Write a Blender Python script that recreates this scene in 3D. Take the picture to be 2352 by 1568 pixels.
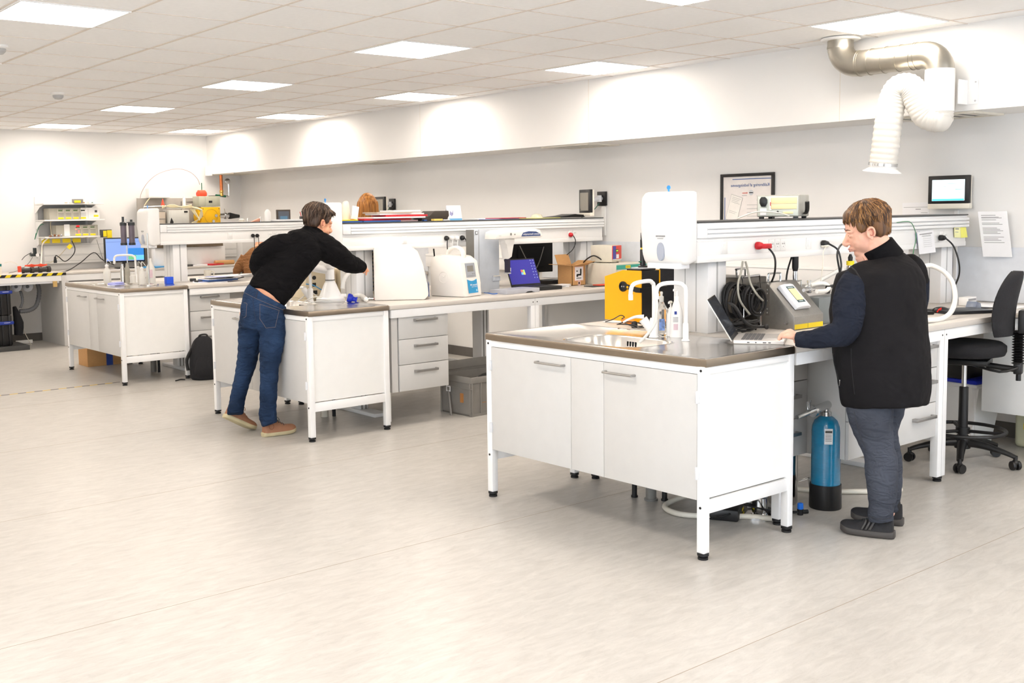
import bpy, bmesh, math, random
from mathutils import Vector, Matrix
random.seed(7)
C = bpy.context.scene.collection
R = math.radians
for o in list(bpy.data.objects): bpy.data.objects.remove(o)
# ---------------------------------------------------------------- camera
F_PX, YAW, PITCH, ROLL, CAM_H = 2475.92, 0.669701, 0.0912080, -0.0161105, 1.55
CX, CY = 1176 - 132.845, 784 - 69.911
FW = Vector((math.sin(YAW)*math.cos(PITCH), math.cos(YAW)*math.cos(PITCH), -math.sin(PITCH)))
RT0 = Vector((math.cos(YAW), -math.sin(YAW), 0)); UP0 = RT0.cross(FW)
RT = RT0*math.cos(ROLL) + UP0*math.sin(ROLL); UP = UP0*math.cos(ROLL) - RT0*math.sin(ROLL)
EYE = Vector((0, 0, CAM_H))
cam = bpy.data.cameras.new('camera'); co = bpy.data.objects.new('camera', cam); C.objects.link(co)
cam.sensor_width = 36; cam.lens = F_PX/2352*36; cam.shift_x = 132.845/2352; cam.shift_y = -69.911/2352
mw = Matrix((RT, UP, -FW)).transposed().to_4x4(); mw.translation = EYE; co.matrix_world = mw
cam.clip_start = .05; cam.clip_end = 100
bpy.context.scene.camera = co
# ---------------------------------------------------------------- world, colour, large lights
W = bpy.data.worlds.new('world'); bpy.context.scene.world = W; W.use_nodes = True
W.node_tree.nodes['Background'].inputs[0].default_value = (.80, .88, 1, 1)
W.node_tree.nodes['Background'].inputs[1].default_value = 1.6
vs = bpy.context.scene.view_settings
vs.view_transform = 'Standard'; vs.look = 'None'; vs.gamma = 1; vs.use_curve_mapping = False
vs.exposure = 0.47
def area(name, loc, rot, sx, sy, power, col):
    l = bpy.data.lights.new(name, 'AREA'); l.shape = 'RECTANGLE'; l.size = sx; l.size_y = sy; l.energy = power; l.color = col
    o = bpy.data.objects.new(name, l); o.location = loc; o.rotation_euler = rot; C.objects.link(o); return o
area('window_daylight', (3.2, -3.90, 1.55), (R(90), 0, R(180)), 6.6, 1.7, 660, (.70, .84, 1))       # inside the windows behind the camera
area('window_daylight', (-2.90, 1.2, 1.55), (R(90), 0, R(90)*-1), 5.0, 1.7, 110, (.88, .94, 1))
PANEL_L = 14.5
# ---------------------------------------------------------------- unprojection onto real planes
def _ray(px, py): return RT*((px-CX)/F_PX) - UP*((py-CY)/F_PX) + FW
def atZ(px, py, z): r = _ray(px, py); return EYE + r*((z-CAM_H)/r.z)
def atX(px, py, x): r = _ray(px, py); return EYE + r*(x/r.x)
def atY(px, py, y): r = _ray(px, py); return EYE + r*(y/r.y)
def atD(px, py, d): return EYE + _ray(px, py)*d
# ---------------------------------------------------------------- materials
def lin(c):
    return tuple(((v/255)/12.92 if v/255 <= .04045 else ((v/255+.055)/1.055)**2.4) for v in c)
_M = {}
def mat(name, col, rough=.5, metal=0, emit=0, noise=.04, nscale=14, bump=0, bscale=60, spec=.5, trans=0, alpha=1, stretch=None, coat=0):
    if name in _M: return _M[name]
    m = bpy.data.materials.new(name); m.use_nodes = True; n = m.node_tree.nodes; l = m.node_tree.links
    b = n['Principled BSDF']; c = lin(col)
    b.inputs['Roughness'].default_value = rough; b.inputs['Metallic'].default_value = metal
    b.inputs['Specular IOR Level'].default_value = spec; b.inputs['Coat Weight'].default_value = coat
    tc = n.new('ShaderNodeTexCoord'); mp = n.new('ShaderNodeMapping'); l.new(tc.outputs['Object'], mp.inputs[0])
    if stretch: mp.inputs['Scale'].default_value = stretch
    if noise:
        t = n.new('ShaderNodeTexNoise'); t.inputs['Scale'].default_value = nscale; t.inputs['Detail'].default_value = 3
        l.new(mp.outputs[0], t.inputs['Vector'])
        r = n.new('ShaderNodeValToRGB'); r.color_ramp.elements[0].position = .3; r.color_ramp.elements[1].position = .7
        r.color_ramp.elements[0].color = tuple(max(0, v*(1-noise)) for v in c)+(1,)
        r.color_ramp.elements[1].color = tuple(min(1, v*(1+noise)) for v in c)+(1,)
        l.new(t.outputs[0], r.inputs[0]); l.new(r.outputs[0], b.inputs['Base Color'])
    else: b.inputs['Base Color'].default_value = c+(1,)
    if bump:
        t2 = n.new('ShaderNodeTexNoise'); t2.inputs['Scale'].default_value = bscale; t2.inputs['Detail'].default_value = 4
        l.new(mp.outputs[0], t2.inputs['Vector']); bp = n.new('ShaderNodeBump'); bp.inputs['Strength'].default_value = bump; bp.inputs['Distance'].default_value = .01
        l.new(t2.outputs[0], bp.inputs['Height']); l.new(bp.outputs[0], b.inputs['Normal'])
    if emit: b.inputs['Emission Color'].default_value = c+(1,); b.inputs['Emission Strength'].default_value = emit
    if trans: b.inputs['Transmission Weight'].default_value = trans; b.inputs['IOR'].default_value = 1.35
    if alpha < 1: b.inputs['Alpha'].default_value = alpha
    _M[name] = m; return m
wall_m = mat('painted_wall', (236, 235, 233), .75, noise=.012, nscale=2, bump=.05, bscale=180)
ceil_m = mat('ceiling_tile', (246, 246, 246), .9, noise=.015, nscale=30, bump=.08, bscale=300)
grid_m = mat('ceiling_grid', (224, 214, 204), .6, noise=.02)
frame_m = mat('white_powdercoat', (243, 243, 243), .38, noise=.01)
panel_m = mat('white_panel', (240, 240, 238), .42, noise=.01)
grey_m = mat('grey_laminate', (206, 205, 203), .42, noise=.012, bump=.03, bscale=250)
top_m = mat('worktop_laminate', (206, 200, 193), .38, noise=.03, nscale=120)
edge_m = mat('worktop_edge', (205, 198, 190), .4, noise=.01)
steel_m = mat('brushed_steel', (214, 211, 207), .22, 1, noise=.05, nscale=8, stretch=(1, 14, 1))
edgest_m = mat('steel_edge', (160, 147, 132), .34, 1, noise=.04, nscale=8)
chrome_m = mat('chrome', (205, 205, 205), .15, 1, noise=.02)
handle_m = mat('satin_handle', (170, 168, 166), .35, .9, noise=.02)
galv_m = mat('galvanised', (176, 172, 162), .36, 1, noise=.07, nscale=9)
alu_m = mat('aluminium', (222, 224, 228), .4, .15, noise=.02)
wp_m = mat('white_plastic', (243, 242, 240), .3, noise=.008, coat=.2)
cream_m = mat('cream_plastic', (232, 226, 212), .4, noise=.02)
bk_m = mat('black_plastic', (22, 22, 24), .4, noise=.1)
bkf_m = mat('black_fabric', (28, 28, 32), .9, noise=.12, nscale=80, bump=.25, bscale=300)
rub_m = mat('black_rubber', (16, 16, 18), .55, noise=.1)
dg_m = mat('dark_grey', (66, 66, 66), .5, noise=.05)
mg_m = mat('mid_grey', (128, 126, 122), .5, noise=.04)
lg_m = mat('light_grey', (182, 182, 182), .45, noise=.03)
crate_m = mat('grey_crate_plastic', (133, 129, 124), .5, noise=.05)
blue_m = mat('blue_plastic', (24, 48, 196), .4, noise=.05)
lblue_m = mat('light_blue', (66, 150, 206), .4, noise=.04)
cyl_m = mat('blue_composite', (20, 130, 176), .22, noise=.07, nscale=22, coat=.7, bump=.25, bscale=28, stretch=(1, 1, 9))
red_m = mat('red_plastic', (196, 22, 36), .4, noise=.05)
or_m = mat('orange_red', (232, 74, 44), .45, noise=.05)
org_m = mat('orange_paint', (250, 178, 0), .4, noise=.01)
yel_m = mat('yellow_label', (244, 218, 26), .5, noise=.02)
gold_m = mat('yellow_housing', (236, 182, 0), .4, noise=.02)
card_m = mat('cardboard', (196, 150, 98), .8, noise=.05, nscale=30, stretch=(1, 1, 8))
cop_m = mat('copper', (208, 120, 74), .25, 1, noise=.05)
green_m = mat('green', (20, 100, 70), .4, noise=.04)
teal_m = mat('teal', (56, 168, 150), .4, noise=.02)
paper_m = mat('paper', (238, 238, 240), .7, noise=.015)
pblue_m = mat('blue_paper', (176, 180, 226), .7, noise=.02)
ink_m = mat('ink_grey', (150, 150, 152), .7, noise=.02)
inkb_m = mat('ink_blue', (52, 92, 158), .6, noise=.02)
base_m = mat('baseboard_grey', (98, 94, 90), .6, noise=.04)
clear_m = mat('clear_plastic', (236, 238, 238), .08, noise=0, trans=.9, spec=.5)
milk_m = mat('translucent_plastic', (242, 240, 234), .3, noise=.01, trans=.2)
towel_m = mat('blue_cloth', (168, 172, 226), .85, noise=.05, bump=.3, bscale=90)
hose_m = mat('cream_hose', (226, 220, 206), .45, noise=.02)
whose_m = mat('white_hose', (240, 238, 232), .4, noise=.01)
duct_m = mat('white_flexible_duct', (226, 222, 214), .55, noise=.01)
dark_m = mat('matt_black', (10, 10, 12), .8, noise=.1)
lcd_m = mat('grey_lcd', (150, 146, 138), .25, noise=.02)
def screen(name, col, s): return mat(name, col, .3, emit=s, noise=0)
# ---------------------------------------------------------------- mesh builder
class MB:
    def __init__(s): s.bm = bmesh.new()
    def _mi(s, fs, mi):
        for f in fs: f.material_index = mi
    def box(s, x0, x1, y0, y1, z0, z1, mi=0, bev=0, seg=2):
        r = bmesh.ops.create_cube(s.bm, size=1); v = r['verts']
        for p in v: p.co = Vector(((x0+x1)/2 + p.co.x*(x1-x0), (y0+y1)/2 + p.co.y*(y1-y0), (z0+z1)/2 + p.co.z*(z1-z0)))
        fs = {f for p in v for f in p.link_faces}; s._mi(fs, mi)
        if bev:
            es = list({e for p in v for e in p.link_edges})
            r = bmesh.ops.bevel(s.bm, geom=es, offset=bev, segments=seg, affect='EDGES', profile=.5)
            s._mi(r['faces'], mi)
        return s
    def ring_loft(s, rings, mi=0, cap=True, closed=False):
        n = len(rings[0]); vs = [[s.bm.verts.new(p) for p in r] for r in rings]
        m = len(vs)
        for i in range(m if closed else m-1):
            a, b = vs[i], vs[(i+1) % m]
            for j in range(n):
                k = (j+1) % n
                try: s.bm.faces.new((a[j], a[k], b[k], b[j])).material_index = mi
                except ValueError: pass
        if cap and not closed:
            for r in (vs[0][::-1], vs[-1]):
                try: s.bm.faces.new(r).material_index = mi
                except ValueError: pass
        return s
    def cyl(s, p0, p1, r0, r1=None, seg=16, mi=0, cap=True):
        return s.tube([p0, p1], [r0, r0 if r1 is None else r1], seg, mi, cap=cap)
    def tube(s, pts, r, seg=8, mi=0, smooth=0, cap=True, closed=False, side=None):
        P = [Vector(p) for p in pts]
        rr = list(r) if isinstance(r, (list, tuple)) else [r]*len(P)
        if smooth: P, rr = catmull(P, rr, smooth, closed)
        n = len(P); rings = []; prev = Vector(side) if side else None
        for i in range(n):
            if closed: t = P[(i+1) % n]-P[i-1]
            else: t = P[min(i+1, n-1)]-P[max(i-1, 0)]
            t.normalize()
            if prev is None:
                prev = Vector((0, 0, 1)) if abs(t.z) < .9 else Vector((1, 0, 0))
            a = prev - t*prev.dot(t)
            if a.length < 1e-6: a = t.orthogonal()
            a.normalize(); b = t.cross(a)
            if not side: prev = a
            ri = rr[i]; ra, rb = (ri if isinstance(ri, (tuple, list)) else (ri, ri))
            rings.append([P[i] + a*math.cos(2*math.pi*j/seg)*ra + b*math.sin(2*math.pi*j/seg)*rb for j in range(seg)])
        return s.ring_loft(rings, mi, cap, closed)
    def lathe(s, prof, c=(0, 0, 0), seg=24, mi=0, axis=(0, 0, 1), cap=True):
        c = Vector(c); ax = Vector(axis).normalized(); a = ax.orthogonal().normalized(); b = ax.cross(a)
        rings = [[c + ax*h + (a*math.cos(2*math.pi*j/seg) + b*math.sin(2*math.pi*j/seg))*max(r, 1e-4) for j in range(seg)] for r, h in prof]
        return s.ring_loft(rings, mi, cap)
    def prism(s, poly, axis, a0, a1, mi=0, bev=0):
        def P(u, v, w): return {'x': (w, u, v), 'y': (u, w, v), 'z': (u, v, w)}[axis]
        lo = [s.bm.verts.new(P(u, v, a0)) for u, v in poly]; hi = [s.bm.verts.new(P(u, v, a1)) for u, v in poly]
        fs = [s.bm.faces.new(lo), s.bm.faces.new(hi[::-1])]; n = len(poly)
        for i in range(n): fs.append(s.bm.faces.new((lo[i], hi[i], hi[(i+1) % n], lo[(i+1) % n])))
        s._mi(fs, mi)
        if bev:
            es = list({e for v in lo+hi for e in v.link_edges}); r = bmesh.ops.bevel(s.bm, geom=es, offset=bev, segments=2, affect='EDGES', profile=.5); s._mi(r['faces'], mi)
        return s
    def quad(s, pts, mi=0):
        s.bm.faces.new([s.bm.verts.new(p) for p in pts]).material_index = mi; return s
    def ell(s, c, r, mi=0, seg=20, rings=12):
        v = bmesh.ops.create_uvsphere(s.bm, u_segments=seg, v_segments=rings, radius=1)['verts']
        for p in v: p.co = Vector((c[0]+p.co.x*r[0], c[1]+p.co.y*r[1], c[2]+p.co.z*r[2]))
        s._mi({f for p in v for f in p.link_faces}, mi); return s
    def xf(s, m): bmesh.ops.transform(s.bm, matrix=m, verts=s.bm.verts); return s
def catmull(P, rr, k, closed=False):
    Q, S = [], []; n = len(P)
    def g(i): return P[i % n] if closed else P[max(0, min(n-1, i))]
    def h(i):
        v = rr[i % n] if closed else rr[max(0, min(n-1, i))]
        return Vector(v) if isinstance(v, (tuple, list)) else Vector((v, v))
    for i in range(n if closed else n-1):
        for j in range(k):
            t = j/k
            def cr(a, b, c, d): return .5*((2*b)+(c-a)*t+(2*a-5*b+4*c-d)*t*t+(3*b-a-3*c+d)*t**3)
            Q.append(cr(g(i-1), g(i), g(i+1), g(i+2))); q = h(i)*(1-t)+h(i+1)*t; S.append((q.x, q.y))
    if not closed: Q.append(P[-1]); v = h(n-1); S.append((v.x, v.y))
    return Q, S
def obj(name, mb, mats, parent=None, loc=None, rotz=0, sharp=38, label=None, nrm=True):
    me = bpy.data.meshes.new(name)
    if nrm: bmesh.ops.recalc_face_normals(mb.bm, faces=mb.bm.faces)
    mb.bm.to_mesh(me); mb.bm.free()
    for m in (mats if isinstance(mats, (list, tuple)) else [mats]): me.materials.append(m)
    me.polygons.foreach_set('use_smooth', [True]*len(me.polygons)); me.set_sharp_from_angle(angle=R(sharp))
    o = bpy.data.objects.new(name, me); C.objects.link(o)
    if parent: o.parent = parent
    if loc is not None: o.location = loc
    o.rotation_euler.z = rotz
    if label: o['label'] = label
    return o
def tag(o, label, cat, group=None, kind=None):
    o['label'] = label; o['category'] = cat
    if group: o['group'] = group
    if kind: o['kind'] = kind
    return o
def thing(name, label, cat, loc=(0, 0, 0), rotz=0, group=None):
    o = bpy.data.objects.new(name, None); o.empty_display_size = .05; C.objects.link(o); o.location = loc; o.rotation_euler.z = rotz
    return tag(o, label, cat, group)
def struct(name, mb, m): o = obj(name, mb, m); o['kind'] = 'structure'; return o
def dup(root, loc, rotz=None, label=None):
    r = root.copy(); C.objects.link(r); r.location = loc
    if rotz is not None: r.rotation_euler.z = rotz
    if label: r['label'] = label
    for ch in list(root.children):
        c = ch.copy(); C.objects.link(c); c.parent = r
        for g in list(ch.children): d = g.copy(); C.objects.link(d); d.parent = c
    return r
def writing(text, size, m, name='lettering', mirror=True, parent=None, mtx=None, align='CENTER'):
    cu = bpy.data.curves.new(name, 'FONT'); cu.body = text; cu.size = size; cu.align_x = align; cu.align_y = 'CENTER'; cu.extrude = .0004; cu.resolution_u = 2
    t = bpy.data.objects.new('tmp_text', cu); C.objects.link(t); bpy.context.view_layer.update()
    me = bpy.data.meshes.new_from_object(t.evaluated_get(bpy.context.evaluated_depsgraph_get()))
    bpy.data.objects.remove(t); me.name = name
    X = (mtx or Matrix()) @ (Matrix.Scale(-1, 4, (1, 0, 0)) if mirror else Matrix())
    me.transform(X); me.materials.clear(); me.materials.append(m)
    if mirror: me.flip_normals()
    o = bpy.data.objects.new(name, me); C.objects.link(o); o.parent = parent; return o
def facing(o, u, v):
    """matrix taking local x->u, y->v, z->u x v at origin o"""
    u, v = Vector(u).normalized(), Vector(v).normalized(); w = u.cross(v)
    m = Matrix((u, v, w)).transposed().to_4x4(); m.translation = Vector(o); return m
def cable(name, pts, r, m, label, cat='cable', smooth=6, group=None):
    b = MB(); b.tube(pts, r, 8, smooth=smooth); c = Vector(pts[0]); b.xf(Matrix.Translation(-c))
    return tag(obj(name, b, m, loc=c, sharp=80), label, cat, group)
# ================================================================ THE ROOM
XW, YF, XB, ZB, ZC = 7.285, 14.1, 6.78, 2.133, 2.67          # long wall, far wall, bulkhead face, bulkhead underside, ceiling
def floor_material():
    m = bpy.data.materials.new('vinyl_floor'); m.use_nodes = True; n = m.node_tree.nodes; l = m.node_tree.links
    b = n['Principled BSDF']; b.inputs['Roughness'].default_value = .33; b.inputs['Specular IOR Level'].default_value = .45
    tc = n.new('ShaderNodeTexCoord'); mp = n.new('ShaderNodeMapping'); mp.inputs['Scale'].default_value = (2.6, 9.5, 1); l.new(tc.outputs['Object'], mp.inputs[0])
    a = n.new('ShaderNodeTexNoise'); a.inputs['Scale'].default_value = 2.6; a.inputs['Detail'].default_value = 9; a.inputs['Roughness'].default_value = .72; a.inputs['Distortion'].default_value = .6
    l.new(mp.outputs[0], a.inputs['Vector'])
    r = n.new('ShaderNodeValToRGB'); e = r.color_ramp.elements
    e[0].position = .30; e[0].color = lin((176, 172, 166))+(1,); e[1].position = .68; e[1].color = lin((199, 195, 189))+(1,)
    l.new(a.outputs[0], r.inputs[0])
    mp2 = n.new('ShaderNodeMapping'); mp2.inputs['Scale'].default_value = (3, 9, 1); l.new(tc.outputs['Object'], mp2.inputs[0])
    a2 = n.new('ShaderNodeTexNoise'); a2.inputs['Scale'].default_value = 6; a2.inputs['Detail'].default_value = 6; a2.inputs['Roughness'].default_value = .8; l.new(mp2.outputs[0], a2.inputs['Vector'])
    r2 = n.new('ShaderNodeValToRGB'); e = r2.color_ramp.elements; e[0].position = .33; e[0].color = (.70, .72, .73, 1); e[1].position = .43; e[1].color = (1, 1, 1, 1); l.new(a2.outputs[0], r2.inputs[0])
    mx = n.new('ShaderNodeMix'); mx.data_type = 'RGBA'; mx.blend_type = 'MULTIPLY'; mx.inputs[0].default_value = .42
    l.new(r.outputs[0], mx.inputs[6]); l.new(r2.outputs[0], mx.inputs[7]); l.new(mx.outputs[2], b.inputs['Base Color'])
    return m
fl_m = floor_material()
b = MB(); b.box(-3, XW+.1, -4, YF+.1, -.05, 0, 0)
for y in (-1.2, .55, 2.275, 4.0, 5.72, 7.45, 9.2): b.box(-3, XW, y-.0015, y+.0015, -.01, .0004, 1)
struct('floor', b, [fl_m, mat('floor_seam', (158, 144, 128), .6)])
b = MB(); b.box(-3, XB+.02, -4, YF, ZC, ZC+.05, 0)
x = 2.369-.6*8
while x < XB: b.box(x-.009, x+.009, -4, YF, ZC-.004, ZC+.001, 1); x += .6
y = 6.3665-.6*17
while y < YF: b.box(-3, XB, y-.0045, y+.0045, ZC-.0035, ZC+.001, 1); y += .6
struct('ceiling', b, [ceil_m, grid_m])
def wallbox(name, *a): b = MB(); b.box(*a); return struct(name, b, wall_m)
wallbox('wall_right', XW, XW+.1, -4, YF+.1, 0, ZC)
wallbox('wall_far', -3, XW, YF, YF+.1, 0, ZC)
wallbox('wall_bulkhead', XB, XW, -4, YF, ZB, ZC+.05)
b = MB(); b.box(-3.1, -3, -4, -1.4, 0, ZC); b.box(-3.1, -3, 3.8, YF+.1, 0, ZC); b.box(-3.1, -3, -1.4, 3.8, 0, .65); b.box(-3.1, -3, -1.4, 3.8, 2.45, ZC)
struct('wall_left', b, wall_m)
b = MB(); b.box(-3, -.2, -4.1, -4, 0, ZC); b.box(6.6, XW, -4.1, -4, 0, ZC); b.box(-.2, 6.6, -4.1, -4, 0, .65); b.box(-.2, 6.6, -4.1, -4, 2.45, ZC)
struct('wall_back', b, wall_m)
for nm, ax, (a0, a1) in (('window_1', 'y', (-.2, 6.6)), ('window_2', 'x', (-1.4, 3.8))):
    b = MB()
    def wb(u0, u1, z0, z1, mi=0, t=.03):
        if ax == 'y': b.box(u0, u1, -4.05-t, -4.05+t, z0, z1, mi)
        else: b.box(-3.05-t, -3.05+t, u0, u1, z0, z1, mi)
    wb(a0, a1, .65, .71); wb(a0, a1, 2.39, 2.45); k = 4
    for i in range(k+1): u = a0+(a1-a0-.06)*i/k; wb(u, u+.06, .65, 2.45)
    wb(a0, a1, .7, 2.4, 1, .004)
    struct(nm, b, [frame_m, mat('window_glass', (250, 252, 252), .02, noise=0, trans=1)])
b = MB(); b.box(XW-.012, XW, -4, YF, 0, .1); struct('baseboard_right', b, base_m)
b = MB(); b.box(-3, XW, YF-.012, YF, 0, .1); struct('baseboard_far', b, base_m)
# thin joints of the bulkhead cladding, and its air grilles
b = MB()
for y in (atX(1352, 250, XB).y, atX(965, 290, XB).y, atX(1929, 220, XB).y): b.box(XB-.0012, XB+.001, y-.002, y+.002, ZB, ZC)
struct('trim_1', b, mat('cladding_joint', (226, 218, 206), .6))
for (px, py), w in zip(((885, 373), (1347, 335), (2190, 268), (552, 399)), ('bulkhead slot above the seated person with long hair', 'bulkhead slot above the black tray on the shelf', 'bulkhead slot behind the white flexible duct', 'bulkhead slot nearest the copper pipe')):
    p = atZ(px, py, ZB); t = thing('air_grille', 'square air diffuser, '+w, 'air vent', (7.03, p.y, ZB), group='air diffusers under the bulkhead')
    b = MB(); b.box(-.2, .2, -.3, -.27, -.012, 0); b.box(-.2, .2, .27, .3, -.012, 0); b.box(-.2, -.17, -.27, .27, -.012, 0); b.box(.17, .2, -.27, .27, -.012, 0); obj('frame', b, cream_m, t)
    b = MB()
    for i in range(5): b.box(-.17, .17, -.22+.1*i, -.20+.1*i, -.010, -.002)
    b.box(-.17, .17, -.27, .27, -.003, -.001, 1); obj('louvre', b, [cream_m, dg_m], t)
# ceiling panels --------------------------------------------------------
glow_m = mat('panel_glow', (255, 243, 230), .5, emit=PANEL_L, noise=0)
colw = {5.969: 'row beside the bulkhead', 4.169: 'middle row', 1.769: 'left row', -.631: 'row along the window side'}
roww = ['at the far wall', 'second from the far wall', 'third from the far wall', 'fourth from the far wall', 'fifth from the far wall', 'sixth from the far wall', 'last before the back windows']
first = None
for x0, cw in colw.items():
    for k in range(7):
        y0 = 12.9665-2.4*k; loc = (x0+.3, y0+.3, ZC-.006)
        lb = f'square ceiling light panel, {cw}, {roww[k]}'
        if first is None:
            t = first = thing('ceiling_light_panel', lb, 'ceiling light', loc, group='ceiling light panels')
            b = MB(); b.box(-.295, .295, -.295, -.283, -.004, .006); b.box(-.295, .295, .283, .295, -.004, .006); b.box(-.295, -.283, -.283, .283, -.004, .006); b.box(.283, .295, -.283, .283, -.004, .006); obj('frame', b, frame_m, t)
            b = MB(); b.box(-.283, .283, -.283, .283, -.002, .004); obj('diffuser', b, glow_m, t)
        else: dup(first, loc, label=lb)
def detector(px, py, label, s):
    p = atZ(px, py, ZC); t = thing('smoke_detector', label, 'smoke detector', (p.x, p.y, ZC))
    b = MB(); b.lathe([(.062*s, 0), (.062*s, -.014), (.05*s, -.022)], seg=28); obj('base', b, wp_m, t)
    b = MB(); b.lathe([(.047*s, -.022), (.045*s, -.04), (.03*s, -.056), (.005, -.06)], seg=24); obj('sensor_dome', b, lg_m, t)
detector(133, 213, 'white round ceiling detector with grey dome, left of the middle light row', 1)
detector(-6, 104, 'white round ceiling detector cut by the left edge', 1.1)
p = Vector((XB, 13.98, 2.17)); b = MB(); b.box(-.07, -.001, -.05, .05, -.06, .07, bev=.008); tag(obj('junction_box', b, wp_m, loc=p), 'small white box at the far corner of the bulkhead', 'box')
# ================================================================ ISLAND UNITS
def legm(b, x, y, z1, z0=.03, s=.02): b.box(x-s, x+s, y-s, y+s, z0, z1, 0, .003); b.lathe([(.026, z0), (.026, z0-.012), (.012, z0-.014), (.012, .012), (.023, .010), (.023, 0)], (x, y, 0), 14, 1); return b
def bow_handle(b, p0, p1, out, r=.006):
    p0, p1, out = Vector(p0), Vector(p1), Vector(out); d = (p1-p0)
    b.tube([p0, p0+out*.8+d*.015, p0+out+d*.08, p1+out-d*.08, p1+out*.8-d*.015, p1], r, 8, smooth=3); return b
def gooseneck(pts, r, collar, z0):
    b = MB(); b.tube(pts, r, 12, smooth=5); x, y = pts[0][0], pts[0][1]
    b.lathe([(collar, z0), (collar, z0+.006), (collar*.72, z0+.01), (collar*.72, z0+.085), (r, z0+.09)], (x, y, 0), 18)
    e = Vector(pts[-1]); b.cyl(e+Vector((0, 0, .028)), e, r*1.16, r*1.1, 14); return b
def sink_cabinet(yc, label, sinkcat='sink cabinet'):
    t = thing('sink_cabinet', label, sinkcat, (3.72, yc, 0), group='white framed sink cabinets at the aisle ends of the benches')
    Y0, Y1 = -.745, .742; X1 = .676
    # pressed steel top with the bowl opening
    cx, cy, ax, ay = .255, .01, .185, .27
    n = 64; angs = sorted({2*math.pi*i/n for i in range(n)} | {math.atan2(sy-cy, sx-cx) % (2*math.pi) for sx in (.014, X1-.004) for sy in (Y0+.014, Y1-.014)})
    def se(a, s=1, e=4.2): c, d = math.cos(a), math.sin(a); k = (abs(c)**e+abs(d)**e)**(-1/e)
    def sup(a, s=1.0):
        c, d = math.cos(a), math.sin(a); e = 4.0; k = (abs(c/(ax*s))**e+abs(d/(ay*s))**e)**(-1/e); return cx+c*k, cy+d*k
    def rect(a, x0, x1, y0, y1):
        c, d = math.cos(a), math.sin(a); k = min([v for v in [((x1 if c > 0 else x0)-cx)/c if abs(c) > 1e-9 else 9, ((y1 if d > 0 else y0)-cy)/d if abs(d) > 1e-9 else 9]]); return cx+c*k, cy+d*k
    b = MB(); ins = .014
    L = [[(*rect(a, .018, X1-.022, Y0+.018, Y1-.018), .860) for a in angs],
         [(*rect(a, .002, X1, Y0, Y1), .862) for a in angs], [(*rect(a, .0, X1, Y0-.001, Y1+.001), .886) for a in angs], [(*rect(a, .004, X1-.002, Y0+.003, Y1-.003), .897) for a in angs],
         [(*rect(a, ins, X1-.005, Y0+ins, Y1-ins), .900) for a in angs], [(*rect(a, ins+.008, X1-.012, Y0+ins+.008, Y1-ins-.008), .896) for a in angs],
         [(*sup(a, 1.02), .896) for a in angs]]
    b.ring_loft(L, 0, cap=False)
    for f in b.bm.faces:
        if f.calc_center_median().z < .893: f.material_index = 1
    obj('worktop', b, [steel_m, edgest_m], t, sharp=50)
    b = MB(); b.ring_loft([[(*sup(a, 1.03), .8965) for a in angs], [(*sup(a, 1.0), .897) for a in angs], [(*sup(a, .975), .89) for a in angs], [(*sup(a, .94), .80) for a in angs], [(*sup(a, .86), .752) for a in angs], [(*sup(a, .5), .748) for a in angs], [(*sup(a, .14), .745) for a in angs]], 0, cap=False)
    b.lathe([(.04, .746), (.035, .743), (.001, .742)], (cx, cy, 0), 20, 1, cap=False)
    for k in range(4): b.box(cx+.175, cx+.178, cy+.03+k*.018, cy+.038+k*.018, .845, .87, 2)
    obj('sink_basin', b, [steel_m, chrome_m, dark_m], t, sharp=50)
    for lx in (.027, .652):
        for ly in (-.718, .715):
            b = legm(MB(), lx, ly, .864)
            for z in (.845, .235): b.cyl((lx-.0225, ly, z), (lx-.019, ly, z), .006, seg=10, mi=1)
            obj('leg', b, [frame_m, rub_m], t)
    b = MB()
    for x0 in (.012, .637): b.box(x0, x0+.03, -.698, .695, .828, .862, 0, .002)
    for y0 in (-.733, .70): b.box(.047, .632, y0, y0+.03, .828, .862, 0, .002)
    obj('top_rail', b, frame_m, t)
    for y0 in (-.733, .70): b = MB(); b.box(.047, .632, y0, y0+.03, .205, .265, 0, .002); obj('lower_rail', b, frame_m, t)
    b = MB(); b.box(.03, .65, -.69, .69, .268, .28); b.box(.655, .668, -.69, .69, .27, .83); obj('carcass', b, grey_m, t)
    for y0 in (-.722, .71): b = MB(); b.box(.047, .632, y0, y0+.012, .272, .827); obj('end_panel', b, panel_m, t)
    def door(y0, y1, hy0, hy1, hinge):
        b = MB(); b.box(.008, .026, y0, y1, .266, .826, 0, .0015); d = obj('door', b, grey_m, t)
        if hy0: obj('handle', bow_handle(MB(), (.008, hy0, .783), (.008, hy1, .783), (-.028, 0, 0)), handle_m, d)
        if hinge:
            for z in (.70, .36): b = MB(); b.box(.0, .010, hinge-.010, hinge+.010, z, z+.055, 0, .002); b.cyl((.0, hinge, z), (.0, hinge, z+.055), .005, seg=8); obj('hinge', b, alu_m, d)
    door(-.696, -.137, -.153, -.335, -.701); door(.088, .694, .13, .32, .699)
    b = MB(); b.box(.008, .026, -.135, .086, .266, .826, 0, .0015); obj('filler_panel', b, grey_m, t)
    return t
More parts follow.
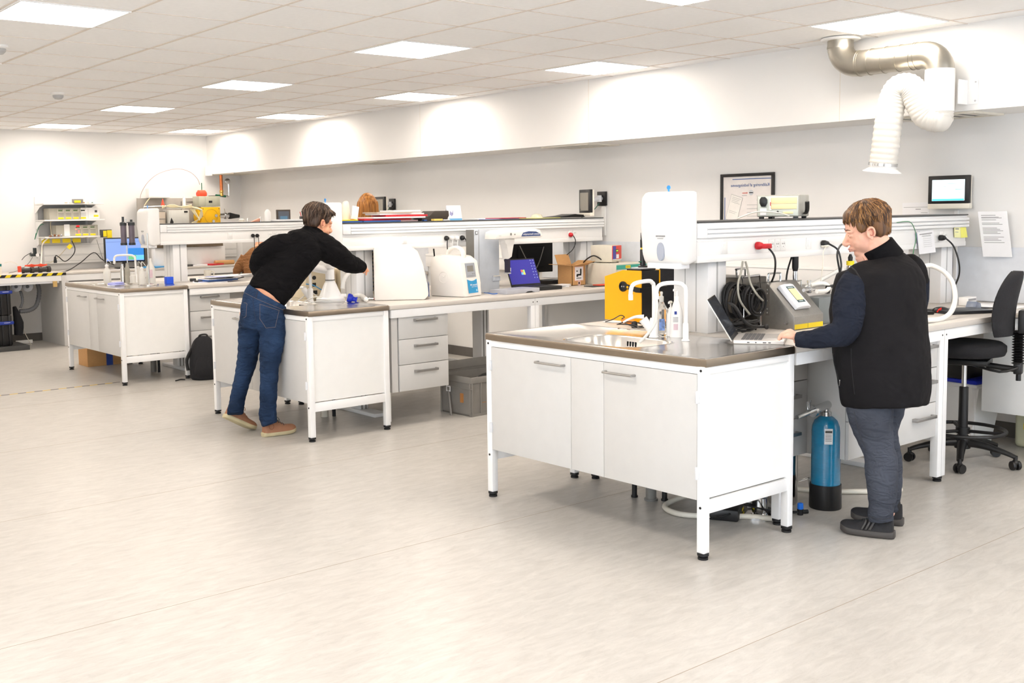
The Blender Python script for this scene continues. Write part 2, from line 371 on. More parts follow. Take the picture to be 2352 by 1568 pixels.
def desk(yc, s, label, legs=True, x1=3.555):
    """s=-1 the half nearer the camera, s=+1 the far half; local x from the sink cabinet"""
    t = thing('bench_desk', label, 'lab bench', (3.72, yc, 0), group='white framed lab bench desks')
    ya, yb = (-.742, -.004) if s < 0 else (.004, .742)
    b = MB(); b.box(.682, x1, ya, yb, .862, .895, 0, .006); 
    for f in b.bm.faces:
        if abs(f.normal.z) < .5: f.material_index = 1
    obj('desktop', b, [top_m, edge_m], t)
    yo = ya if s < 0 else yb
    y0, y1 = (yo+.012, yo+.042) if s < 0 else (yo-.042, yo-.012)
    b = MB(); b.box(.70, x1-.01, y0, y1, .800, .860, 0, .003); b.box(.70, x1-.01, (ya+.03 if s > 0 else yb-.06), (ya+.06 if s > 0 else yb-.03), .80, .86, 0, .003); obj('apron_rail', b, frame_m, t)
    ly = yo+(.035 if s < 0 else -.035)
    for lx in (.725, 2.10, x1-.035):
        yy = ly - s*.09 if lx < 1 else ly
        w = .0225 if lx < 1 or lx > 3 else .045
        b = MB(); b.box(lx-w, lx+w, yy-.0225, yy+.0225, .03, .80 if w < .03 else .86, 0, .003); b.lathe([(.026, .03), (.026, .018), (.012, .016), (.012, .012), (.023, .010), (.023, 0)], (lx, yy, 0), 14, 1)
        if w > .03:
            b.box(lx-.001, lx+.001, yy+s*.0222, yy+s*.0232, .03, .86, 2)
            for q in (-.022, .022): b.cyl((lx+q, yy+s*.022, .83), (lx+q, yy+s*.024, .83), .005, seg=8, mi=1)
        obj('leg', b, [frame_m, rub_m, lg_m], t)
    for lx in (2.10,):
        b = MB(); b.box(lx-.02, lx+.02, min(ly, s*.05), max(ly, s*.05), .23, .27, 0, .002); obj('lower_rail', b, frame_m, t)
    return t
def pedestal(name, label, x0, x1, y0, y1, z0, z1, seams, hx0, hx1, hz, hy=-1, cat='drawer unit'):
    t = thing(name, label, cat, (x0, y0, 0)); w = x1-x0; d = y1-y0
    b = MB(); b.box(0, w, .02, d, z0, z1, 0, .002); obj('body', b, grey_m, t)
    zz = [z1]+seams+[z0]
    for k in range(len(zz)-1):
        b = MB(); b.box(.002, w-.002, 0, .018, zz[k+1]+.002, zz[k]-.002, 0, .0015); dr = obj('drawer', b, grey_m, t)
        z = zz[k]-hz; b = MB(); b.box(hx0-x0, hx1-x0, -.032, -.022, z-.009, z+.009, 0, .002); b.box(hx0-x0, hx0-x0+.035, -.024, .001, z-.009, z+.009, 0, .002); b.box(hx1-x0-.012, hx1-x0, -.024, .001, z-.009, z+.009, 0, .002)
        obj('handle', b, handle_m, dr)
    return t
SPX1 = 7.19
def spine(yc, label, sockets, x0=4.385):
    t = thing('service_spine', label, 'service rail', (x0, yc, 0), group='white service rails above the benches')
    w = SPX1-x0
    b = MB(); b.box(.0, w, -.165, .165, 1.395, 1.476, 0, .004)
    for z in (1.407, 1.430, 1.453): b.box(.07, w-.0, -.182, .182, z-.009, z+.009, 0, .004)
    b.box(-.002, w+.002, -.172, .172, 1.476, 1.484, 1, .002); b.box(0, .07, -.176, .176, 1.398, 1.474, 0, .003)
    obj('top_shelf', b, [frame_m, dg_m], t)
    b = MB(); b.box(.004, w-.004, -.158, .158, 1.272, 1.395, 0, .003); b.box(.003, w-.003, -.162, .162, 1.272, 1.306, 0, .003); b.box(.006, w-.006, -.160, .160, 1.378, 1.3835, 0, .001); obj('socket_trunking', b, wp_m, t)
    for cx in (.225, w-.16):
        b = MB(); b.box(cx-.075, cx+.075, -.115, .115, .895, 1.272, 0, .003)
        for y in (-.1155, .1145): b.box(cx-.006, cx+.006, y, y+.001, .9, 1.27, 1)
        for x in (cx-.0755, cx+.0745): b.box(x, x+.001, -.04, -.034, .9, 1.27, 1); b.box(x, x+.001, .034, .04, .9, 1.27, 1)
        obj('column', b, [frame_m, lg_m], t)
        cx = cx if cx < 1 else 1.475
        b = MB(); b.box(cx-.045, cx+.045, -.06, .06, .03, .86, 0, .006)
        for g in (-.018, .018): b.box(cx+g-.005, cx+g+.005, -.0615, -.059, .03, .86, 1)
        b.box(cx-.06, cx+.06, -.3, .3, .0, .03, 0, .006); obj('support_post', b, [frame_m, mg_m], t)
    for k, (x, n, kind) in enumerate(sockets):
        x -= x0
        for s in (-1,):
            b = MB()
            for i in range(n):
                u = x+i*.052; b.box(u-.0245, u+.0245, -.1625, -.157, 1.312, 1.376, 0, .0015)
                if kind == 'socket':
                    b.lathe([(.0205, 0), (.0205, .0015), (.0185, .0015), (.018, -.004)], (u, -.1627, 1.344), 20, 1, (0, -1, 0))
                    for dx, dz in ((-.007, .006), (.007, .006)): b.box(u+dx-.0022, u+dx+.0022, -.164, -.1622, 1.344+dz-.0035, 1.344+dz+.0035, 2)
                    b.cyl((u, -.164, 1.334), (u, -.162, 1.334), .0022, seg=8, mi=2)
                else: b.box(u-.013, u+.013, -.165, -.1615, 1.325, 1.363, 1, .001)
            obj('socket' if kind == 'socket' else 'switch', b, [wp_m, panel_m, mg_m], t)
    return t
def plug(name, p, m, label, out=(0, -1, 0), r=.019, L=.035):
    p = Vector(p); b = MB(); b.lathe([(r, .002), (r, L*.5), (r*.75, L), (r*.3, L*1.25)], (0, 0, 0), 16, 0, out); return tag(obj(name, b, m, loc=p), label, 'plug')
YC = (3.70, 7.04, 10.39)
ends = ('nearest the camera', 'behind the man in the black sweater', 'furthest away, beside the far table')
sc1 = sink_cabinet(YC[0], 'white framed sink cabinet with grey doors under the laptop, nearest the camera')
sc2 = dup(sc1, (3.72, YC[1], 0), label='white framed sink cabinet the leaning man in jeans stands against')
sc3 = dup(sc1, (3.72, YC[2], 0), label='white framed sink cabinet furthest away, holding wash bottles and a blue cloth')
for t in (sc2, sc3):   # dup() stops at sub-parts already; nothing more to do
    pass
nm = ('nearest bench', 'middle bench', 'furthest bench')
d1 = desk(YC[0], -1, 'light grey bench desk the person in the vest stands at')
d1b = desk(YC[0], 1, 'light grey bench desk behind the service rail of the nearest bench, under the orange case')
dup(d1, (3.72, YC[1], 0), label='light grey bench desk under the two white analysers and the black laptop')
dup(d1b, (3.72, YC[1], 0), label='light grey bench desk behind the middle service rail, before the person with long hair')
dup(d1, (3.72, YC[2], 0), label='light grey bench desk with notebooks and a mug, above the backpack')
dup(d1b, (3.72, YC[2], 0), label='light grey bench desk behind the furthest service rail, before the person in brown')
spine(YC[0], 'white service rail with red plug on the nearest bench, behind the person in the vest', [(4.53+.08, 1, 'switch'), (5.02, 3, 'socket'), (5.37, 1, 'switch'), (5.94, 2, 'socket'), (6.86, 2, 'socket')])
spine(YC[1], 'white service rail of the middle bench, carrying red and white books', [(4.96, 1, 'switch'), (5.55, 4, 'socket'), (6.78, 2, 'socket')])
spine(YC[2], 'white service rail of the furthest bench, below the yellow machine', [(5.15, 1, 'switch'), (5.62, 4, 'socket')])
pedestal('drawer_unit', 'grey drawer unit under the nearest bench, right of the person in the vest', 4.90, 5.775, 2.985, 3.6, .262, .852, [.655, .46], 5.52, 5.73, .075)
pedestal('drawer_unit', 'shaded grey drawer unit behind the blue pressure cylinder', 4.45, 4.895, 3.22, 3.6, .262, .852, [.655, .46], 4.6, 4.8, .075)
pedestal('drawer_unit', 'grey three drawer unit with long handles hanging under the middle bench', 4.44+.06, 4.955, 6.335, 6.9, .254, .825, [.636, .449], 4.633, 4.838, .053)
b = MB(); b.box(0, .055, 0, .55, .254, .825); tag(obj('filler_board', b, grey_m, loc=(4.44, 6.345, 0)), 'narrow light side board left of the middle bench drawers', 'panel')
pedestal('drawer_unit', 'grey drawer unit above the backpack at the furthest bench', 4.43, 4.86, 9.70, 10.2, .262, .835, [.637, .447], 4.54, 4.735, .062)
# ================================================================ NEAREST BENCH: fittings and things on it
def dispenser(yc, label):
    t = thing('towel_dispenser', label, 'paper towel dispenser', (4.384, yc-.035, 1.262), group='white paper towel dispensers on the bench ends')
    b = MB(); b.prism([(0, .02), (-.07, 0), (-.105, .012), (-.125, .06), (-.132, .2), (-.13, .345), (-.10, .376), (0, .376)], 'y', -.135, .135, 0, .016)
    # prism('y') uses (x,z); round the silhouette
    obj('cover', b, wp_m, t, sharp=60)
    b = MB(); b.prism([(.0+.028*math.cos(a)*.8, .078+.04*math.sin(a)*(1 if a < math.pi else 1.35)) for a in [i*2*math.pi/20 for i in range(20)]], 'x', -.1345, -.120, 0); obj('level_window', b, mat('smoked_window', (176, 182, 196), .15, noise=0), t)
    b = MB()
    for i in range(7): b.box(-.1335, -.131, -.03+i*.009, -.024+i*.009, .147, .1535)
    b.box(-.1335, -.131, -.018, .02, .137, .1395); obj('lettering', b, ink_m, t)
    b = MB(); b.box(-.112, -.03, -.105, .105, -.016, .012, 0, .002); obj('paper_towel', b, paper_m, t)
    b = MB(); b.box(-.07, -.066, -.004, .004, .374, .392, 0); b.lathe([(.011, -.0025), (.011, .0025)], (-.068, 0, .397), 14, 0, (1, 0, 0)); obj('key', b, mat('key_blue', (60, 156, 236), .35), t)
    b = MB(); b.box(0, .004, -.10, .10, .04, .34); obj('wall_plate', b, frame_m, t)
    return t
ds = dispenser(YC[0], 'white paper towel dispenser with a blue key, above the nearest sink')
dup(ds, (4.384, YC[1]-.045, 1.262), label='white paper towel dispenser behind the head of the leaning man')
dup(ds, (4.384, YC[2]-.045, 1.262), label='white paper towel dispenser of the furthest bench, beside the metal stand rod')
# taps --------------------------------------------------------------
def tap(label, base, pts, lever=None):
    t = thing('tap', label, 'tap', base); bx = Vector(base)
    obj('spout', gooseneck([Vector(p)-bx for p in pts], .0105, .021, 0), wp_m, t, sharp=60)
    if lever:
        b = MB(); b.lathe([(.026, 0), (.026, .004), (.021, .01), (.021, .09), (.018, .10)], (0, 0, 0), 20)
        d = Vector(lever).normalized(); b.cyl(Vector((0, 0, .03))+d*.01, Vector((0, 0, .095))+d*.055, .019, .023, 18); obj('mixer_body', b, wp_m, t, sharp=50)
        b = MB(); s = d.cross(Vector((0, 0, 1))); q = Vector((0, 0, .105))+d*.05
        pts = [q, q+d*.04+Vector((0, 0, .0)), q+d*.075-Vector((0, 0, .012)), q+d*.105-Vector((0, 0, .028))]
        b.tube(pts, [(.02, .012), (.015, .008), (.010, .006), (.007, .005)], 10, smooth=4, side=s); obj('lever', b, wp_m, t, sharp=60)
    return t
Z0 = .897
tap('white mixer tap with side lever over the nearest sink', (4.204, 3.666, Z0), [(4.204, 3.666, Z0), (4.204, 3.666, 1.14), (4.19, 3.666, 1.178), (4.16, 3.664, 1.188), (4.07, 3.66, 1.184), (4.035, 3.66, 1.170), (4.024, 3.66, 1.14), (4.024, 3.66, 1.10)], (-.55, .62, 0))
tap('white gooseneck tap with a clear tube on its spout, nearest bench', (4.199, 3.455, Z0), [(4.199, 3.455, Z0), (4.199, 3.455, 1.13), (4.19, 3.464, 1.172), (4.17, 3.484, 1.184), (4.13, 3.524, 1.184), (4.106, 3.548, 1.172), (4.098, 3.556, 1.145), (4.098, 3.556, 1.105)])
cable('rinse_tube', [(4.098, 3.556, 1.106), (4.098, 3.556, 1.04), (4.092, 3.565, .98), (4.07, 3.60, .92), (4.05, 3.625, .888)], .0075, milk_m, 'milky plastic tube hanging from the tap into the nearest sink', 'tube')
# bottles --------------------------------------------------------------
def pump(b, h, r, mi, d, s=1):
    b.cyl((0, 0, h), (0, 0, h+.014*s), r, r, 14, mi); b.cyl((0, 0, h+.014*s), (0, 0, h+.045*s), .0045, .0045, 8, mi); d = Vector(d).normalized()
    e = Vector((0, 0, h+.048*s)); b.tube([e-d*.006, e+d*.012, e+d*.032*s, e+d*.038*s-Vector((0, 0, .006))], [.0075, .008, .005, .003], 8, mi); return b
p = atZ(1519, 771, Z0); t = thing('pump_bottle', 'clear soap bottle with pull cap between the two nearest taps', 'bottle', p)
b = MB(); b.tube([(0, 0, 0), (0, 0, .01), (0, 0, .10), (0, 0, .135), (0, 0, .165), (0, 0, .178)], [(.030, .018), (.033, .021), (.033, .021), (.034, .022), (.018, .013), (.011, .011)], 20, smooth=3, side=(.62, -.78, 0)); obj('bottle_body', b, clear_m, t, sharp=70)
b = MB(); b.lathe([(.012, .178), (.012, .20), (.0115, .205), (.006, .207), (.006, .218), (.008, .222), (.005, .230)], seg=16); obj('cap', b, milk_m, t)
b = MB(); b.box(-.001, .001, -.014, .014, .03, .09); b.xf(Matrix.Rotation(R(-38), 4, 'Z')@Matrix.Translation((-.001, -.0215, 0))@Matrix.Rotation(R(90), 4, 'Z')); obj('label', b, mat('label_redblue', (120, 150, 210), .5, noise=.5, nscale=60), t)
p = atZ(1540.5, 772, Z0); t = thing('pump_bottle', 'small white pump bottle between a clear bottle and a large white one', 'bottle', p)
b = MB(); b.tube([(0, 0, 0), (0, 0, .008), (0, 0, .07), (0, 0, .11), (0, 0, .13), (0, 0, .138)], [(.02, .014), (.022, .016), (.021, .015), (.020, .015), (.012, .011), (.009, .009)], 18, smooth=3, side=(.62, -.78, 0)); obj('bottle_body', b, wp_m, t, sharp=70)
b = MB(); pump(b, .138, .010, 0, (-.9, -.3, 0), .8); obj('pump_head', b, wp_m, t)
p = atZ(1554, 774, Z0); t = thing('pump_bottle', 'large white soap bottle with pump and blue square label, beside the column', 'bottle', p)
b = MB(); b.tube([(0, 0, 0), (0, 0, .01), (0, 0, .11), (0, 0, .16), (0, 0, .19), (0, 0, .197)], [(.033, .024), (.035, .026), (.032, .025), (.022, .018), (.012, .012), (.012, .012)], 18, smooth=3, side=(.62, -.78, 0)); obj('bottle_body', b, wp_m, t, sharp=70)
b = MB(); pump(b, .197, .013, 0, (-.8, -.2, 0), 1); obj('pump_head', b, wp_m, t)
b = MB(); q = Vector((-.62, -.78, 0)); M = facing(q*.026+Vector((-.009, .006, .09)), (.78, -.62, 0), (0, 0, 1))
b.box(-.006, .006, -.006+.035, .010+.035, -.001, .001, 0)
for i in range(4): b.box(-.013, .013, .012-.007*i, .0145-.007*i, -.001, .001, 1)
b.box(-.01, .012, -.05, -.02, -.001, .001, 2); b.xf(M); obj('label', b, [mat('label_blue', (36, 62, 150), .5), ink_m, mat('label_pink', (226, 200, 208), .5, noise=.1)], t)
# dish brush standing behind the bottle
p = atZ(1566, 772, Z0); t = thing('dish_brush', 'thin dish brush with green handle leaning behind the large white bottle', 'brush', p)
b = MB(); b.tube([(0, 0, 0), (-.004, .004, .08), (-.02, .02, .17)], [.003, .004, .004], 8); obj('handle', b, green_m, t)
b = MB(); b.ell((-.022, .022, .178), (.009, .009, .014)); obj('bristle_head', b, yel_m, t)
# orange case -----------------------------------------------------------
t = thing('instrument_case', 'orange and black instrument case with sloped back, behind the nearest sink', 'instrument', (4.674, 4.172, .896))
b = MB(); b.prism([(0, .006), (.285, .006), (.285, .262), (.142, .303), (0, .303)], 'x', 0, .006, 0); obj('side_panel', b, org_m, t); b = MB(); b.prism([(.0, .006), (.285, .006), (.285, .262), (.142, .303), (0, .303)], 'x', .16, .166, 0); obj('side_panel', b, org_m, t)
b = MB(); b.prism([(.004, .006), (.283, .006), (.283, .26), (.142, .300), (.004, .300)], 'x', .006, .16, 0); obj('housing', b, bk_m, t)
b = MB(); b.lathe([(.03, 0), (.03, .008), (.022, .009), (.021, .004), (.001, .004)], (0, .135, .208), 24, 0, (-1, 0, 0)); b.cyl((-.006, .128, .208), (-.004, .128, .208), .004, mi=1, seg=8); b.cyl((-.006, .144, .208), (-.004, .144, .208), .004, mi=1, seg=8); obj('carry_handle_pivot', b, [bk_m, lg_m], t)
b = MB(); b.prism([(.12, .20), (.03, .178), (-.01, .178), (-.01, .205), (.03, .208), (.12, .226)], 'x', -.010, -.003, 0); b.box(-.010, .215, -.012, -.004, .178, .206); obj('carry_handle', b, bk_m, t)
b = MB()
for k, yy in enumerate((.095, .072, .052)): b.cyl((-.0115, yy, .206-k*.003), (-.009, yy, .206-k*.003), .0075-.0015*k, seg=14)
obj('strap_hole', b, org_m, t)
b = MB(); b.box(.02, .15, .02, .13, .300, .312, 0, .004); b.box(.05, .14, .03, .12, .312, .318, 1); obj('top_plate', b, [bk_m, alu_m], t)
b = MB()
for x in (.02, .14):
    for y in (.02, .26): b.cyl((x, y, 0), (x, y, .007), .008, seg=10)
obj('foot', b, lg_m, t)
t = thing('sensor_probe', 'black sensor probe with green and yellow bands standing on the orange case', 'probe', (4.76, 4.235, 1.214))
b = MB(); b.lathe([(.028, 0), (.028, .008), (.017, .012), (.017, .10), (.014, .105)], seg=18); obj('holder', b, bk_m, t)
b = MB(); b.lathe([(.012, .10), (.0125, .115)], seg=16); obj('yellow_band', b, yel_m, t)
b = MB(); b.lathe([(.0155, .115), (.0155, .16), (.013, .162), (.013, .2), (.006, .205)], seg=16); b.tube([(0, 0, .2), (0, 0, .24), (.006, -.004, .262), (.02, -.012, .278), (.05, -.03, .285), (.09, -.05, .26)], .004, 8, smooth=4); obj('probe_body', b, bk_m, t)
b = MB(); b.box(-.03, .03, -.006, .006, .03, .036); b.box(-.006, .03, -.006, .006, .06, .066); obj('clamp', b, green_m, t)
# odds and ends by the sink
cable('power_lead', [atZ(1390, 739, .905), atZ(1408, 733, .92), atZ(1425, 724, .95), atZ(1434, 728, .94), atZ(1428, 733, .92), atZ(1437, 742, .905), atZ(1460, 752, .905), atZ(1483, 752, .905)], .003, bk_m, 'thin black lead lying at the foot of the orange case')
for k, (dx, dy) in enumerate(((0, 0),)):
    c = atZ(1455, 749, .905); cable('cable_loop', [c+Vector((math.cos(a)*(.07+.012*math.sin(3*a)), math.sin(a)*(.10+.01*math.cos(2*a)), .006+.01*abs(math.sin(a*1.5)))) for a in [i*.5 for i in range(26)]], .003, bk_m, 'coiled black lead with adapter beside the nearest sink')
p = atZ(1457, 752, .897); b = MB(); b.lathe([(.016, 0), (.018, .02), (.012, .034), (.004, .036)], seg=18); tag(obj('adapter_plug', b, bk_m, loc=p), 'black round adapter plug on the worktop behind the sink', 'plug')
p = atZ(1442, 743, .897); b = MB(); b.ell((0, 0, .014), (.035, .045, .016)); b.xf(Matrix.Rotation(.1, 4, 'X')); tag(obj('sponge_cloth', b, mat('orange_cloth', (246, 150, 60), .8, bump=.3), loc=p), 'crumpled orange cloth at the foot of the orange case', 'cloth')
p = atZ(1420, 738, .897); b = MB(); b.box(-.07, .08, -.05, .07, 0, .004, 0, .001); b.xf(Matrix.Rotation(.4, 4, 'Z')); tag(obj('paper_sheet', b, paper_m, loc=p), 'loose white papers left of the orange cloth', 'paper')
p = atZ(1496, 737, .897); b = MB(); b.box(-.02, .02, -.006, .006, 0, .05, 0, .001); b.box(-.018, .018, -.0065, -.0062, .014, .044, 1); tag(obj('small_carton', b, [wp_m, inkb_m], loc=p), 'small white carton with blue print before the orange case', 'box')
# laptops --------------------------------------------------------------
def laptop(label, loc, rotz, w, d, tilt, body_m, bezel_m, scr_m, key_m, decor=None, th=.018):
    t = thing('laptop', label, 'laptop', loc, rotz)
    b = MB(); b.box(-w/2, w/2, -d, 0, 0, th, 0, .004)
    for i, (y, ww) in enumerate(((-d*.3, .006), (-d*.45, .004), (-d*.62, .008), (-d*.72, .006))): b.box(-w/2-.0006, -w/2+.001, y-ww, y+ww, th*.35, th*.62, 1)
    base = obj('base', b, [body_m, dg_m], t)
    b = MB(); b.box(-w*.44, w*.44, -d*.56, -d*.13, th-.0008, th+.0006)
    obj('keyboard_deck', b, body_m, base)
    kb = MB(); rows, cols = 5, 14; kw = w*.86/cols; kh = d*.42/rows
    for r in range(rows):
        for c in range(cols): x = -w*.43+c*kw; y = -d*.56+r*kh; kb.box(x+.0012, x+kw-.0012, y+.0012, y+kh-.0012, th, th+.0022, 0)
    obj('keyboard', kb, key_m, t)
    b = MB(); b.box(-w*.15, w*.15, -d*.93, -d*.64, th, th+.0008); obj('touchpad', b, body_m if body_m is not bk_m else dg_m, t)
    h = d*1.0; a = R(tilt)   # tilt back from vertical
    M = Matrix.Translation((0, .004, th*.7))@Matrix.Rotation(-a, 4, 'X')
    b = MB(); b.box(-w/2, w/2, 0, .006, 0, h, 0, .002); b.box(-w/2+.002, w/2-.002, -.0012, .001, .003, h-.003, 1); b.xf(M); lid = obj('lid', b, [body_m, bezel_m], t)
    b = MB(); b.box(-w/2+.009, w/2-.009, -.0022, -.001, .022, h-.012); b.xf(M); obj('screen', b, scr_m, lid)
    if decor: decor(M, w, h, lid)
    return t
silver_m = mat('silver_case', (206, 203, 200), .35, .5)
laptop('open silver laptop with dark screen on the nearest sink cabinet, under the hand of the person in the vest', (4.395, 3.299, Z0), R(31.7), .315, .235, 31, silver_m, bk_m, mat('dark_screen_glass', (62, 66, 74), .12, noise=.15, nscale=9), mat('grey_keys', (84, 84, 86), .5))['label'] = 'open silver laptop with dark screen beside the hand of the person in the vest'
# steel control box ------------------------------------------------------
bx = (4.952, 3.345, .896)
t = thing('control_box', 'sloped stainless steel control box with a white touch display behind the silver laptop', 'instrument', bx)
W_ = .27
b = MB(); b.prism([(0, 0), (0, .073), (.175, .247), (.235, .247), (.235, 0)], 'x', 0, W_, 0, .003); obj('housing', b, mat('box_steel', (158, 156, 152), .38, .85, noise=.05, nscale=60), t)
b = MB(); b.tube([(.05, .20, .246), (.05, .20, .285), (.06, .20, .292), (.15, .20, .292), (.16, .20, .285), (.16, .20, .246)], .005, 8, smooth=3); obj('carry_handle', b, chrome_m, t)
nrm = Vector((0, -.174, .175)).normalized(); vup = Vector((0, .175, .174)).normalized()
M = facing(Vector((.115, .0875, .160))+Vector((0, -.0017, .0017)), (1, 0, 0), vup)
b = MB(); b.prism([(-.068, 0), (.068, 0), (.062, .018), (.03, .026), (-.03, .026), (-.062, .018)], 'y', -.082, .082, 0, .003); b.xf(M@Matrix.Rotation(0, 4, 'X')); d = obj('display_housing', b, mat('display_white', (226, 230, 238), .4), t)
b = MB(); b.box(-.032, .032, -.052, .062, .0255, .0272, 0); b.box(-.030, .030, -.036, .044, .027, .0278, 1); b.xf(M); obj('display_screen', b, [mat('display_teal', (40, 78, 84), .3), screen('display_amber', (238, 214, 150), .35)], d)
b = MB()
for k in range(7): b.box(-.026+.007*k, -.021+.007*k, .0495, .0565, .0274, .0280); b.box(-.019+.006*k, -.015+.006*k, -.047, -.041, .0274, .0280) if k < 6 else None
b.xf(M); obj('lettering', b, mat('display_text', (200, 214, 214), .4), d)
b = MB(); b.box(-.0016, .0, .155, .178, .07, .235); obj('hinge_strip', b, mat('hinge_steel', (140, 138, 134), .4, .8), t)
b = MB()
for z in (.085, .105, .15, .19, .21): b.cyl((-.006, .166, z), (-.001, .166, z), .005, seg=10)
obj('hinge_pin', b, chrome_m, t)
b = MB(); b.box(.004, W_-.004, -.001, .0005, .004, .03, 0); b.box(W_*.46, W_*.46+.002, -.0016, .0005, .004, .03, 1); obj('warning_label', b, [yel_m, dg_m], t)
b = MB(); b.cyl((-.004, .045, .035), (-.018, .045, .035), .010, .008, 12); obj('latch', b, chrome_m, t)
cable('signal_cable', [atY(1674, 695, 3.50), atY(1690, 706, 3.42), atY(1710, 738, 3.38), atY(1730, 749, 3.36), atY(1758, 750, 3.33)], .008, rub_m, 'thick black cable with round end plugged toward the steel control box')
c = atY(1761, 750, 3.32); b = MB(); b.ell((0, 0, 0), (.014, .012, .014)); tag(obj('cable_connector', b, rub_m, loc=c), 'round black connector in front of the steel control box', 'plug')
# second steel box and frames in the cable heap
t = thing('steel_enclosure', 'dark steel enclosure half hidden by the cable heap beside the column', 'instrument', (4.86, 3.64, .896))
b = MB(); b.box(0, .26, 0, .28, 0, .27, 0, .004); obj('housing', b, mat('dark_steel', (112, 108, 102), .35, .8, noise=.08), t)
b = MB(); b.tube([(.04, .04, .27), (.04, .04, .31), (.05, .05, .316), (.12, .05, .316), (.13, .05, .31), (.13, .05, .27)], .005, 8, smooth=3); obj('carry_handle', b, chrome_m, t)
t = thing('wire_stand', 'bent chrome wire frame standing in the black cable heap', 'stand', (4.87, 3.49, .896))
P0 = [atY(1704, 636, 3.49), atY(1744, 631, 3.49), atY(1748, 672, 3.49), atY(1709, 676, 3.49)]
b = MB(); b.tube([q-Vector((4.87, 3.49, .896)) for q in P0], .005, 8, closed=True); b.tube([q-Vector((4.87, 3.49, .896)) for q in (P0[2], Vector((P0[2].x, 3.49, .90)))], .004, 8); b.tube([q-Vector((4.87, 3.49, .896)) for q in (P0[3], Vector((P0[3].x, 3.49, .90)))], .004, 8); obj('frame', b, chrome_m, t)
for k, (px, py, yy, rr, n, lab) in enumerate(((1690, 690, 3.53, .075, 9, 'upright coil of thick black cable right of the column'), (1728, 690, 3.47, .065, 8, 'upright coil of black cable under the chrome wire frame'), (1718, 735, 3.42, .085, 8, 'flat tangle of black cable lying left of the steel control box'))):
    c = atY(px, py, yy); pts = []
    rnd = random.Random(k+3)
    for i in range(n*10):
        a = i*.63; r_ = rr*(1+.16*math.sin(i*.37+k)+.08*rnd.random())
        if k < 2: pts.append(c+Vector((r_*math.cos(a)*.9+.012*math.sin(i*.21), .035*math.sin(i*.11), r_*math.sin(a)*1.05)))
        else: pts.append(Vector((c.x+r_*math.cos(a)*1.0, c.y+r_*math.sin(a)*.55+.02, .91+.035*abs(math.sin(i*.17))+.004*(i % 7))))
    cable('cable_coil', pts, .0062 if k < 2 else .005, rub_m, lab, 'cable', smooth=2, group='black cable coils by the steel control box')
cable('grey_cable', [atY(1706, 600, 3.5), atY(1702, 625, 3.49), atY(1695, 655, 3.45), atY(1700, 690, 3.42), atY(1722, 722, 3.40)], .0055, mat('grey_cable_skin', (150, 148, 138), .5), 'left of two grey cables hanging from the service rail into the heap')
cable('grey_cable', [atY(1712, 600, 3.5), atY(1716, 615, 3.49), atY(1724, 650, 3.45), atY(1738, 675, 3.40), atY(1752, 690, 3.40)], .0055, mat('grey_cable_skin', (150, 148, 138), .5), 'right of two grey cables hanging from the service rail into the heap')
# plugs and leads on the rail
def rail_plug(px, py, yc, m, m2, label, pts=None, r=.019, cr=.0045, cl=None):
    p = atY(px, py, yc-.162); pl = plug('wall_plug', p, m, label, r=r)
    if pts: cable('power_cable', [p+Vector((0, -.03, 0))]+pts, cr, m2, cl)
    return p
rail_plug(1738, 564, YC[0], red_m, bk_m, 'red plug in the nearest service rail', [atY(1763, 568, 3.50), atY(1777, 585, 3.48), atY(1781, 605, 3.46), atY(1778, 632, 3.5), atY(1768, 655, 3.58)], cr=.0055, r=.021, cl='black lead curving down from the red plug')
b = MB(); p = atY(1742, 564, 3.52); b.box(-.002, .055, -.014, .014, -.014, .012, 0, .003); tag(obj('plug_grip', b, red_m, loc=p+Vector((.005, -.03, -.002))), 'red plug grip reaching sideways from the red plug', 'plug')
rail_plug(1889, 559, YC[0], bk_m, bk_m, 'black flat plug in the nearest service rail, left of the face', [atY(1908, 562, 3.50), atY(1925, 575, 3.48), atY(1932, 605, 3.46), atY(1930, 625, 3.46), atY(1924, 655, 3.5)], cr=.0055, cl='black lead from the flat plug left of the face')
rail_plug(1888, 564, YC[0], cream_m, cream_m, 'cream plug under the black flat plug, left of the face', [atY(1891, 580, 3.50), atY(1890, 610, 3.50), atY(1885, 650, 3.5)], r=.012, cr=.0028, cl='thin cream lead hanging from the cream plug')
cable('power_cable', [atY(1945, 556, 3.50), atY(1930, 564, 3.46), atY(1923, 585, 3.44), atY(1928, 620, 3.44), atY(1932, 650, 3.46)], .0055, bk_m, 'black lead looping close before the face')
rail_plug(2158, 546, YC[0], bk_m, bk_m, 'square black plug beside the hanging sheet on the nearest rail', [atY(2172, 547, 3.48), atY(2190, 565, 3.45), atY(2202, 600, 3.42), atY(2203, 630, 3.42), atY(2194, 655, 3.45)], cr=.0055, cl='black lead arching down right of the hanging sheet')
cable('earth_wire', [atY(2060, 511, 3.50), atY(2088, 509, 3.50), atY(2099, 522, 3.5), atY(2104, 545, 3.5), atY(2098, 577, 3.49), atY(2097, 590, 3.50)], .0025, mat('wire_green', (70, 130, 90), .5), 'thin green wire arching over the nearest service rail')
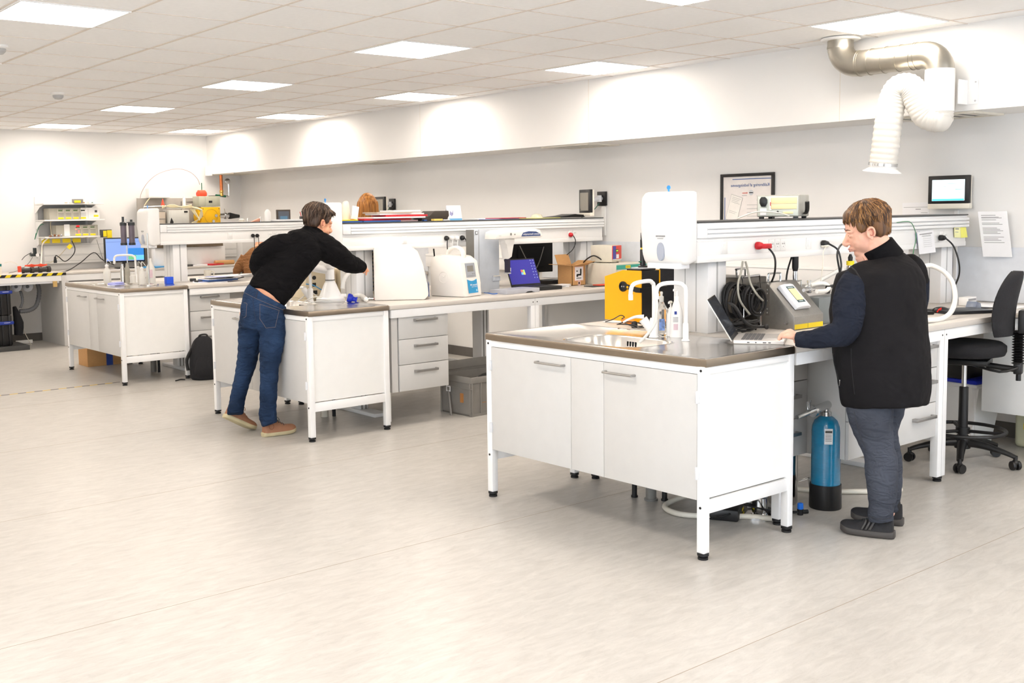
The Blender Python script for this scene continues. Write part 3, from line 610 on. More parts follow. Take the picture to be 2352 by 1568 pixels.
# paper on the rail, the wall, post-it notes
def sheet(name, corners, m, label, cat='paper', lines=None, t=.0015, out=(0, -1, 0), text=None):
    P = [Vector(c) for c in corners]; o = Vector(out); c0 = P[0].copy(); b = MB()
    lo = [p-c0 for p in P]; b.ring_loft([lo, [p+o*t for p in lo]], 0)
    if lines:
        for (u0, u1, v0, v1) in lines:
            def q(u, v): return (P[0]-c0)*(1-u)*(1-v)+(P[1]-c0)*u*(1-v)+(P[2]-c0)*u*v+(P[3]-c0)*(1-u)*v+o*(t+.0006)
            b.quad([q(u0, v0), q(u1, v0), q(u1, v1), q(u0, v1)], 1)
    return tag(obj(name, b, [m, ink_m], loc=c0), label, cat)
Yp = YC[0]-.166
def onY(pts, y): return [atY(px, py, y) for px, py in pts]
sheet('printed_sheet', onY([(2104, 536), (2112, 583), (2122, 582), (2112, 531)], Yp-.002), pblue_m, 'pale blue sheet edge behind the printed table on the rail')
sheet('printed_sheet', onY([(2106, 533), (2111, 584), (2149, 579), (2143, 528)], Yp-.008), paper_m, 'white sheet with a printed table hanging on the nearest rail', lines=[(.1, .14, .12, .9)]+[(.15+.09*i, .16+.09*i, .3, .82) for i in range(7)]+[(.2, .22, .25, .8)])
sheet('sticky_note', onY([(2191, 519), (2192, 545), (2207, 546), (2206, 519)], Yp-.001), mat('pale_note', (238, 236, 176), .7), 'pale yellow note left of the bright yellow note on the rail', 'note', lines=[(.2, .3, .15, .7), (.5, .55, .1, .6)])
sheet('sticky_note', onY([(2206, 520), (2207, 546), (2222, 545), (2218, 520)], Yp-.003), mat('bright_note', (240, 236, 120), .7), 'bright yellow sticky note on the nearest rail', 'note')
sheet('printed_sheet', [Vector((SPX1+.01, 3.47, 1.50)), Vector((SPX1+.04, 3.44, 1.20)), Vector((SPX1+.06, 3.26, 1.20)), Vector((SPX1+.03, 3.29, 1.50))], paper_m, 'long printed sheet hanging off the wall end of the nearest rail', out=(-1, 0, 0), lines=[(v, v+.012, .1, .6+.3*((i*7) % 3)/3) for i, v in enumerate([.08, .12, .14, .18, .25, .28, .36, .39, .42, .45, .48, .56, .6, .63, .68])])
sheet('printed_sheet', [atX(px, py, XW-.002) for px, py in ((2073, 466), (2073, 494), (2134, 494), (2134, 464))], paper_m, 'white printed sheet on the wall left of the lit wall monitor', out=(-1, 0, 0), lines=[(.36, .39, .05, .95), (.5, .56, .5, .7), (.8, .83, .7, .95)])
# wall monitors ------------------------------------------------------------
def monitor(label, c, rotz, w, h, scr, decor=None, chin=.035):
    t = thing('wall_monitor', label, 'monitor', c, rotz)
    b = MB(); b.box(-w/2, w/2, 0, .03, -h/2, h/2, 0, .004); b.box(-w/2-.002, w/2+.002, .002, .045, -h/2-chin, -h/2+.002, 1, .004); b.box(-w/2+.003, w/2-.003, .03, .048, -h/2, h/2-.004, 1, .004); obj('case', b, [bk_m, cream_m], t)
    b = MB(); b.box(-w/2+.03, w/2-.03, -.002, .001, -h/2+.02, h/2-.028); s = obj('screen', b, scr, t)
    if decor: decor(s, w, h)
    return t
def lit(s, w, h):
    b = MB()
    b.box(-w/2+.032, w/2-.032, -.003, -.0022, h/2-.048, h/2-.045, 0); b.box(-.02, w/2-.04, -.003, -.0022, h/2-.056, h/2-.054, 1)
    for i in range(4): b.box(-.085+.05*i, -.062+.05*i, -.003, -.0022, .018, .024, 2)
    b.box(.05, w/2-.034, -.003, -.0022, .0, .003, 1); b.box(.06, .085, -.003, -.0022, -.025, -.018, 2)
    b.box(-w/2+.032, w/2-.032, -.003, -.0022, -h/2+.021, -h/2+.033, 3)
    obj('screen_graphics', b, [screen('scr_yel', (190, 220, 140), 1), screen('scr_grn', (60, 150, 120), .8), screen('scr_grey', (180, 200, 210), .8), screen('scr_cy', (70, 180, 220), 1)], s)
c = atX(2178, 437, 7.21); monitor('wall monitor with a lit pale blue screen above the nearest rail', (7.21, c.y, 1.650), R(-90+0), .285, .19, screen('screen_lit', (212, 240, 244), 1.25), lit)
b = MB(); b.box(-.028, 0, -.05, .05, -.05, .05, 0, .003); tag(obj('monitor_bracket', b, lg_m, loc=(XW-.001, c.y, 1.66)), 'grey wall bracket carrying the lit monitor', 'bracket')
b = MB(); b.box(-.02, 0, -.012, .012, -.62, -.15, 0, .002); tag(obj('cable_duct', b, wp_m, loc=(XW-.001, c.y-.03, 1.66)), 'thin white cable duct below the lit wall monitor', 'cable duct')
def arm_monitor(px, py, px2, py2, ang, label, lab2, w, h, lab3, lab4):
    wp = atX(px2, py2, XW-.012); m = atX(px, py, 7.03)
    m.y = wp.y + (m.y-wp.y)*1.0
    t = monitor(label, m, ang, w, h, lcd_m if True else None, chin=.03)
    a = thing('wall_mount', lab2, 'wall mount', (XW-.001, wp.y, wp.z))
    b = MB(); b.box(-.022, 0, -.055, .055, -.065, .065, 0, .004); obj('wall_plate', b, bk_m, a)
    b = MB(); b.lathe([(.025, -.03), (.025, .03)], (-.05, .0, 0), 16); b.tube([(-.02, 0, 0), (-.06, .0, 0), (m.x-XW+.05, (m.y-wp.y)*.75, m.z-wp.z+.0)], [.02, .022, .016], 10); obj('link', b, alu_m, a)
    cable('green_wire', [Vector((XW-.05, wp.y, wp.z-.04)), Vector((XW-.10, wp.y+.02, wp.z-.1)), Vector((m.x+.03, m.y-.04, m.z-.06))], .004, mat('wire_green2', (50, 110, 90), .5), lab3)
    b = MB(); b.box(-.02, 0, -.02, .02, -.34, -.07, 0, .002); tag(obj('cable_duct', b, wp_m, loc=(XW-.001, wp.y-.02, wp.z)), lab4, 'cable duct')
arm_monitor(1342, 462, 1383, 456, R(-112), 'tilted wall monitor seen from the side, above the long black tray', 'black and silver wall arm holding the monitor above the black tray', .24, .21, 'green lead under the monitor arm above the black tray', 'white cable duct below the monitor arm above the black tray')
arm_monitor(871, 472, 901, 469, R(-100), 'dark wall monitor beside the long light brown hair', 'black and silver wall arm holding the monitor beside the long hair', .26, .2, 'green lead under the monitor arm beside the long hair', 'white cable duct below the monitor arm beside the long hair')
# trunking along the long wall
for (y0, y1, lab) in ((-3.9, 2.95, 'white wall trunking above the right hand bench'), (4.46, 6.28, 'white wall trunking between the nearest and middle benches'), (7.8, 9.63, 'white wall trunking between the middle and furthest benches')):
    b = MB(); b.box(-.055, 0, 0, y1-y0, .955, 1.095, 0, .004); b.box(-.057, -.05, 0, y1-y0, 1.070, 1.074, 1); tag(obj('wall_trunking', b, [wp_m, lg_m], loc=(XW-.001, y0, 0)), lab, 'wall trunking')
for (y0, y1, lab) in ((2.96, 4.45, 'nearest'), (6.30, 7.78, 'middle'), (9.65, 11.13, 'furthest')):
    b = MB(); b.box(-.01, 0, 0, y1-y0, .90, 1.262); tag(obj('splash_panel', b, mat('splash_grey', (222, 226, 232), .4), loc=(XW-.001, y0, 0)), 'pale grey wall panel at the wall end of the '+lab+' bench', 'panel')
    b = MB(); b.lathe([(.012, 0), (.012, .03), (.024, .035), (.026, .07), (.018, .08)], (0, 0, 0), 16, 0, (-1, 0, 0)); tag(obj('gas_tap', b, rub_m, loc=(XW-.012, y0+.60+.13*(lab == 'nearest'), 1.15)), 'black round knob on the wall panel of the '+lab+' bench', 'knob')
# poster -------------------------------------------------------------------
px0, px1 = 5.109, 5.625; w = px1-px0; h = .60
t = thing('framed_poster', 'black framed poster about calibration on the long wall, behind the beige instrument', 'poster', (XW-.001, (px0+px1)/2, 1.825-h), R(-90), )
b = MB(); b.box(-w/2, w/2, -.02, 0, 0, .022, 0, .002); b.box(-w/2, w/2, -.02, 0, h-.024, h, 0, .002); b.box(-w/2, -w/2+.024, -.02, 0, .02, h-.02, 0, .002); b.box(w/2-.024, w/2, -.02, 0, .02, h-.02, 0, .002); obj('frame', b, bk_m, t)
b = MB(); b.box(-w/2+.02, w/2-.02, -.008, -.001, .02, h-.02); pr = obj('print', b, mat('poster_paper', (236, 230, 226), .5), t)
b = MB(); y_ = -.0095
b.box(-w/2+.115, w/2-.032, y_, y_+.001, h-.048, h-.042, 0); b.box(-w/2+.038, -w/2+.044, y_, y_+.001, .03, h-.19, 0)
b.box(-w/2+.065, w/2-.03, y_, y_+.001, .175, .205, 1)
for i in range(6): b.box(-w/2+.065, w/2-.03, y_, y_+.001, .155-.02*i, .161-.02*i, 2)
for i in range(4): b.box(-.0+.0, w/2-.05-.02*(i % 2), y_, y_+.001, .345-.03*i, .3475-.03*i, 2)
for i in range(4): b.box(w/2-.05-.115+.02*(i % 2), w/2-.05, y_, y_+.001, .415-.016*i, .4185-.016*i, 2)
b.lathe([(.021, 0), (.021, .001)], (.04, y_, .445), 20, 3, (0, -1, 0)); b.lathe([(.006, 0), (.006, .001)], (.0, y_, .443), 14, 4, (0, -1, 0)); b.box(-.045, -.008, y_, y_+.001, .439, .446, 4); b.box(-.048, .0, y_, y_+.001, .421, .424, 2); b.box(.022, .058, y_-.001, y_, .441, .448, 5)
M = Matrix.Translation((-.125, y_, .32))@Matrix.Rotation(R(16), 4, 'Y')
nb = MB(); nb.box(-.058, .058, -.0005, .001, -.105, .105, 6); nb.box(-.056, .056, -.001, .0, -.103, .103, 7)
for i in range(6): nb.box(-.04, .045-.01*(i % 3), -.0016, -.0012, .085-.013*i-(.06 if i > 3 else 0), .087-.013*i-(.06 if i > 3 else 0), 2)
nb.xf(M); me = bpy.data.meshes.new('tmp'); nb.bm.to_mesh(me); b.bm.from_mesh(me); nb.bm.free()
obj('print_graphics', b, [inkb_m, mat('print_band', (160, 190, 218), .5), ink_m, mat('print_disc', (206, 210, 216), .5), mat('print_red', (220, 120, 110), .5), mat('print_navy', (70, 76, 110), .5), ink_m, mat('poster_note', (240, 236, 230), .5)], pr)
writing('Kalibrering af ledningsevne', .0345, inkb_m, parent=pr, mtx=facing((.028, y_-.0004, .505), (1, 0, 0), (0, 0, 1)))
# beige box instrument on the shelf
p = atY(1795, 501, 3.70); t = thing('bench_instrument', 'grey bench instrument with cream rear plates standing on the nearest shelf', 'instrument', (p.x, 3.70, 1.484), R(-67))
b = MB(); b.box(-.118, .118, -.10, .18, .012, .135, 0, .006); obj('case', b, mat('case_grey', (170, 168, 160), .5), t)
b = MB(); b.box(-.112, .112, -.103, -.099, .018, .128, 0, .001); obj('rear_plate', b, mat('plate_grey', (206, 212, 204), .5), t)
b = MB(); b.box(-.04, .105, -.106, -.102, .085, .120, 0, .001); b.box(-.04, .105, -.106, -.102, .055, .083, 0, .001); b.box(.03, .085, -.106, -.102, .028, .04, 0, .001); obj('cream_cover', b, mat('cover_cream', (244, 222, 172), .5), t)
b = MB(); b.prism([(-.10, .09), (-.10, .11), (-.09, .125), (-.07, .125), (-.058, .11), (-.058, .09), (-.068, .07), (-.09, .07)], 'y', -.114, -.102, 0, .001); b.cyl((0, -.106, .04), (0, -.102, .04), .006, seg=12); obj('mains_inlet', b, bk_m, t)
b = MB(); b.box(-.045, -.035, -.106, -.102, .05, .12, 0); b.box(-.042, -.038, -.108, -.104, .075, .095, 1); obj('selector_switch', b, [wp_m, red_m], t)
b = MB(); b.box(-.098, -.062, -.109, -.104, .02, .06, 0, .002); obj('paper_tag', b, paper_m, t)
b = MB(); b.tube([(.124, .03, .03), (.135, -.0, .03), (.155, -.07, .05), (.16, -.10, .095)], [(.006, .012)]*4, 8, smooth=3); obj('carry_handle', b, bk_m, t)
b = MB()
for x in (-.095, .095):
    for y in (-.08, .16): b.box(x-.012, x+.012, y-.012, y+.012, 0, .013)
obj('foot', b, bk_m, t)
cable('mains_lead', [Vector((p.x-.10, 3.58, 1.50)), Vector((p.x-.16, 3.62, 1.52)), Vector((p.x-.24, 3.70, 1.525)), Vector((p.x-.33, 3.76, 1.49))], .004, cream_m, 'cream mains lead behind the grey instrument on the nearest shelf')
# probe in steel holder, tubes and clamps right of the control box --------------
q = atY(1826, 655, 3.56); t = thing('sensor_probe', 'black cable probe upright in a steel clamp behind the control box', 'probe', (q.x, 3.56, .896)); z = q.z-.896
b = MB(); b.lathe([(.013, z+.02), (.014, z+.055), (.012, z+.08)], seg=16); obj('steel_collar', b, chrome_m, t)
b = MB(); b.lathe([(.013, z+.08), (.018, z+.10), (.018, z+.16), (.014, z+.175), (.009, z+.19)], seg=16); b.tube([(0, 0, z+.19), (.003, 0, z+.215), (.008, .01, z+.22), (-.006, .02, z+.16), (-.03, .03, z+.08), (-.045, .03, z-.0)], .005, 8, smooth=4); b.cyl((0, 0, .0), (0, 0, z+.02), .008); obj('probe_body', b, rub_m, t)
b = MB()
for k in (-1, 1): b.box(-.03, .03, k*.02-.003, k*.02+.003, z+.02, z+.03); b.cyl((k*.028, -.02, .0), (k*.028, -.02, z+.03), .003)
b.cyl((0, 0, z+.022), (0, 0, z+.028), .02); obj('clamp', b, chrome_m, t)
cable('white_hose', [atY(1862, 655, 3.5), atY(1880, 651, 3.48), atY(1895, 652, 3.46), atY(1904, 660, 3.44), atY(1896, 668, 3.42), atY(1876, 669, 3.40)], .012, whose_m, 'white hose bend left of the person in the vest, at the clamps', 'hose')
cable('white_hose', [atY(1848, 662, 3.52), atY(1870, 650, 3.52), atY(1900, 635, 3.52), atY(1930, 618, 3.52)], .012, whose_m, 'straight white hose rising behind the clamps to the right', 'hose')
t = thing('tube_clamp', 'chrome wing nut pipe clamp on the white hose left of the vest', 'clamp', atY(1858, 665, 3.42))
b = MB(); b.cyl((-.05, .0, 0), (.05, 0, -.0), .010, seg=14); b.lathe([(.02, -.006), (.02, .006)], (0, 0, 0), 18, 0, (1, 0, 0)); obj('pipe', b, chrome_m, t)
b = MB(); b.tube([(-.014, 0, .05), (-.003, 0, .018), (.003, 0, .018), (.016, 0, .05)], .004, 8); obj('wing_nut', b, chrome_m, t)
b = MB(); b.box(-.14, .14, -.0, .12, 0, .15, 0, .004); tag(obj('grey_case', b, mat('case_bluegrey', (120, 126, 128), .45), loc=(5.42, 3.40+.01, .896)), 'flat blue grey case behind the steel control box', 'case')
b = MB(); b.box(-.17, .17, 0, .20, 0, .165, 0, .004); tag(obj('steel_enclosure', b, mat('box_steel'), (0), None) if False else obj('steel_enclosure', b, mat('box_steel', (158, 156, 152), .38), loc=(5.78, 3.34, .896)), 'steel enclosure beside the chest of the person in the vest', 'instrument')
q = atY(1905, 650, 3.44); t = thing('bracket_grip', 'black carry grip standing on the steel enclosure beside the vest', 'handle', (q.x+.03, 3.44, 1.061)); 
b = MB(); b.prism([(-.06, 0), (-.05, .045), (.055, .05), (.06, 0), (.045, 0), (.04, .036), (-.035, .034), (-.04, 0)], 'y', -.012, .012, 0, .002); obj('grip', b, bk_m, t)
q = atY(1953, 603, 3.5); b = MB(); b.lathe([(.02, -.3), (.02, -.02), (.013, -.018), (.013, .0)], seg=14); b.cyl((0, 0, -.015), (0, 0, .01), .022, mi=1); b.lathe([(.012, .01), (.014, .03), (.006, .05)], seg=14, mi=2); tag(obj('gas_fitting', b, [chrome_m, yel_m, rub_m], loc=(q.x, 3.5, q.z)), 'fitting with yellow ring and black cap before the chest of the vest', 'fitting')
# big white hose loop, laptop and mouse at the right ------------------------------
yb = 3.14; hp = [(2122, 612, 3.3), (2140, 610, 3.28), (2168, 624, 3.2), (2188, 650, 3.15), (2194, 685, 3.1), (2185, 715, 3.06), (2165, 731, 3.04), (2138, 735, 3.03), (2105, 734, 3.05), (2080, 728, 3.1)]
cable('white_hose', [atY(a, c_, y) for a, c_, y in hp], .0145, whose_m, 'thick white hose looping out right of the vest over the desk', 'hose')
lp = atZ(2165, 718, .90)
laptop('open black laptop with brown grey screen right of the person in the vest', (6.17, 3.53, .896), R(-22), .34, .235, 12, bk_m, bk_m, mat('brown_screen', (84, 76, 66), .2, noise=.04), mat('black_keys', (34, 34, 36), .5))
b = MB(); b.box(-.16, .16, -.11, .11, 0, .018, 0, .005); q = atZ(2238, 718, .90); tag(obj('closed_keyboard', b, mat('slate_black', (40, 42, 46), .35), loc=(q.x+.02, q.y+.09, .896), rotz=R(-25)), 'flat black keyboard on the desk left of the office chair', 'keyboard')
q = atZ(2160, 716, .90); t = thing('computer_mouse', 'black computer mouse with a red side before the brown grey screen', 'mouse', (q.x, q.y, .896), R(-30))
b = MB(); b.ell((0, 0, .012), (.055, .032, .024)); 
for v in b.bm.verts: v.co.z = max(v.co.z, .0)
obj('mouse_shell', b, bk_m, t, sharp=70)
b = MB(); b.prism([(-.045, .006), (-.03, .026), (-.012, .034), (-.02, .006)], 'y', -.034, -.026, 0, .002); obj('red_side', b, mat('mouse_red', (240, 40, 30), .4), t)
q = atZ(2215, 695, .9); b = MB(); b.box(-.06, .06, -.03, .03, 0, .055, 0, .004); b.box(-.05, .05, -.0305, -.0301, .03, .045, 1); tag(obj('small_carton', b, [wp_m, ink_m], loc=(6.95, 3.40, .896)), 'white carton with grey print near the wall, behind the black keyboard', 'box')
for k in range(3):
    b = MB(); b.box(-.12, .12, -.08, .09, 0, .004, 0, .001); tag(obj('paper_sheet', b, paper_m, loc=(6.98-.03*k, 3.14+.05*k, .896+.0045*k), rotz=.3*k), ('lowest', 'middle', 'topmost')[k]+' loose sheet right of the black keyboard, half behind the chair back', 'paper', group='loose sheets behind the chair back')
b = MB(); b.prism([(-.08, 0), (.08, 0), (.05, .035), (-.03, .05)], 'y', -.03, .03, 0, .004); tag(obj('desk_stapler', b, mat('blue_grey', (110, 120, 140), .4), loc=(6.72, 3.25, .896), rotz=.2), 'blue grey stapler shaped tool behind the black keyboard', 'stapler')
# side bench along the wall, cut by the right edge ------------------------------------
t = thing('wall_bench', 'light grey wall bench with drawers, cut by the right edge of the view', 'lab bench', (6.66, 2.935, 0))
b = MB(); b.box(-.04, .624, -3.6, 0, .862, .895, 0, .006); obj('worktop', b, top_m, t)
b = MB(); b.box(.04, .60, -.9, -.02, .268, .855, 0, .003); obj('cabinet_body', b, panel_m, t)
b = MB(); b.box(.022, .038, -.03, .23, .268, .855, 0, .002); obj('side_board', b, panel_m, t)
for z0, z1 in ((.27, .45), (.455, .65), (.655, .85)):
    b = MB(); b.box(.022, .038, -.60, -.04, z0, z1, 0, .002); d = obj('drawer', b, panel_m, t)
    b = MB(); b.box(-.012, -.002, -.40, -.2, z1-.07, z1-.052, 0, .002); b.box(-.004, .024, -.39, -.375, z1-.07, z1-.052); b.box(-.004, .024, -.225, -.21, z1-.07, z1-.052); obj('handle', b, handle_m, d)
for y in (-.2, -1.9): b = MB(); b.box(.0, .04, y-.02, y+.02, 0, .862, 0, .003) if y < -1 else b.box(.56, .60, y-.02, y+.02, 0, .27); obj('leg', b, frame_m, t)
for k, (m, lab) in enumerate(((pblue_m, 'lowest, lilac'), (inkb_m, 'middle, blue'), (paper_m, 'topmost, white'))):
    b = MB(); b.box(-.15, .15, -.21, .0, 0, .012, 0, .001); tag(obj('document_folder', b, m, loc=(6.95, 2.90, .896+.0125*k), rotz=.04*k), lab+' folder of the stack at the right edge', 'folder', group='folders at the right edge')
# floor things at the right ------------------------------------------------------------
t = thing('storage_bucket', 'white square bucket with blue lid behind the office chair stem', 'bucket', (6.90, 3.36, 0), R(-5))
b = MB(); b.ring_loft([[(sx*(.115+.03*z/.4), sy*(.115+.03*z/.4), z) for sx, sy in ((-1, -1), (1, -1), (1, 1), (-1, 1))] for z in (.0, .2, .40)], 0); 
bmesh.ops.bevel(b.bm, geom=[e for e in b.bm.edges if abs((e.verts[0].co-e.verts[1].co).normalized().z) > .8], offset=.03, segments=3, affect='EDGES'); obj('bucket_body', b, wp_m, t)
b = MB(); b.box(-.152, .152, -.152, .152, .385, .415, 0, .012); obj('rim', b, wp_m, t)
b = MB(); b.box(-.150, .150, -.150, .150, .413, .44, 0, .01); b.box(-.11, .11, -.11, .11, .438, .442, 0); obj('lid', b, blue_m, t)
b = MB(); b.box(-.035, .035, -.158, -.15, .34, .40, 0, .003); obj('clip', b, wp_m, t)
b = MB(); b.box(-.13, .13, -.11, .11, 0, .12, 0, .006); tag(obj('black_box', b, bk_m, loc=(6.86, 3.40, .443)), 'matt black box standing on the blue lid', 'box')
t = thing('canister', 'yellowish plastic canister with yellow label at the right edge of the floor', 'canister', (7.10, 3.02, 0))
b = MB(); b.box(-.09, .09, -.09, .09, 0, .27, 0, .03, 3); obj('canister_body', b, mat('canister_plastic', (206, 204, 172), .4), t)
b = MB(); b.lathe([(.025, .27), (.025, .295)], seg=14); obj('cap', b, wp_m, t); b = MB(); b.box(-.0915, -.09, -.045, .03, .12, .16); obj('label', b, yel_m, t)
# blue pressure cylinder
cy = (4.887, 3.103, 0); t = thing('pressure_cylinder', 'blue pressure cylinder in a black foot, beside the legs of the person in the vest', 'gas cylinder', cy)
b = MB(); b.lathe([(.079, 0), (.081, .006), (.079, .125), (.076, .127)], seg=32); obj('foot_ring', b, bk_m, t)
b = MB(); b.lathe([(.072, .05), (.073, .12), (.073, .40), (.070, .43), (.058, .458), (.036, .475), (.025, .48)], seg=36); obj('cylinder_body', b, cyl_m, t, sharp=60)
b = MB(); M = facing(Vector((-.055, -.049, .385)), (.66, -.75, 0), (0, 0, 1)); b.box(-.02, .02, -.04, .04, -.001, .001, 0); b.box(-.017, .017, .018, .03, .0, .0016, 1)
for i in range(5): b.box(-.016, .015, .008-.008*i, .010-.008*i, .0, .0016, 1)
b.xf(M); obj('label', b, [paper_m, dg_m], t)
b = MB(); b.lathe([(.026, .478), (.026, .50), (.018, .505), (.018, .535)], seg=18); b.cyl((-.12, -.0, .52), (.10, .0, .545), .021, seg=16); b.cyl((.06, 0, .538), (.085, 0, .543), .033, seg=20); b.lathe([(.03, -.01), (.03, .01)], (-.12, 0, .52), 20, 0, (1, 0, .1)); b.cyl((-.26, .0, .505), (-.12, 0, .52), .011, seg=12); obj('valve_head', b, chrome_m, t)
b = MB(); b.tube([(-.175, 0, .575), (-.165, 0, .535), (-.155, 0, .535), (-.145, 0, .578)], .005, 8); obj('wing_nut', b, chrome_m, t); b = MB(); b.tube([(.035, 0, .60), (.045, 0, .56), (.055, 0, .56), (.07, 0, .60)], .005, 8); obj('wing_nut', b, chrome_m, t)
# steel pots under the desk and the sink cabinet
t = thing('steel_vessel', 'stainless steel vessel with white label between the cabinet leg and the blue cylinder', 'vessel', (4.80, 3.30, 0))
b = MB(); b.lathe([(.07, .0), (.075, .01), (.075, .30), (.08, .305), (.08, .315), (.06, .33), (.02, .34)], seg=28); obj('vessel_body', b, chrome_m, t)
b = MB(); b.tube([(-.0763*math.cos(a)*1, .0763*math.sin(a), .17) for a in [-.5+i*.2 for i in range(12)]], [(.04, .0006)]*12, 6, side=(0, 0, 1)); obj('label', b, paper_m, t)
b = MB(); b.tube([(.04, -.07, .12), (.07, -.11, .14), (.12, -.12, .09)], [.004, .006, .009], 8); b.tube([(.07, -.11, .14), (.08, -.12, .06)], [.005, .009], 8); obj('spring_clip', b, clear_m, t)
t = thing('steel_stand', 'round stainless base and column under the near end of the nearest sink cabinet', 'stand', (4.52, 3.24, 0))
b = MB(); b.lathe([(.12, 0), (.12, .012), (.04, .02), (.036, .09), (.045, .10), (.045, .11), (.03, .115), (.03, .22)], seg=28); b.lathe([(.11, .215), (.11, .225)], seg=28); obj('column', b, chrome_m, t)
t = thing('drain_valve', 'small black valve with blue cap beside the foot of the cabinet', 'valve', atZ(1838, 1182, 0))
b = MB(); b.lathe([(.014, 0), (.016, .03)], seg=14); b.cyl((-.0, 0, .015), (.035, -.02, .015), .011, seg=12); b.cyl((0, 0, .015), (-.06, .03, .018), .007, seg=10); obj('valve_body', b, rub_m, t)
b = MB(); b.lathe([(.013, .03), (.016, .036), (.014, .06), (.010, .062)], seg=16); obj('cap', b, mat('cap_blue', (30, 120, 236), .4), t)
hz = .016
cable('floor_hose', [Vector((4.46, 3.60, .05)), Vector((4.36, 3.64, .03)), Vector((4.25, 3.63, hz)), Vector((4.19, 3.54, hz)), Vector((4.20, 3.44, hz)), Vector((4.30, 3.32, hz)), Vector((4.40, 3.23, hz)), Vector((4.46, 3.13, hz)), Vector((4.50, 3.08, hz))], .0145, hose_m, 'cream hose looping on the floor under the nearest sink cabinet', 'hose')
cable('floor_hose', [Vector((4.98, 3.36, .03)), Vector((5.10, 3.26, hz)), Vector((5.2, 3.16, hz)), Vector((5.32, 3.06, hz)), Vector((5.45, 3.0, hz))], .0145, hose_m, 'cream hose on the floor behind the blue cylinder', 'hose')
b = MB(); b.box(-.16, .16, -.09, .09, .0, .06, 0, .01); b.box(-.03, .03, -.0905, -.089, .02, .035, 1); tag(obj('power_adapter', b, [bk_m, yel_m], loc=(4.42, 3.38, 0), rotz=.5), 'black box with yellow label on the floor under the nearest sink', 'box')
for k, (c, r_, lab) in enumerate((((4.47, 3.22, .06), .07, 'black lead loops on the floor beside the steel base'), ((4.36, 3.35, .09), .08, 'black lead heap on the black floor box'), ((4.30, 3.30, .03), .05, 'single loop of black lead on the floor under the sink'))):
    cable('cable_loop', [Vector((c[0]+r_*math.cos(i*.55)*(1+.15*math.sin(i)), c[1]+r_*math.sin(i*.55)*.8, .012+abs(math.sin(i*.28+k))*c[2])) for i in range(34 if k < 2 else 12)], .0045, rub_m, lab, smooth=3)
for k, (x, y, r_, m, lab) in enumerate(((4.325, 3.79, .028, mg_m, 'grey'), (4.305, 3.89, .014, rub_m, 'black'), (4.37, 3.735, .014, rub_m, 'second black'))):
    b = MB(); b.cyl((0, 0, 0), (0, 0, .268), r_, seg=16); b.cyl((0, 0, 0), (0, 0, .01), r_*1.3, seg=16); tag(obj('drain_pipe', b, m, loc=(x, y, 0)), lab+' drain pipe under the nearest sink cabinet', 'pipe')
for k, (x, y, r_, m, lab) in enumerate(((4.30, 7.06, .03, cream_m, 'cream'), (4.36, 7.02, .014, rub_m, 'black'))):
    b = MB(); b.cyl((0, 0, 0), (0, 0, .268), r_, seg=14); tag(obj('drain_pipe', b, m, loc=(x, y, 0)), lab+' drain pipe under the middle sink cabinet', 'pipe')
for k, (x, y, r_, m, lab) in enumerate(((4.31, 10.34, .03, mg_m, 'grey'), (4.335, 10.27, .014, rub_m, 'black'))):
    b = MB(); b.cyl((0, 0, 0), (0, 0, .268), r_, seg=14); tag(obj('drain_pipe', b, m, loc=(x, y, 0)), lab+' drain pipe under the furthest sink cabinet', 'pipe')
b = MB(); b.box(-.45, .45, -.005, .005, 0, .28, 0); tag(obj('black_case', b, bk_m, loc=(5.1, 3.95, 0)), 'black panel on the floor under the nearest desk behind the cylinder', 'panel')
b = MB(); b.box(0, .55, 0, .5, .43, .86); tag(obj('under_desk_cabinet', b, grey_m, loc=(4.48+.02, 3.30, 0)), 'grey cabinet block under the nearest desk behind the blue cylinder', 'cabinet') if False else b.bm.free()
# extraction duct -------------------------------------------------------------------------
DX = 6.60
t = thing('extraction_duct', 'silver and white fume extraction duct with flexible hose hanging at the bulkhead', 'extraction duct', (DX, 4.13, ZC))
def L(v): return Vector(v)-Vector((DX, 4.13, ZC))
b = MB(); b.lathe([(.125, -.004), (.128, -.012), (.12, -.02), (.09, -.02)], seg=36); obj('ceiling_collar', b, wp_m, t)
rr = .084
ZR = 2.485
arc1 = [L((DX, 4.13-.13+.13*math.cos(a), ZR+.13-.13*math.sin(a))) for a in [i*math.pi/2/8 for i in range(9)]]
b = MB(); b.tube([L((DX, 4.13, ZC))]+arc1+[L((DX, 3.97, ZR))], rr, 32)
b.tube([L((DX, 3.99, ZR)), L((DX, 3.56, ZR))], rr*.985, 32)
arc2 = [L((DX, 3.545-.105*math.sin(a), ZR-.105+.105*math.cos(a))) for a in [i*math.pi/2/8 for i in range(9)]]
b.tube([L((DX, 3.60, ZR))]+arc2+[L((DX, 3.44, 2.37))], rr, 32)
b.lathe([(rr+.002, -.006), (rr+.002, .006)], L((DX, 4.13, 2.605)), 32)
for y in (3.985, 3.90, 3.80, 3.70, 3.61, 3.585): b.lathe([(rr+.0025, -.003), (rr+.0025, .003)], L((DX, y, ZR)), 32, 0, (0, 1, .12 if 3.6 < y < 3.95 else 0))
obj('metal_pipe', b, galv_m, t, sharp=50)
b = MB(); b.cyl(L((DX, 3.44, 2.385)), L((DX, 3.44, 2.125)), rr*1.04, seg=32); obj('white_pipe', b, wp_m, t, sharp=50)
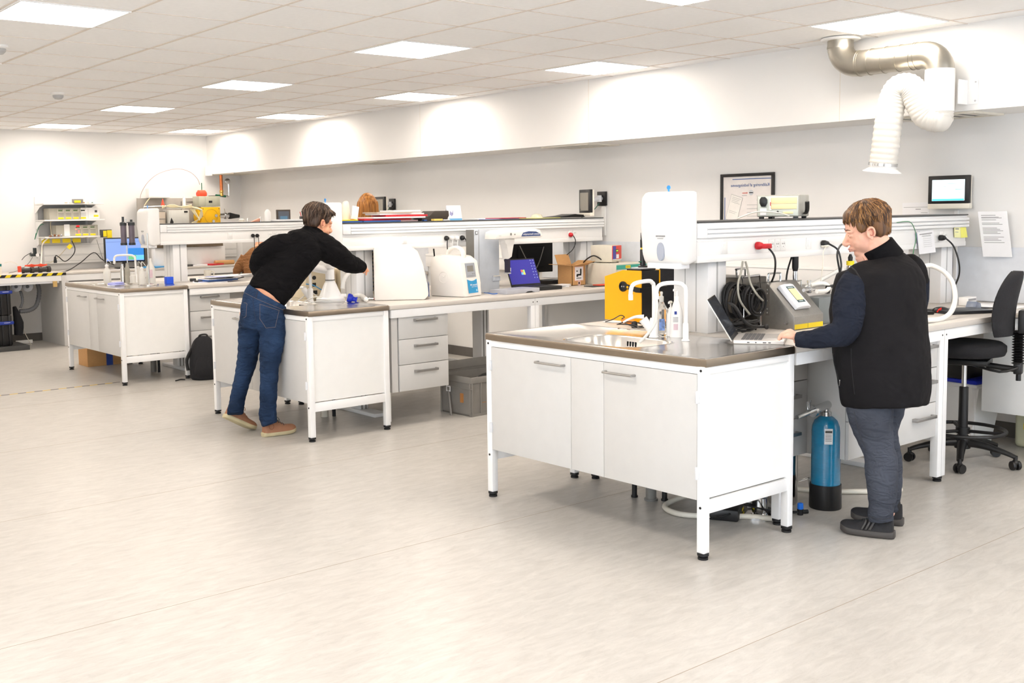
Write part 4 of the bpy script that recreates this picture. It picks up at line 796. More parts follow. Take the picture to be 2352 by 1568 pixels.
b = MB(); q = L((DX, 3.36, 2.26)); b.box(q.x+.06, q.x+.18, q.y-.01, q.y-.003, q.z-.09, q.z+.06); b.box(q.x+.174, q.x+.18, q.y-.075, q.y-.005, q.z-.09, q.z+.06); b.cyl((q.x+.17, q.y-.06, q.z+.045), (q.x+.176, q.y-.06, q.z+.045), .006, seg=8, mi=1); b.cyl((q.x+.17, q.y-.06, q.z-.07), (q.x+.176, q.y-.06, q.z-.07), .006, seg=8, mi=1); obj('wall_bracket', b, [wp_m, chrome_m], t)
fp = [Vector((DX, 3.44, 2.14)), Vector((DX, 3.44, 2.09))]+[atX(px, py, DX-dx) for px, py, dx in ((2152, 272, .01), (2128, 264, .03), (2110, 234, .05), (2098, 210, .06), (2082, 199, .07), (2062, 206, .08), (2049, 234, .09), (2041, 280, .10), (2034, 335, .10), (2028, 379, .10))]
P_, r_ = catmull([L(p) for p in fp], [rr*1.0]*len(fp), 12)
r2 = [rr*(1.0+(.03 if i % 3 == 0 else -.02)) for i in range(len(P_))]
b = MB(); b.tube(P_, r2, 32); obj('flexible_hose', b, duct_m, t, sharp=180)
e = P_[-1]; ax = (P_[-1]-P_[-4]).normalized()
b = MB(); b.lathe([(rr*1.06, -.012), (rr*1.07, .004)], e, 32, 0, ax, cap=False); obj('hose_clamp', b, chrome_m, t)
b = MB(); b.lathe([(rr*.98, 0), (rr*1.0, .02), (rr*1.25, .035), (rr*1.42, .042), (rr*1.42, .046), (rr*1.2, .040), (rr*.92, .02), (rr*.9, -.02)], e, 36, 0, ax, cap=False); obj('nozzle', b, wp_m, t, sharp=60)
# office chair ----------------------------------------------------------------------------
ch = (6.358, 3.118); t = thing('office_chair', 'black high office chair with bellows post and foot ring at the nearest desk', 'office chair', (*ch, 0), R(16))
b = MB()
for k in range(5):
    a = R(90+36+72*k-10); d = Vector((math.cos(a), math.sin(a), 0)); s = d.cross(Vector((0, 0, 1)))
    lb = MB(); lb.tube([d*.02+Vector((0, 0, .125)), d*.12+Vector((0, 0, .12)), d*.24+Vector((0, 0, .095)), d*.30+Vector((0, 0, .075))], [(.03, .026), (.026, .022), (.02, .015), (.018, .012)], 10, smooth=3, side=s); leg = obj('base_arm', lb, bk_m, t, sharp=60)
    cb = MB(); c_ = d*.30; cb.cyl(c_+Vector((0, 0, .04)), c_+Vector((0, 0, .085)), .012, seg=10); w_ = Vector((math.cos(a+.9), math.sin(a+.9), 0)); 
    for sg in (-1, 1): cb.lathe([(.026, -.009), (.028, 0), (.026, .009)], c_+Vector((0, 0, .028))+w_*sg*.016, 18, 0, w_)
    cb.ell(tuple(c_+Vector((0, 0, .045))), (.022, .022, .016), seg=12, rings=8); obj('caster', cb, dg_m if False else bk_m, leg)
b.lathe([(.045, .09), (.048, .15), (.03, .17), (.027, .17), (.026, .46), (.022, .462)], seg=20); obj('column_cover', b, bk_m, t)
b = MB(); b.cyl((0, 0, .46), (0, 0, .60), .014, seg=14); obj('gas_lift', b, chrome_m, t)
b = MB(); b.tube([(.235*math.cos(a), .235*math.sin(a), .20) for a in [i*2*math.pi/36 for i in range(36)]], .011, 10, closed=True)
for k in range(3): a = k*2.094+.4; b.tube([(.03*math.cos(a), .03*math.sin(a), .195), (.23*math.cos(a), .23*math.sin(a), .2)], .010, 8)
b.lathe([(.04, .18), (.04, .215)], seg=18); obj('foot_ring', b, bk_m, t)
b = MB(); b.box(-.09, .09, -.14, .10, .60, .635, 0, .01); b.cyl((.0, -.12, .60), (.0, -.28, .585), .018, seg=10); b.tube([(-.03, -.05, .60), (-.07, -.2, .575), (-.04, -.29, .60)], .008, 8, smooth=3); obj('mechanism', b, bk_m, t)
b = MB(); b.lathe([(.17, .65), (.215, .66), (.225, .685), (.225, .715), (.20, .735), (.1, .742), (.01, .744)], seg=36); obj('seat', b, bkf_m, t, sharp=60)
b = MB(); zz = .60; 
for i in range(13): b.lathe([(.022, 0), (.036, .007), (.022, .014)], (0, -.285, .615+.0155*i), 16)
b.box(-.03, .03, -.31, -.265, .56, .63, 0, .006); b.cyl((0, -.29, .52), (0, -.29, .58), .014, seg=12); obj('bellows_post', b, bk_m, t, sharp=30)
b = MB(); b.box(-.05, .05, -.335, -.285, .80, .935, 0, .008); obj('back_bracket', b, bk_m, t)
b = MB(); R_ = []
for i in range(15):
    v = .5-.5*math.cos(math.pi*i/14); z = .785+.375*v; hw = .215*math.sqrt(max(.004, 1-abs((v-.38)/.625)**2.2)); th = .036*math.sqrt(max(.01, 1-abs((v-.45)/.56)**3)); yc = -.235-.055*v**1.6+.02*math.sin(v*math.pi)
    R_.append([Vector((hw*math.cos(a)*1.0, yc+th*math.sin(a)+.05*(math.cos(a))**2, z)) for a in [j*2*math.pi/28 for j in range(28)]])
b.ring_loft(R_, 0); obj('backrest', b, bkf_m, t, sharp=70)
# ================================================================ MIDDLE BENCH
ZD = .896
# white analysers ----------------------------------------------------
ana_m = mat('analyser_shell', (240, 236, 230), .32, noise=.006, coat=.15)
dgrad = mat('label_cyan', (40, 150, 205), .4, noise=.12, nscale=5)
q = atZ(985, 687, .90); t = thing('analyser', 'large white analyser with rounded front edge, left of its smaller twin', 'analyser', (q.x, q.y, ZD), R(54))
prof = [(.03, 0), (.0, .035), (.006, .10), (.036, .26), (.075, .36), (.14, .407), (.411, .402), (.411, 0)]
b = MB(); b.prism(prof, 'x', 0, .30, 0, .012); obj('shell', b, ana_m, t, sharp=30)
b = MB(); M = facing((.15, -.002, .06), (1, 0, 0), Vector((0, .0, 1))); 
b.prism([(-.004, .09), (-.001, .11), (.028, .235), (.032, .235), (.0, .09)], 'x', .04, .26, 0); b.prism([(-.006, .02), (-.004, .12), (.003, .12), (.001, .02)], 'x', .04, .26, 1); obj('front_label', b, [mat('pad_grey', (160, 164, 172), .4), mat('label_navy', (60, 80, 130), .4)], t)
b = MB(); b.box(.02, .28, .03, .39, -.001, .006); obj('foot', b, dg_m, t)
t = thing('analyser', 'smaller white analyser with carry handle, grey display and blue label', 'analyser', (5.205, 6.44, ZD), R(15))
w, d, h = .235, .335, .325
b = MB(); b.prism([(.0, 0), (.012, .10), (.04, .275), (.10, .315), (.20, .325), (.295, .318), (.335, .27), (.335, 0)], 'x', 0, w, 0, .014); obj('shell', b, ana_m, t, sharp=30)
b = MB(); b.tube([(w*.5, .09, .30), (w*.5, .10, .345), (w*.5, .13, .375), (w*.5, .19, .378), (w*.5, .235, .35), (w*.5, .25, .315)], [(.026, .014)]*6, 14, smooth=5, side=(1, 0, 0)); obj('carry_handle', b, ana_m, t, sharp=80)
n_ = Vector((0, -.175, .028)).normalized(); up_ = Vector((0, .028, .175)).normalized()
def onfront(z, off=.0012): return Vector((w/2, .012+(z-.10)*.028/.175*1.0, z))+n_*(off+.0008)
M1 = facing(onfront(.205), (1, 0, 0), up_)
b = MB(); b.box(-.062, .062, -.055, .055, -.001, .0012); b.xf(M1); dp = obj('display_panel', b, mat('pad_grey', (168, 172, 178), .4), t)
b = MB(); b.box(-.042, .038, -.012, .034, .001, .002); b.box(-.05, .05, -.046, -.043, .001, .0016, 1); b.cyl((.02, -.03, .001), (.02, -.03, .002), .005, seg=10, mi=1); b.cyl((.04, -.03, .001), (.04, -.03, .002), .005, seg=10, mi=1); b.xf(M1); obj('display_screen', b, [mat('lcd_dim', (136, 132, 124), .25), mg_m], dp)
M2 = facing(onfront(.085), (1, 0, 0), up_)
b = MB(); pts = [(-.062, -.058), (.062, -.058), (.062, .05)]+[(.062-.0124*i, .05-.014*math.sin(math.pi*i/10)) for i in range(1, 10)]+[(-.062, .05)]; b.prism(pts, 'z', .0, .0016, 0); b.cyl((.045, -.04, .001), (.045, -.04, .0022), .009, seg=16, mi=1); b.xf(M2); lb_ = obj('brand_label', b, [dgrad, mat('label_ring', (170, 214, 236), .4)], t)
writing('Sievers M9', .021, paper_m, parent=lb_, mtx=M2@Matrix.Translation((.012, .004, .0022)))
writing('Portable TOC Analyzer', .0075, paper_m, parent=lb_, mtx=M2@Matrix.Translation((.018, -.011, .0022)))
M3 = facing(Vector((-.0012, .20, .15)), (0, -1, 0), (0, 0, 1)); b = MB(); b.tube([(.045*math.cos(i*.2618), .045*math.sin(i*.2618), 0) for i in range(24)], .002, 6, closed=True); b.tube([(-.02, -.02, 0), (-.02, .02, 0), (0, .0, 0), (.02, .02, 0), (.02, -.02, 0)], .002, 6); b.xf(M3); obj('embossed_emblem', b, ana_m, t)
b = MB(); b.box(.01, w-.01, .02, d-.01, -.001, .005); obj('foot', b, dg_m, t)
# autosampler tower
t = thing('autosampler', 'grey autosampler tower with white arm and blue oval label behind the blue labelled analyser', 'laboratory instrument', (5.52, 6.70, ZD))
b = MB(); b.box(.0, .265, .0, .10, 0, .512, 0, .002); b.box(-.002, .0, .0, .10, 0, .512, 1); b.box(.048, .051, -.001, .0, 0, .512, 1); b.box(.19, .265, -.012, 0, .09, .135, 0, .002); b.box(.19, .265, -.02, -.012, .128, .135, 2); obj('tower', b, [mat('tower_grey', (198, 204, 212), .45), mg_m, cream_m], t)
b = MB(); b.box(.012, .036, -.004, .0, .475, .50, 0, .001); b.box(.016, .032, -.005, -.003, .479, .496, 1); obj('power_switch', b, [bk_m, wp_m], t)
b = MB(); b.prism([(-.005+.07, .435), (.56, .438), (.58, .446), (.575, .465), (.55, .50), (.50, .512), (.30, .515), (.12, .507), (.075, .49)], 'y', -.19, -.05, 0, .008); arm = obj('arm', b, ana_m, t, sharp=35)
b = MB(); b.prism([(.34, .452), (.36, .482), (.42, .492), (.50, .488), (.545, .470), (.55, .452)], 'y', -.1925, -.189, 0); b2 = obj('label', b, mat('label_navy', (60, 80, 130), .4), t)
writing('Sievers Autosampler', .022, paper_m, parent=b2, mtx=facing((.448, -.1935, .469), (1, 0, 0), (0, 0, 1)))
b = MB(); b.box(.10, .125, -.191, -.189, .46, .463); b.cyl((.27, -.192, .47), (.27, -.189, .47), .006, seg=10, mi=1); b.box(.22, .235, -.193, -.189, .463, .482, 1); obj('arm_mark', b, [lg_m, mg_m], t)
b = MB(); b.prism([(.19, .435), (.30, .435), (.29, .39), (.27, .36), (.265, .29), (.225, .27), (.222, .36), (.20, .395)], 'y', -.16, -.08, 0, .006); obj('needle_head', b, ana_m, t, sharp=35)
b = MB(); b.box(.235, .262, -.14, -.10, .16, .285, 0); b.box(.232, .265, -.145, -.095, .152, .162, 1); b.box(.262, .268, -.14, -.10, .17, .2, 2); obj('needle_carriage', b, [mat('carriage_navy', (38, 32, 52), .4), lg_m, wp_m], t)
# black laptop
def win(M, w, h, lid):
    b = MB(); c = Matrix.Translation((-.0, -.0026, h*.5))
    for i, (m_, sx, sz) in enumerate(((0, -1, 1), (1, 1, 1), (2, -1, -1), (3, 1, -1))):
        x0 = sx*.0015 if sx > 0 else -.0215; z0 = sz*.0015 if sz > 0 else -.0215
        pts = [(x0, z0+.0), (x0+.01, z0+.002), (x0+.02, z0-.0005), (x0+.02, z0+.0195), (x0+.01, z0+.022), (x0, z0+.02)]
        b.prism(pts, 'y', -.0005, .0005, i)
    b.xf(M@c); g = obj('screen_emblem', b, [screen('w_red', (220, 96, 70), .8), screen('w_green', (130, 190, 90), .8), screen('w_blue', (90, 150, 220), .8), screen('w_yellow', (230, 196, 80), .8)], lid)
    b = MB()
    for r in range(7):
        for c_ in range(2): b.box(w/2-.03-.03*c_, w/2-.018-.03*c_, -.0032, -.0026, h*.9-.026*r, h*.9+.008-.026*r)
    b.xf(M); obj('desktop_icons', b, screen('icon_grey', (120, 130, 170), .6), lid)
laptop('open black laptop with blue desktop screen right of the autosampler', (6.145, 6.76, ZD), 0, .34, .25, 22, bk_m, bk_m, screen('desk_blue', (50, 46, 140), .4), mat('black_keys', (34, 34, 36), .5), win, th=.03)
# flat silver drive in front
t = thing('docking_box', 'flat silver docking box before the black laptop', 'electronics', (5.60, 6.40, ZD), R(4))
b = MB(); b.prism([(0, 0), (0, .034), (.38, .034), (.38, 0), (.32, .0), (.29, .014), (.24, .014), (.21, 0)], 'y', 0, .20, 0, .002); obj('case', b, mat('dock_silver', (190, 192, 200), .4, .3), t)
b = MB(); b.box(.20, .33, .01, .19, .001, .012); obj('recess', b, bk_m, t)
cable('usb_lead', [atZ(1112, 672, .905), atZ(1122, 673, .91), atZ(1132, 675, .905), atZ(1142, 674, .91)], .004, mat('usb_blue', (60, 110, 190), .4), 'short blue usb lead before the flat silver docking box')
b = MB()
for k in range(3):
    b2 = MB(); b2.box(-.10, .12, -.04, .05, 0, .006, 0, .001); tag(obj('paper_sheet', b2, paper_m, loc=(6.43+.03*k, 6.72-.01*k, ZD+.0065*k), rotz=.35*k-.3), ('lowest', 'middle', 'topmost')[k]+' crumpled sheet between the black laptop and the cardboard box', 'paper', group='crumpled sheets before the cardboard box')
b.bm.free()
for k, (m, c, s_) in enumerate(((dg_m, (6.80, 6.50), (.17, .06)), (or_m, (6.83, 6.49), (.12, .045)))):
    b = MB(); b.box(-s_[0], s_[0], -s_[1], s_[1], 0, .007, 0, .001); tag(obj('flat_booklet', b, m, loc=(*c, ZD+.0075*k), rotz=-.1), ('dark lower', 'orange red upper')[k]+' booklet lying right of the cardboard box', 'book')
# open carton
t = thing('cardboard_box', 'open brown cardboard box with printed label at the wall end of the middle bench', 'box', (6.64, 6.72, ZD))
w, d, h = .165, .18, .175
b = MB(); b.box(0, w, 0, .004, 0, h); b.box(0, w, d-.004, d, 0, h); b.box(0, .004, 0, d, 0, h); b.box(w-.004, w, 0, d, 0, h); b.box(0, w, 0, d, 0, .004); obj('carton', b, card_m, t)
def flap(p, m=card_m): b = MB(); P = [Vector(v) for v in p]; n = (P[1]-P[0]).cross(P[2]-P[0]).normalized()*.004; b.ring_loft([P, [v+n for v in P]], 0); obj('flap', b, m, t)
flap([(0, 0, h), (0, d, h), (-.10, d+.01, h+.01), (-.10, -.01, h+.01)]); flap([(0, d, h), (w, d, h), (w-.01, d+.03, h+.09), (-.01, d+.03, h+.09)])
flap([(w, 0, h), (w, d, h), (w+.09, d, h+.035), (w+.09, 0, h+.035)]); flap([(0, 0, h), (w, 0, h), (w+.06, -.06, h+.035), (.06, -.07, h+.02)])
b = MB(); b.box(.03, w-.03, -.0015, .0, .04, h-.01, 0); b.box(.036, w-.036, -.002, -.001, .046, h-.016, 1); b.box(.055, .11, -.003, -.0015, .085, .10, 2); b.box(.095, .112, -.003, -.0015, .10, .145, 2); b.box(.05, .07, -.003, -.0015, .075, .095, 2); b.box(.05, .065, -.003, -.0015, .12, .13, 2); b.box(.05, .11, -.003, -.0015, .06, .066, 2); b.box(.07, .10, -.0015, 0, .0, .04, 0); b.box(.075, .09, -.003, -.0015, .01, .03, 2); obj('label', b, [mat('label_pinkish', (226, 190, 184), .6), paper_m, bk_m], t)
# beige lab unit and display unit on top of it
t = thing('bench_unit', 'low beige bench unit with a teal stripe behind the orange case', 'instrument', (6.85, 6.40, ZD))
b = MB(); b.box(0, .40, 0, .36, 0, .19, 0, .006); obj('case', b, mat('unit_beige', (214, 208, 192), .5), t)
b = MB(); b.box(.006, .39, -.002, .001, .14, .178); s_ = obj('teal_stripe', b, teal_m, t); b = MB(); b.box(.12, .18, -.004, -.001, .148, .172, 0); b.box(.125, .175, -.005, -.003, .158, .162, 1); obj('yellow_tag', b, [yel_m, mat('tag_print', (150, 130, 20), .5)], s_)
b = MB(); b.box(.02, .05, -.006, .0, .10, .115, 0, .002); obj('latch', b, mg_m, t)
t = thing('display_unit', 'small beige unit with red and blue front standing on the teal striped unit', 'instrument', (6.93, 6.52, ZD+.19), R(12))
b = MB(); b.box(0, .15, 0, .22, .008, .155, 0, .005); obj('case', b, mat('unit_beige', (214, 208, 192), .5), t)
b = MB(); b.box(.0, .15, -.006, .0, .03, .152, 0, .002); fp_ = obj('front_panel', b, mat('panel_red', (222, 70, 50), .4), t); b = MB(); b.box(.004, .055, -.008, -.005, .034, .148, 0); b.box(.05, .09, -.009, -.006, .095, .118, 1); b.box(.056, .084, -.010, -.008, .101, .112, 2); b.box(.06, .10, -.009, -.006, .04, .075, 3); b.box(.0, .15, -.008, -.005, .03, .034, 3); obj('front_graphics', b, [mat('panel_blue', (70, 70, 160), .4), bk_m, screen('digits', (150, 200, 30), .8), wp_m], fp_)
b = MB()
for x in (.015, .13):
    for y in (.02, .2): b.box(x, x+.015, y, y+.015, 0, .01)
obj('foot', b, bk_m, t)
cable('power_cable', [(6.93, 6.62, 1.10), (6.86, 6.66, 1.15), (6.84, 6.72, 1.13), (6.84, 6.78, 1.09)], .006, bk_m, 'short black lead left of the red and blue display unit')
# dark monitors on the far half, seen under the rail
for k, (x, y, w, rz, m, lab) in enumerate(((6.72, 7.34, .50, -8, dark_m, 'black computer monitor back seen under the middle rail'), (6.18, 7.42, .30, 6, cream_m, 'cream computer monitor back seen under the middle rail'))):
    t = thing('computer_monitor', lab, 'monitor', (x, y, ZD), R(rz))
    b = MB(); b.box(-w/2, w/2, 0, .03, .09, .37, 0, .006); b.box(-w*.3, w*.3, -.02, .0, .14, .32, 0, .008); obj('case', b, m, t)
    b = MB(); b.box(-.03, .03, 0, .03, .01, .14, 0, .003); b.box(-.12, .12, -.07, .09, 0, .012, 0, .003); obj('foot', b, bk_m, t)
b = MB(); b.box(-.20, .20, -.08, .08, 0, .035, 0, .006); tag(obj('black_keyboard_box', b, bk_m, loc=(6.62, 7.10, ZD)), 'flat black box before the black monitor back', 'electronics')
for k, pts in enumerate(([(6.55, 7.30, 1.24), (6.60, 7.25, 1.10), (6.70, 7.22, 1.0), (6.66, 7.18, .93)], [(6.85, 7.30, 1.22), (6.75, 7.26, 1.08), (6.62, 7.22, .95)])):
    cable('monitor_lead', pts, .004, mg_m, ('left', 'right')[k]+' grey lead over the black monitor back', 'cable')
def rp2(px, py, yc, m, lm, lab, pts, r=.02):
    p = atY(px, py, yc-.162); plug('wall_plug', p, m, lab, r=r, L=.028)
    cable('power_cable', [p+Vector((0, -.025, 0))]+pts, .004, lm, 'lead of the '+lab)
ys = YC[1]-.19
rp2(1024, 547, YC[1], bk_m, bk_m, 'leftmost black plug above the analyser handle', [atY(1027, 560, ys), atY(1028, 575, ys)])
rp2(1036, 547, YC[1], wp_m, wp_m, 'first white plug above the analyser handle', [atY(1039, 562, ys), atY(1041, 576, ys)])
rp2(1048, 547, YC[1], wp_m, wp_m, 'second white plug above the analyser handle', [atY(1051, 562, ys), atY(1052, 576, ys)])
rp2(1060, 546, YC[1], bk_m, bk_m, 'rightmost black plug beside the autosampler tower', [atY(1069, 549, ys), atY(1073, 565, ys), atY(1072, 590, ys)])
rp2(1309, 539, YC[1], red_m, bk_m, 'red plug in the middle service rail', [atY(1318, 543, ys), atY(1322, 555, ys), atY(1316, 572, ys), atY(1302, 585, ys)], r=.02)
cable('power_cable', [atY(996, 571, 7.0), atY(998, 590, 7.0), atY(999, 605, 7.0)], .006, bk_m, 'black lead hanging under the middle rail between the analysers')
# fume cone with pipe, on the middle sink top
t = thing('extraction_cone', 'white conical extraction hood standing on the middle sink top', 'extraction hood', (4.30, 6.93, Z0))
b = MB(); b.lathe([(.106, 0), (.108, .004), (.107, .026), (.10, .032), (.088, .034), (.045, .135), (.036, .150), (.034, .16), (.034, .255), (.03, .26)], seg=40); obj('cone', b, wp_m, t, sharp=40)
b = MB(); b.lathe([(.037, .158), (.038, .162), (.037, .166)], seg=28); obj('ring', b, mg_m, t)
b = MB(); b.tube([(.0, 0, .25), (.0, 0, .29), (-.01, .01, .30)], [.038, .04, .03], 18); b.tube([(0, 0, .235), (-.06, .04, .245), (-.14, .10, .27), (-.2, .14, .30)], .03, 18, smooth=4); obj('pipe_arm', b, wp_m, t, sharp=60)
b = MB(); b.box(.05, .10, -.07, -.02, .03, .055, 0, .004); obj('side_block', b, wp_m, t)
def corr(pts, r, k=14, seg=14):
    P_, R_ = catmull([Vector(p) for p in pts], [r]*len(pts), k); b = MB(); b.tube(P_, [r*(1.06 if i % 2 else .92) for i in range(len(P_))], seg); return b
b = corr([(4.39, 6.90, .99), (4.40, 6.90, 1.04), (4.43, 6.90, 1.085), (4.48, 6.91, 1.12), (4.52, 6.92, 1.14)], .017); tag(obj('corrugated_hose', b, whose_m, sharp=80), 'white corrugated hose rising from the conical hood', 'hose')
b = corr([atY(793, 580, 7.0), atY(805, 578, 7.0), atY(816, 590, 7.0), atY(818, 605, 7.0)], .018); tag(obj('corrugated_hose', b, whose_m, sharp=80), 'white corrugated hose bend above the sleeve of the leaning man', 'hose')
P_ = [atZ(815, 681, .92), atZ(822, 679, .93), atZ(832, 681, .925), atZ(841, 688, .915)]
b = corr(P_, .018); tag(obj('corrugated_hose', b, whose_m, sharp=80), 'short white corrugated hose lying right of the blue stopper', 'hose')
b = MB(); q = atZ(848, 687, .905); b.cyl((-.02, .01, .0), (.03, -.02, .0), .008, seg=12); b.lathe([(.012, -.005), (.012, .005)], (0, 0, 0), 14, 0, (1, -.4, 0)); b.cyl((.03, -.02, 0), (.036, -.024, 0), .009, seg=12, mi=1); tag(obj('hose_fitting', b, [chrome_m, or_m], loc=(q.x, q.y, .908)), 'small chrome fitting with red end by the corrugated hose', 'fitting')
q = atZ(802, 694, Z0); t = thing('stopper', 'bright blue plastic stopper lying on the middle sink top', 'stopper', (q.x, q.y, Z0))
b = MB(); b.lathe([(.030, -.012), (.034, 0), (.030, .02), (.018, .03), (.017, .05), (.022, .052), (.022, .06)], (0, 0, .033), 22, 0, (.7, -.5, -.25)); obj('stopper_body', b, blue_m, t)
q = atZ(817, 683, ZD); t = thing('carboy', 'translucent round bottle with yellow label before the rail column', 'bottle', (q.x+.02, q.y+.06, ZD))
b = MB(); b.lathe([(.06, 0), (.07, .006), (.07, .17), (.062, .186), (.045, .196), (.02, .2)], seg=32); obj('bottle_body', b, milk_m, t, sharp=60)
b = MB(); M = facing((-.02, -.0705, .125), (.97, -.22, 0), (0, 0, 1)); b.tube([(.0715*math.sin(a), -.0715*math.cos(a), .128) for a in [-.75+.11*i for i in range(9)]], [(.011, .0005)]*9, 6, side=(0, 0, 1)); obj('label', b, yel_m, t)
q = atZ(831, 681, ZD); t = thing('small_vial', 'small clear vial with white cap beside the translucent bottle', 'vial', (q.x, q.y, ZD))
b = MB(); b.lathe([(.014, 0), (.014, .03), (.010, .034)], seg=16); obj('vial_body', b, clear_m, t); b = MB(); b.lathe([(.012, .034), (.012, .05)], seg=16); obj('cap', b, wp_m, t)
tap('slim white tap on the middle sink top beside the conical hood', (4.18, 7.02, Z0), [(4.18, 7.02, Z0), (4.18, 7.02, 1.13), (4.16, 7.04, 1.17), (4.12, 7.08, 1.17), (4.10, 7.10, 1.14), (4.10, 7.10, 1.11)], (-.4, .7, 0))
for k in (0, 2, 4):
    a = k*.3; c = Vector((4.02+.02*k, 6.80+.07*k, .902)); cable('clear_tube', [c, c+Vector((.10, -.03, .02+.01*k)), c+Vector((.22, -.08+.03*k, .01)), c+Vector((.30, -.03, .003))], .004, milk_m, ('lowest', 'second', 'third', 'fourth', 'topmost')[k]+' thin milky tube on the middle sink top beside the man', 'tube', group='milky tubes on the middle sink top')
cable('blue_lead', [atY(703, 652, 7.1), atY(720, 655, 7.1), atY(738, 665, 7.08), atY(745, 668, 7.05)], .004, lblue_m, 'light blue tube between the man and the conical hood', 'tube')
# chain like dark braid beside the big analyser
q = atY(855, 578, 7.03); b = MB()
P_ = [Vector((.012*math.cos(i*1.05), .012*math.sin(i*1.05), -.0052*i)) for i in range(60)]; b.tube(P_, .008, 6); b.tube([Vector((.012*math.cos(i*1.05+3.14), .012*math.sin(i*1.05+3.14), -.0052*i)) for i in range(60)], .006, 6, mi=1); tag(obj('braided_lead', b, [bk_m, mat('braid_tan', (120, 96, 70), .6)], loc=(q.x, q.y, q.z)), 'dark twisted lead hanging left of the large white analyser', 'cable')
b = MB(); b.ell((0, 0, .05), (.045, .04, .05)); b.ell((.01, .0, .09), (.025, .03, .03)); tag(obj('plastic_bag', b, milk_m, loc=(4.78, 6.98, ZD), sharp=80), 'clear crumpled plastic bag left of the large white analyser', 'bag')
# cream instrument on the far half, behind the cone
t = thing('cream_instrument', 'cream instrument with black sockets on the far half of the middle bench', 'instrument', (4.62, 7.30, ZD))
b = MB(); b.box(0, .20, 0, .25, 0, .22, 0, .006); b.box(-.30, -.02, .02, .27, 0, .21, 0, .006); obj('case', b, mat('inst_cream', (222, 208, 178), .5), t)
b = MB(); b.box(-.24, -.21, .016, .02, .09, .12); b.box(-.24, -.20, .016, .02, .03, .06); b.lathe([(.016, 0), (.016, .006)], (-.225, .02, .16), 16, 0, (0, -1, 0)); obj('socket_panel', b, bk_m, t)
b = MB(); b.box(0, .28, 0, .02, 0, .31); tag(obj('beige_divider', b, mat('beige_panel', (214, 196, 164), .6), loc=(4.86, 7.36, ZD)), 'beige upright board on the far half of the middle bench', 'panel')
# ---- things on the middle shelf
ZS = 1.4845; ym = YC[1]
def onS(px, y=ym): return atY(px, 505, y).x
def block(name, x, y, w, d, h, m, label, cat, rz=0, z=ZS, group=None, bev=.002):
    b = MB(); b.box(-w/2, w/2, -d/2, d/2, 0, h, 0, min(bev, h*.3)); return tag(obj(name, b, m, loc=(x, y, z), rotz=rz), label, cat, group)
x0 = onS(812)
stack = [(-.12, -.03, .34, .22, .012, inkb_m, 'dark blue flat'), (-.05, 0, .46, .21, .014, red_m, 'red wide'), (.05, -.02, .50, .22, .012, paper_m, 'white long'), (.14, .0, .40, .21, .014, red_m, 'second red'), (.10, .01, .44, .2, .012, paper_m, 'second white'), (.02, .0, .34, .2, .010, mat('book_tan', (190, 176, 160), .6), 'tan'), (.16, .02, .26, .2, .012, paper_m, 'topmost white')]
z = ZS; nmz = ('lowest', 'second lowest', 'third lowest', 'middle', 'third highest', 'second highest', 'topmost')
for k, (dx, dy, w, d, h, m, lab) in enumerate(stack):
    block('book', x0+.30+dx, ym+dy, w, d, h, m, f'{nmz[k]} book, {lab}, in the stack on the middle shelf', 'book', .03*((k*5) % 3-1), z, 'books stacked on the middle shelf'); z += h+.0005
block('catalogue', onS(885)+.08, ym, .34, .2, .012, mat('pink_book', (226, 190, 190), .6), 'pale red catalogue right of the book stack', 'book', .05)
block('yellow_folder', onS(790), ym+.02, .16, .2, .008, yel_m, 'yellow folder left of the book stack', 'folder', 0, ZS+.014)
block('blue_folder', onS(795)-.02, ym, .24, .22, .012, inkb_m, 'navy folder under the yellow folder', 'folder')
t = thing('tube_rack', 'black and chrome rack standing left on the middle shelf', 'rack', (onS(784), ym+.06, ZS))
b = MB(); b.box(-.03, .03, -.02, .02, 0, .006); b.box(-.03, .03, -.02, .02, .128, .134); [b.cyl((x, 0, 0), (x, 0, .13), .003) for x in (-.025, -.008, .009, .025)]; obj('frame', b, chrome_m, t)
b = MB(); [b.cyl((x, 0, .06), (x, 0, .15), .0065) for x in (-.016, 0, .017)]; obj('pipette', b, bk_m, t)
b = MB(); b.tube([(0, 0, 0), (0, 0, .04), (.005, 0, .10), (.012, 0, .135), (.013, 0, .145)], [(.045, .03), (.045, .03), (.036, .026), (.022, .018), (.006, .006)], 18, smooth=4, side=(1, 0, 0)); tag(obj('tape_dispenser', b, cream_m, loc=(onS(796), ym+.02, ZS+.022)), 'cream rounded dispenser on the yellow folder', 'dispenser')
b = MB(); b.box(-.03, .03, -.005, .005, 0, .10, 0, .002); b.xf(Matrix.Rotation(.18, 4, 'Y')); tag(obj('white_card', b, paper_m, loc=(onS(805), ym-.05, ZS+.026)), 'upright white slab leaning on the books, middle shelf', 'card')
t = thing('open_case', 'dark open case lying on the middle shelf beside the white card', 'case', (onS(990), ym+.03, ZS))
b = MB(); b.prism([(-.14, 0), (.12, 0), (.15, .04), (.145, .08), (.0, .08), (-.055, .035), (-.12, .025)], 'y', -.08, .08, 0, .003); obj('case', b, mat('case_brownblack', (62, 54, 46), .6), t)
block('sponge', onS(983), ym-.12, .09, .04, .016, mat('sponge_yellow', (244, 210, 110), .8), 'yellow sponge before the dark open case', 'sponge')
block('blue_lid_piece', onS(958), ym-.1, .03, .03, .012, inkb_m, 'small blue cap left of the dark open case', 'cap'); block('steel_clip', onS(1003), ym-.12, .07, .03, .010, alu_m, 'small steel clip right of the yellow sponge', 'clip')
t = thing('desk_calendar', 'white standing card with blue foot on the middle shelf', 'card', (onS(1037), ym-.05, ZS))
b = MB(); M = Matrix.Rotation(-.18, 4, 'X')
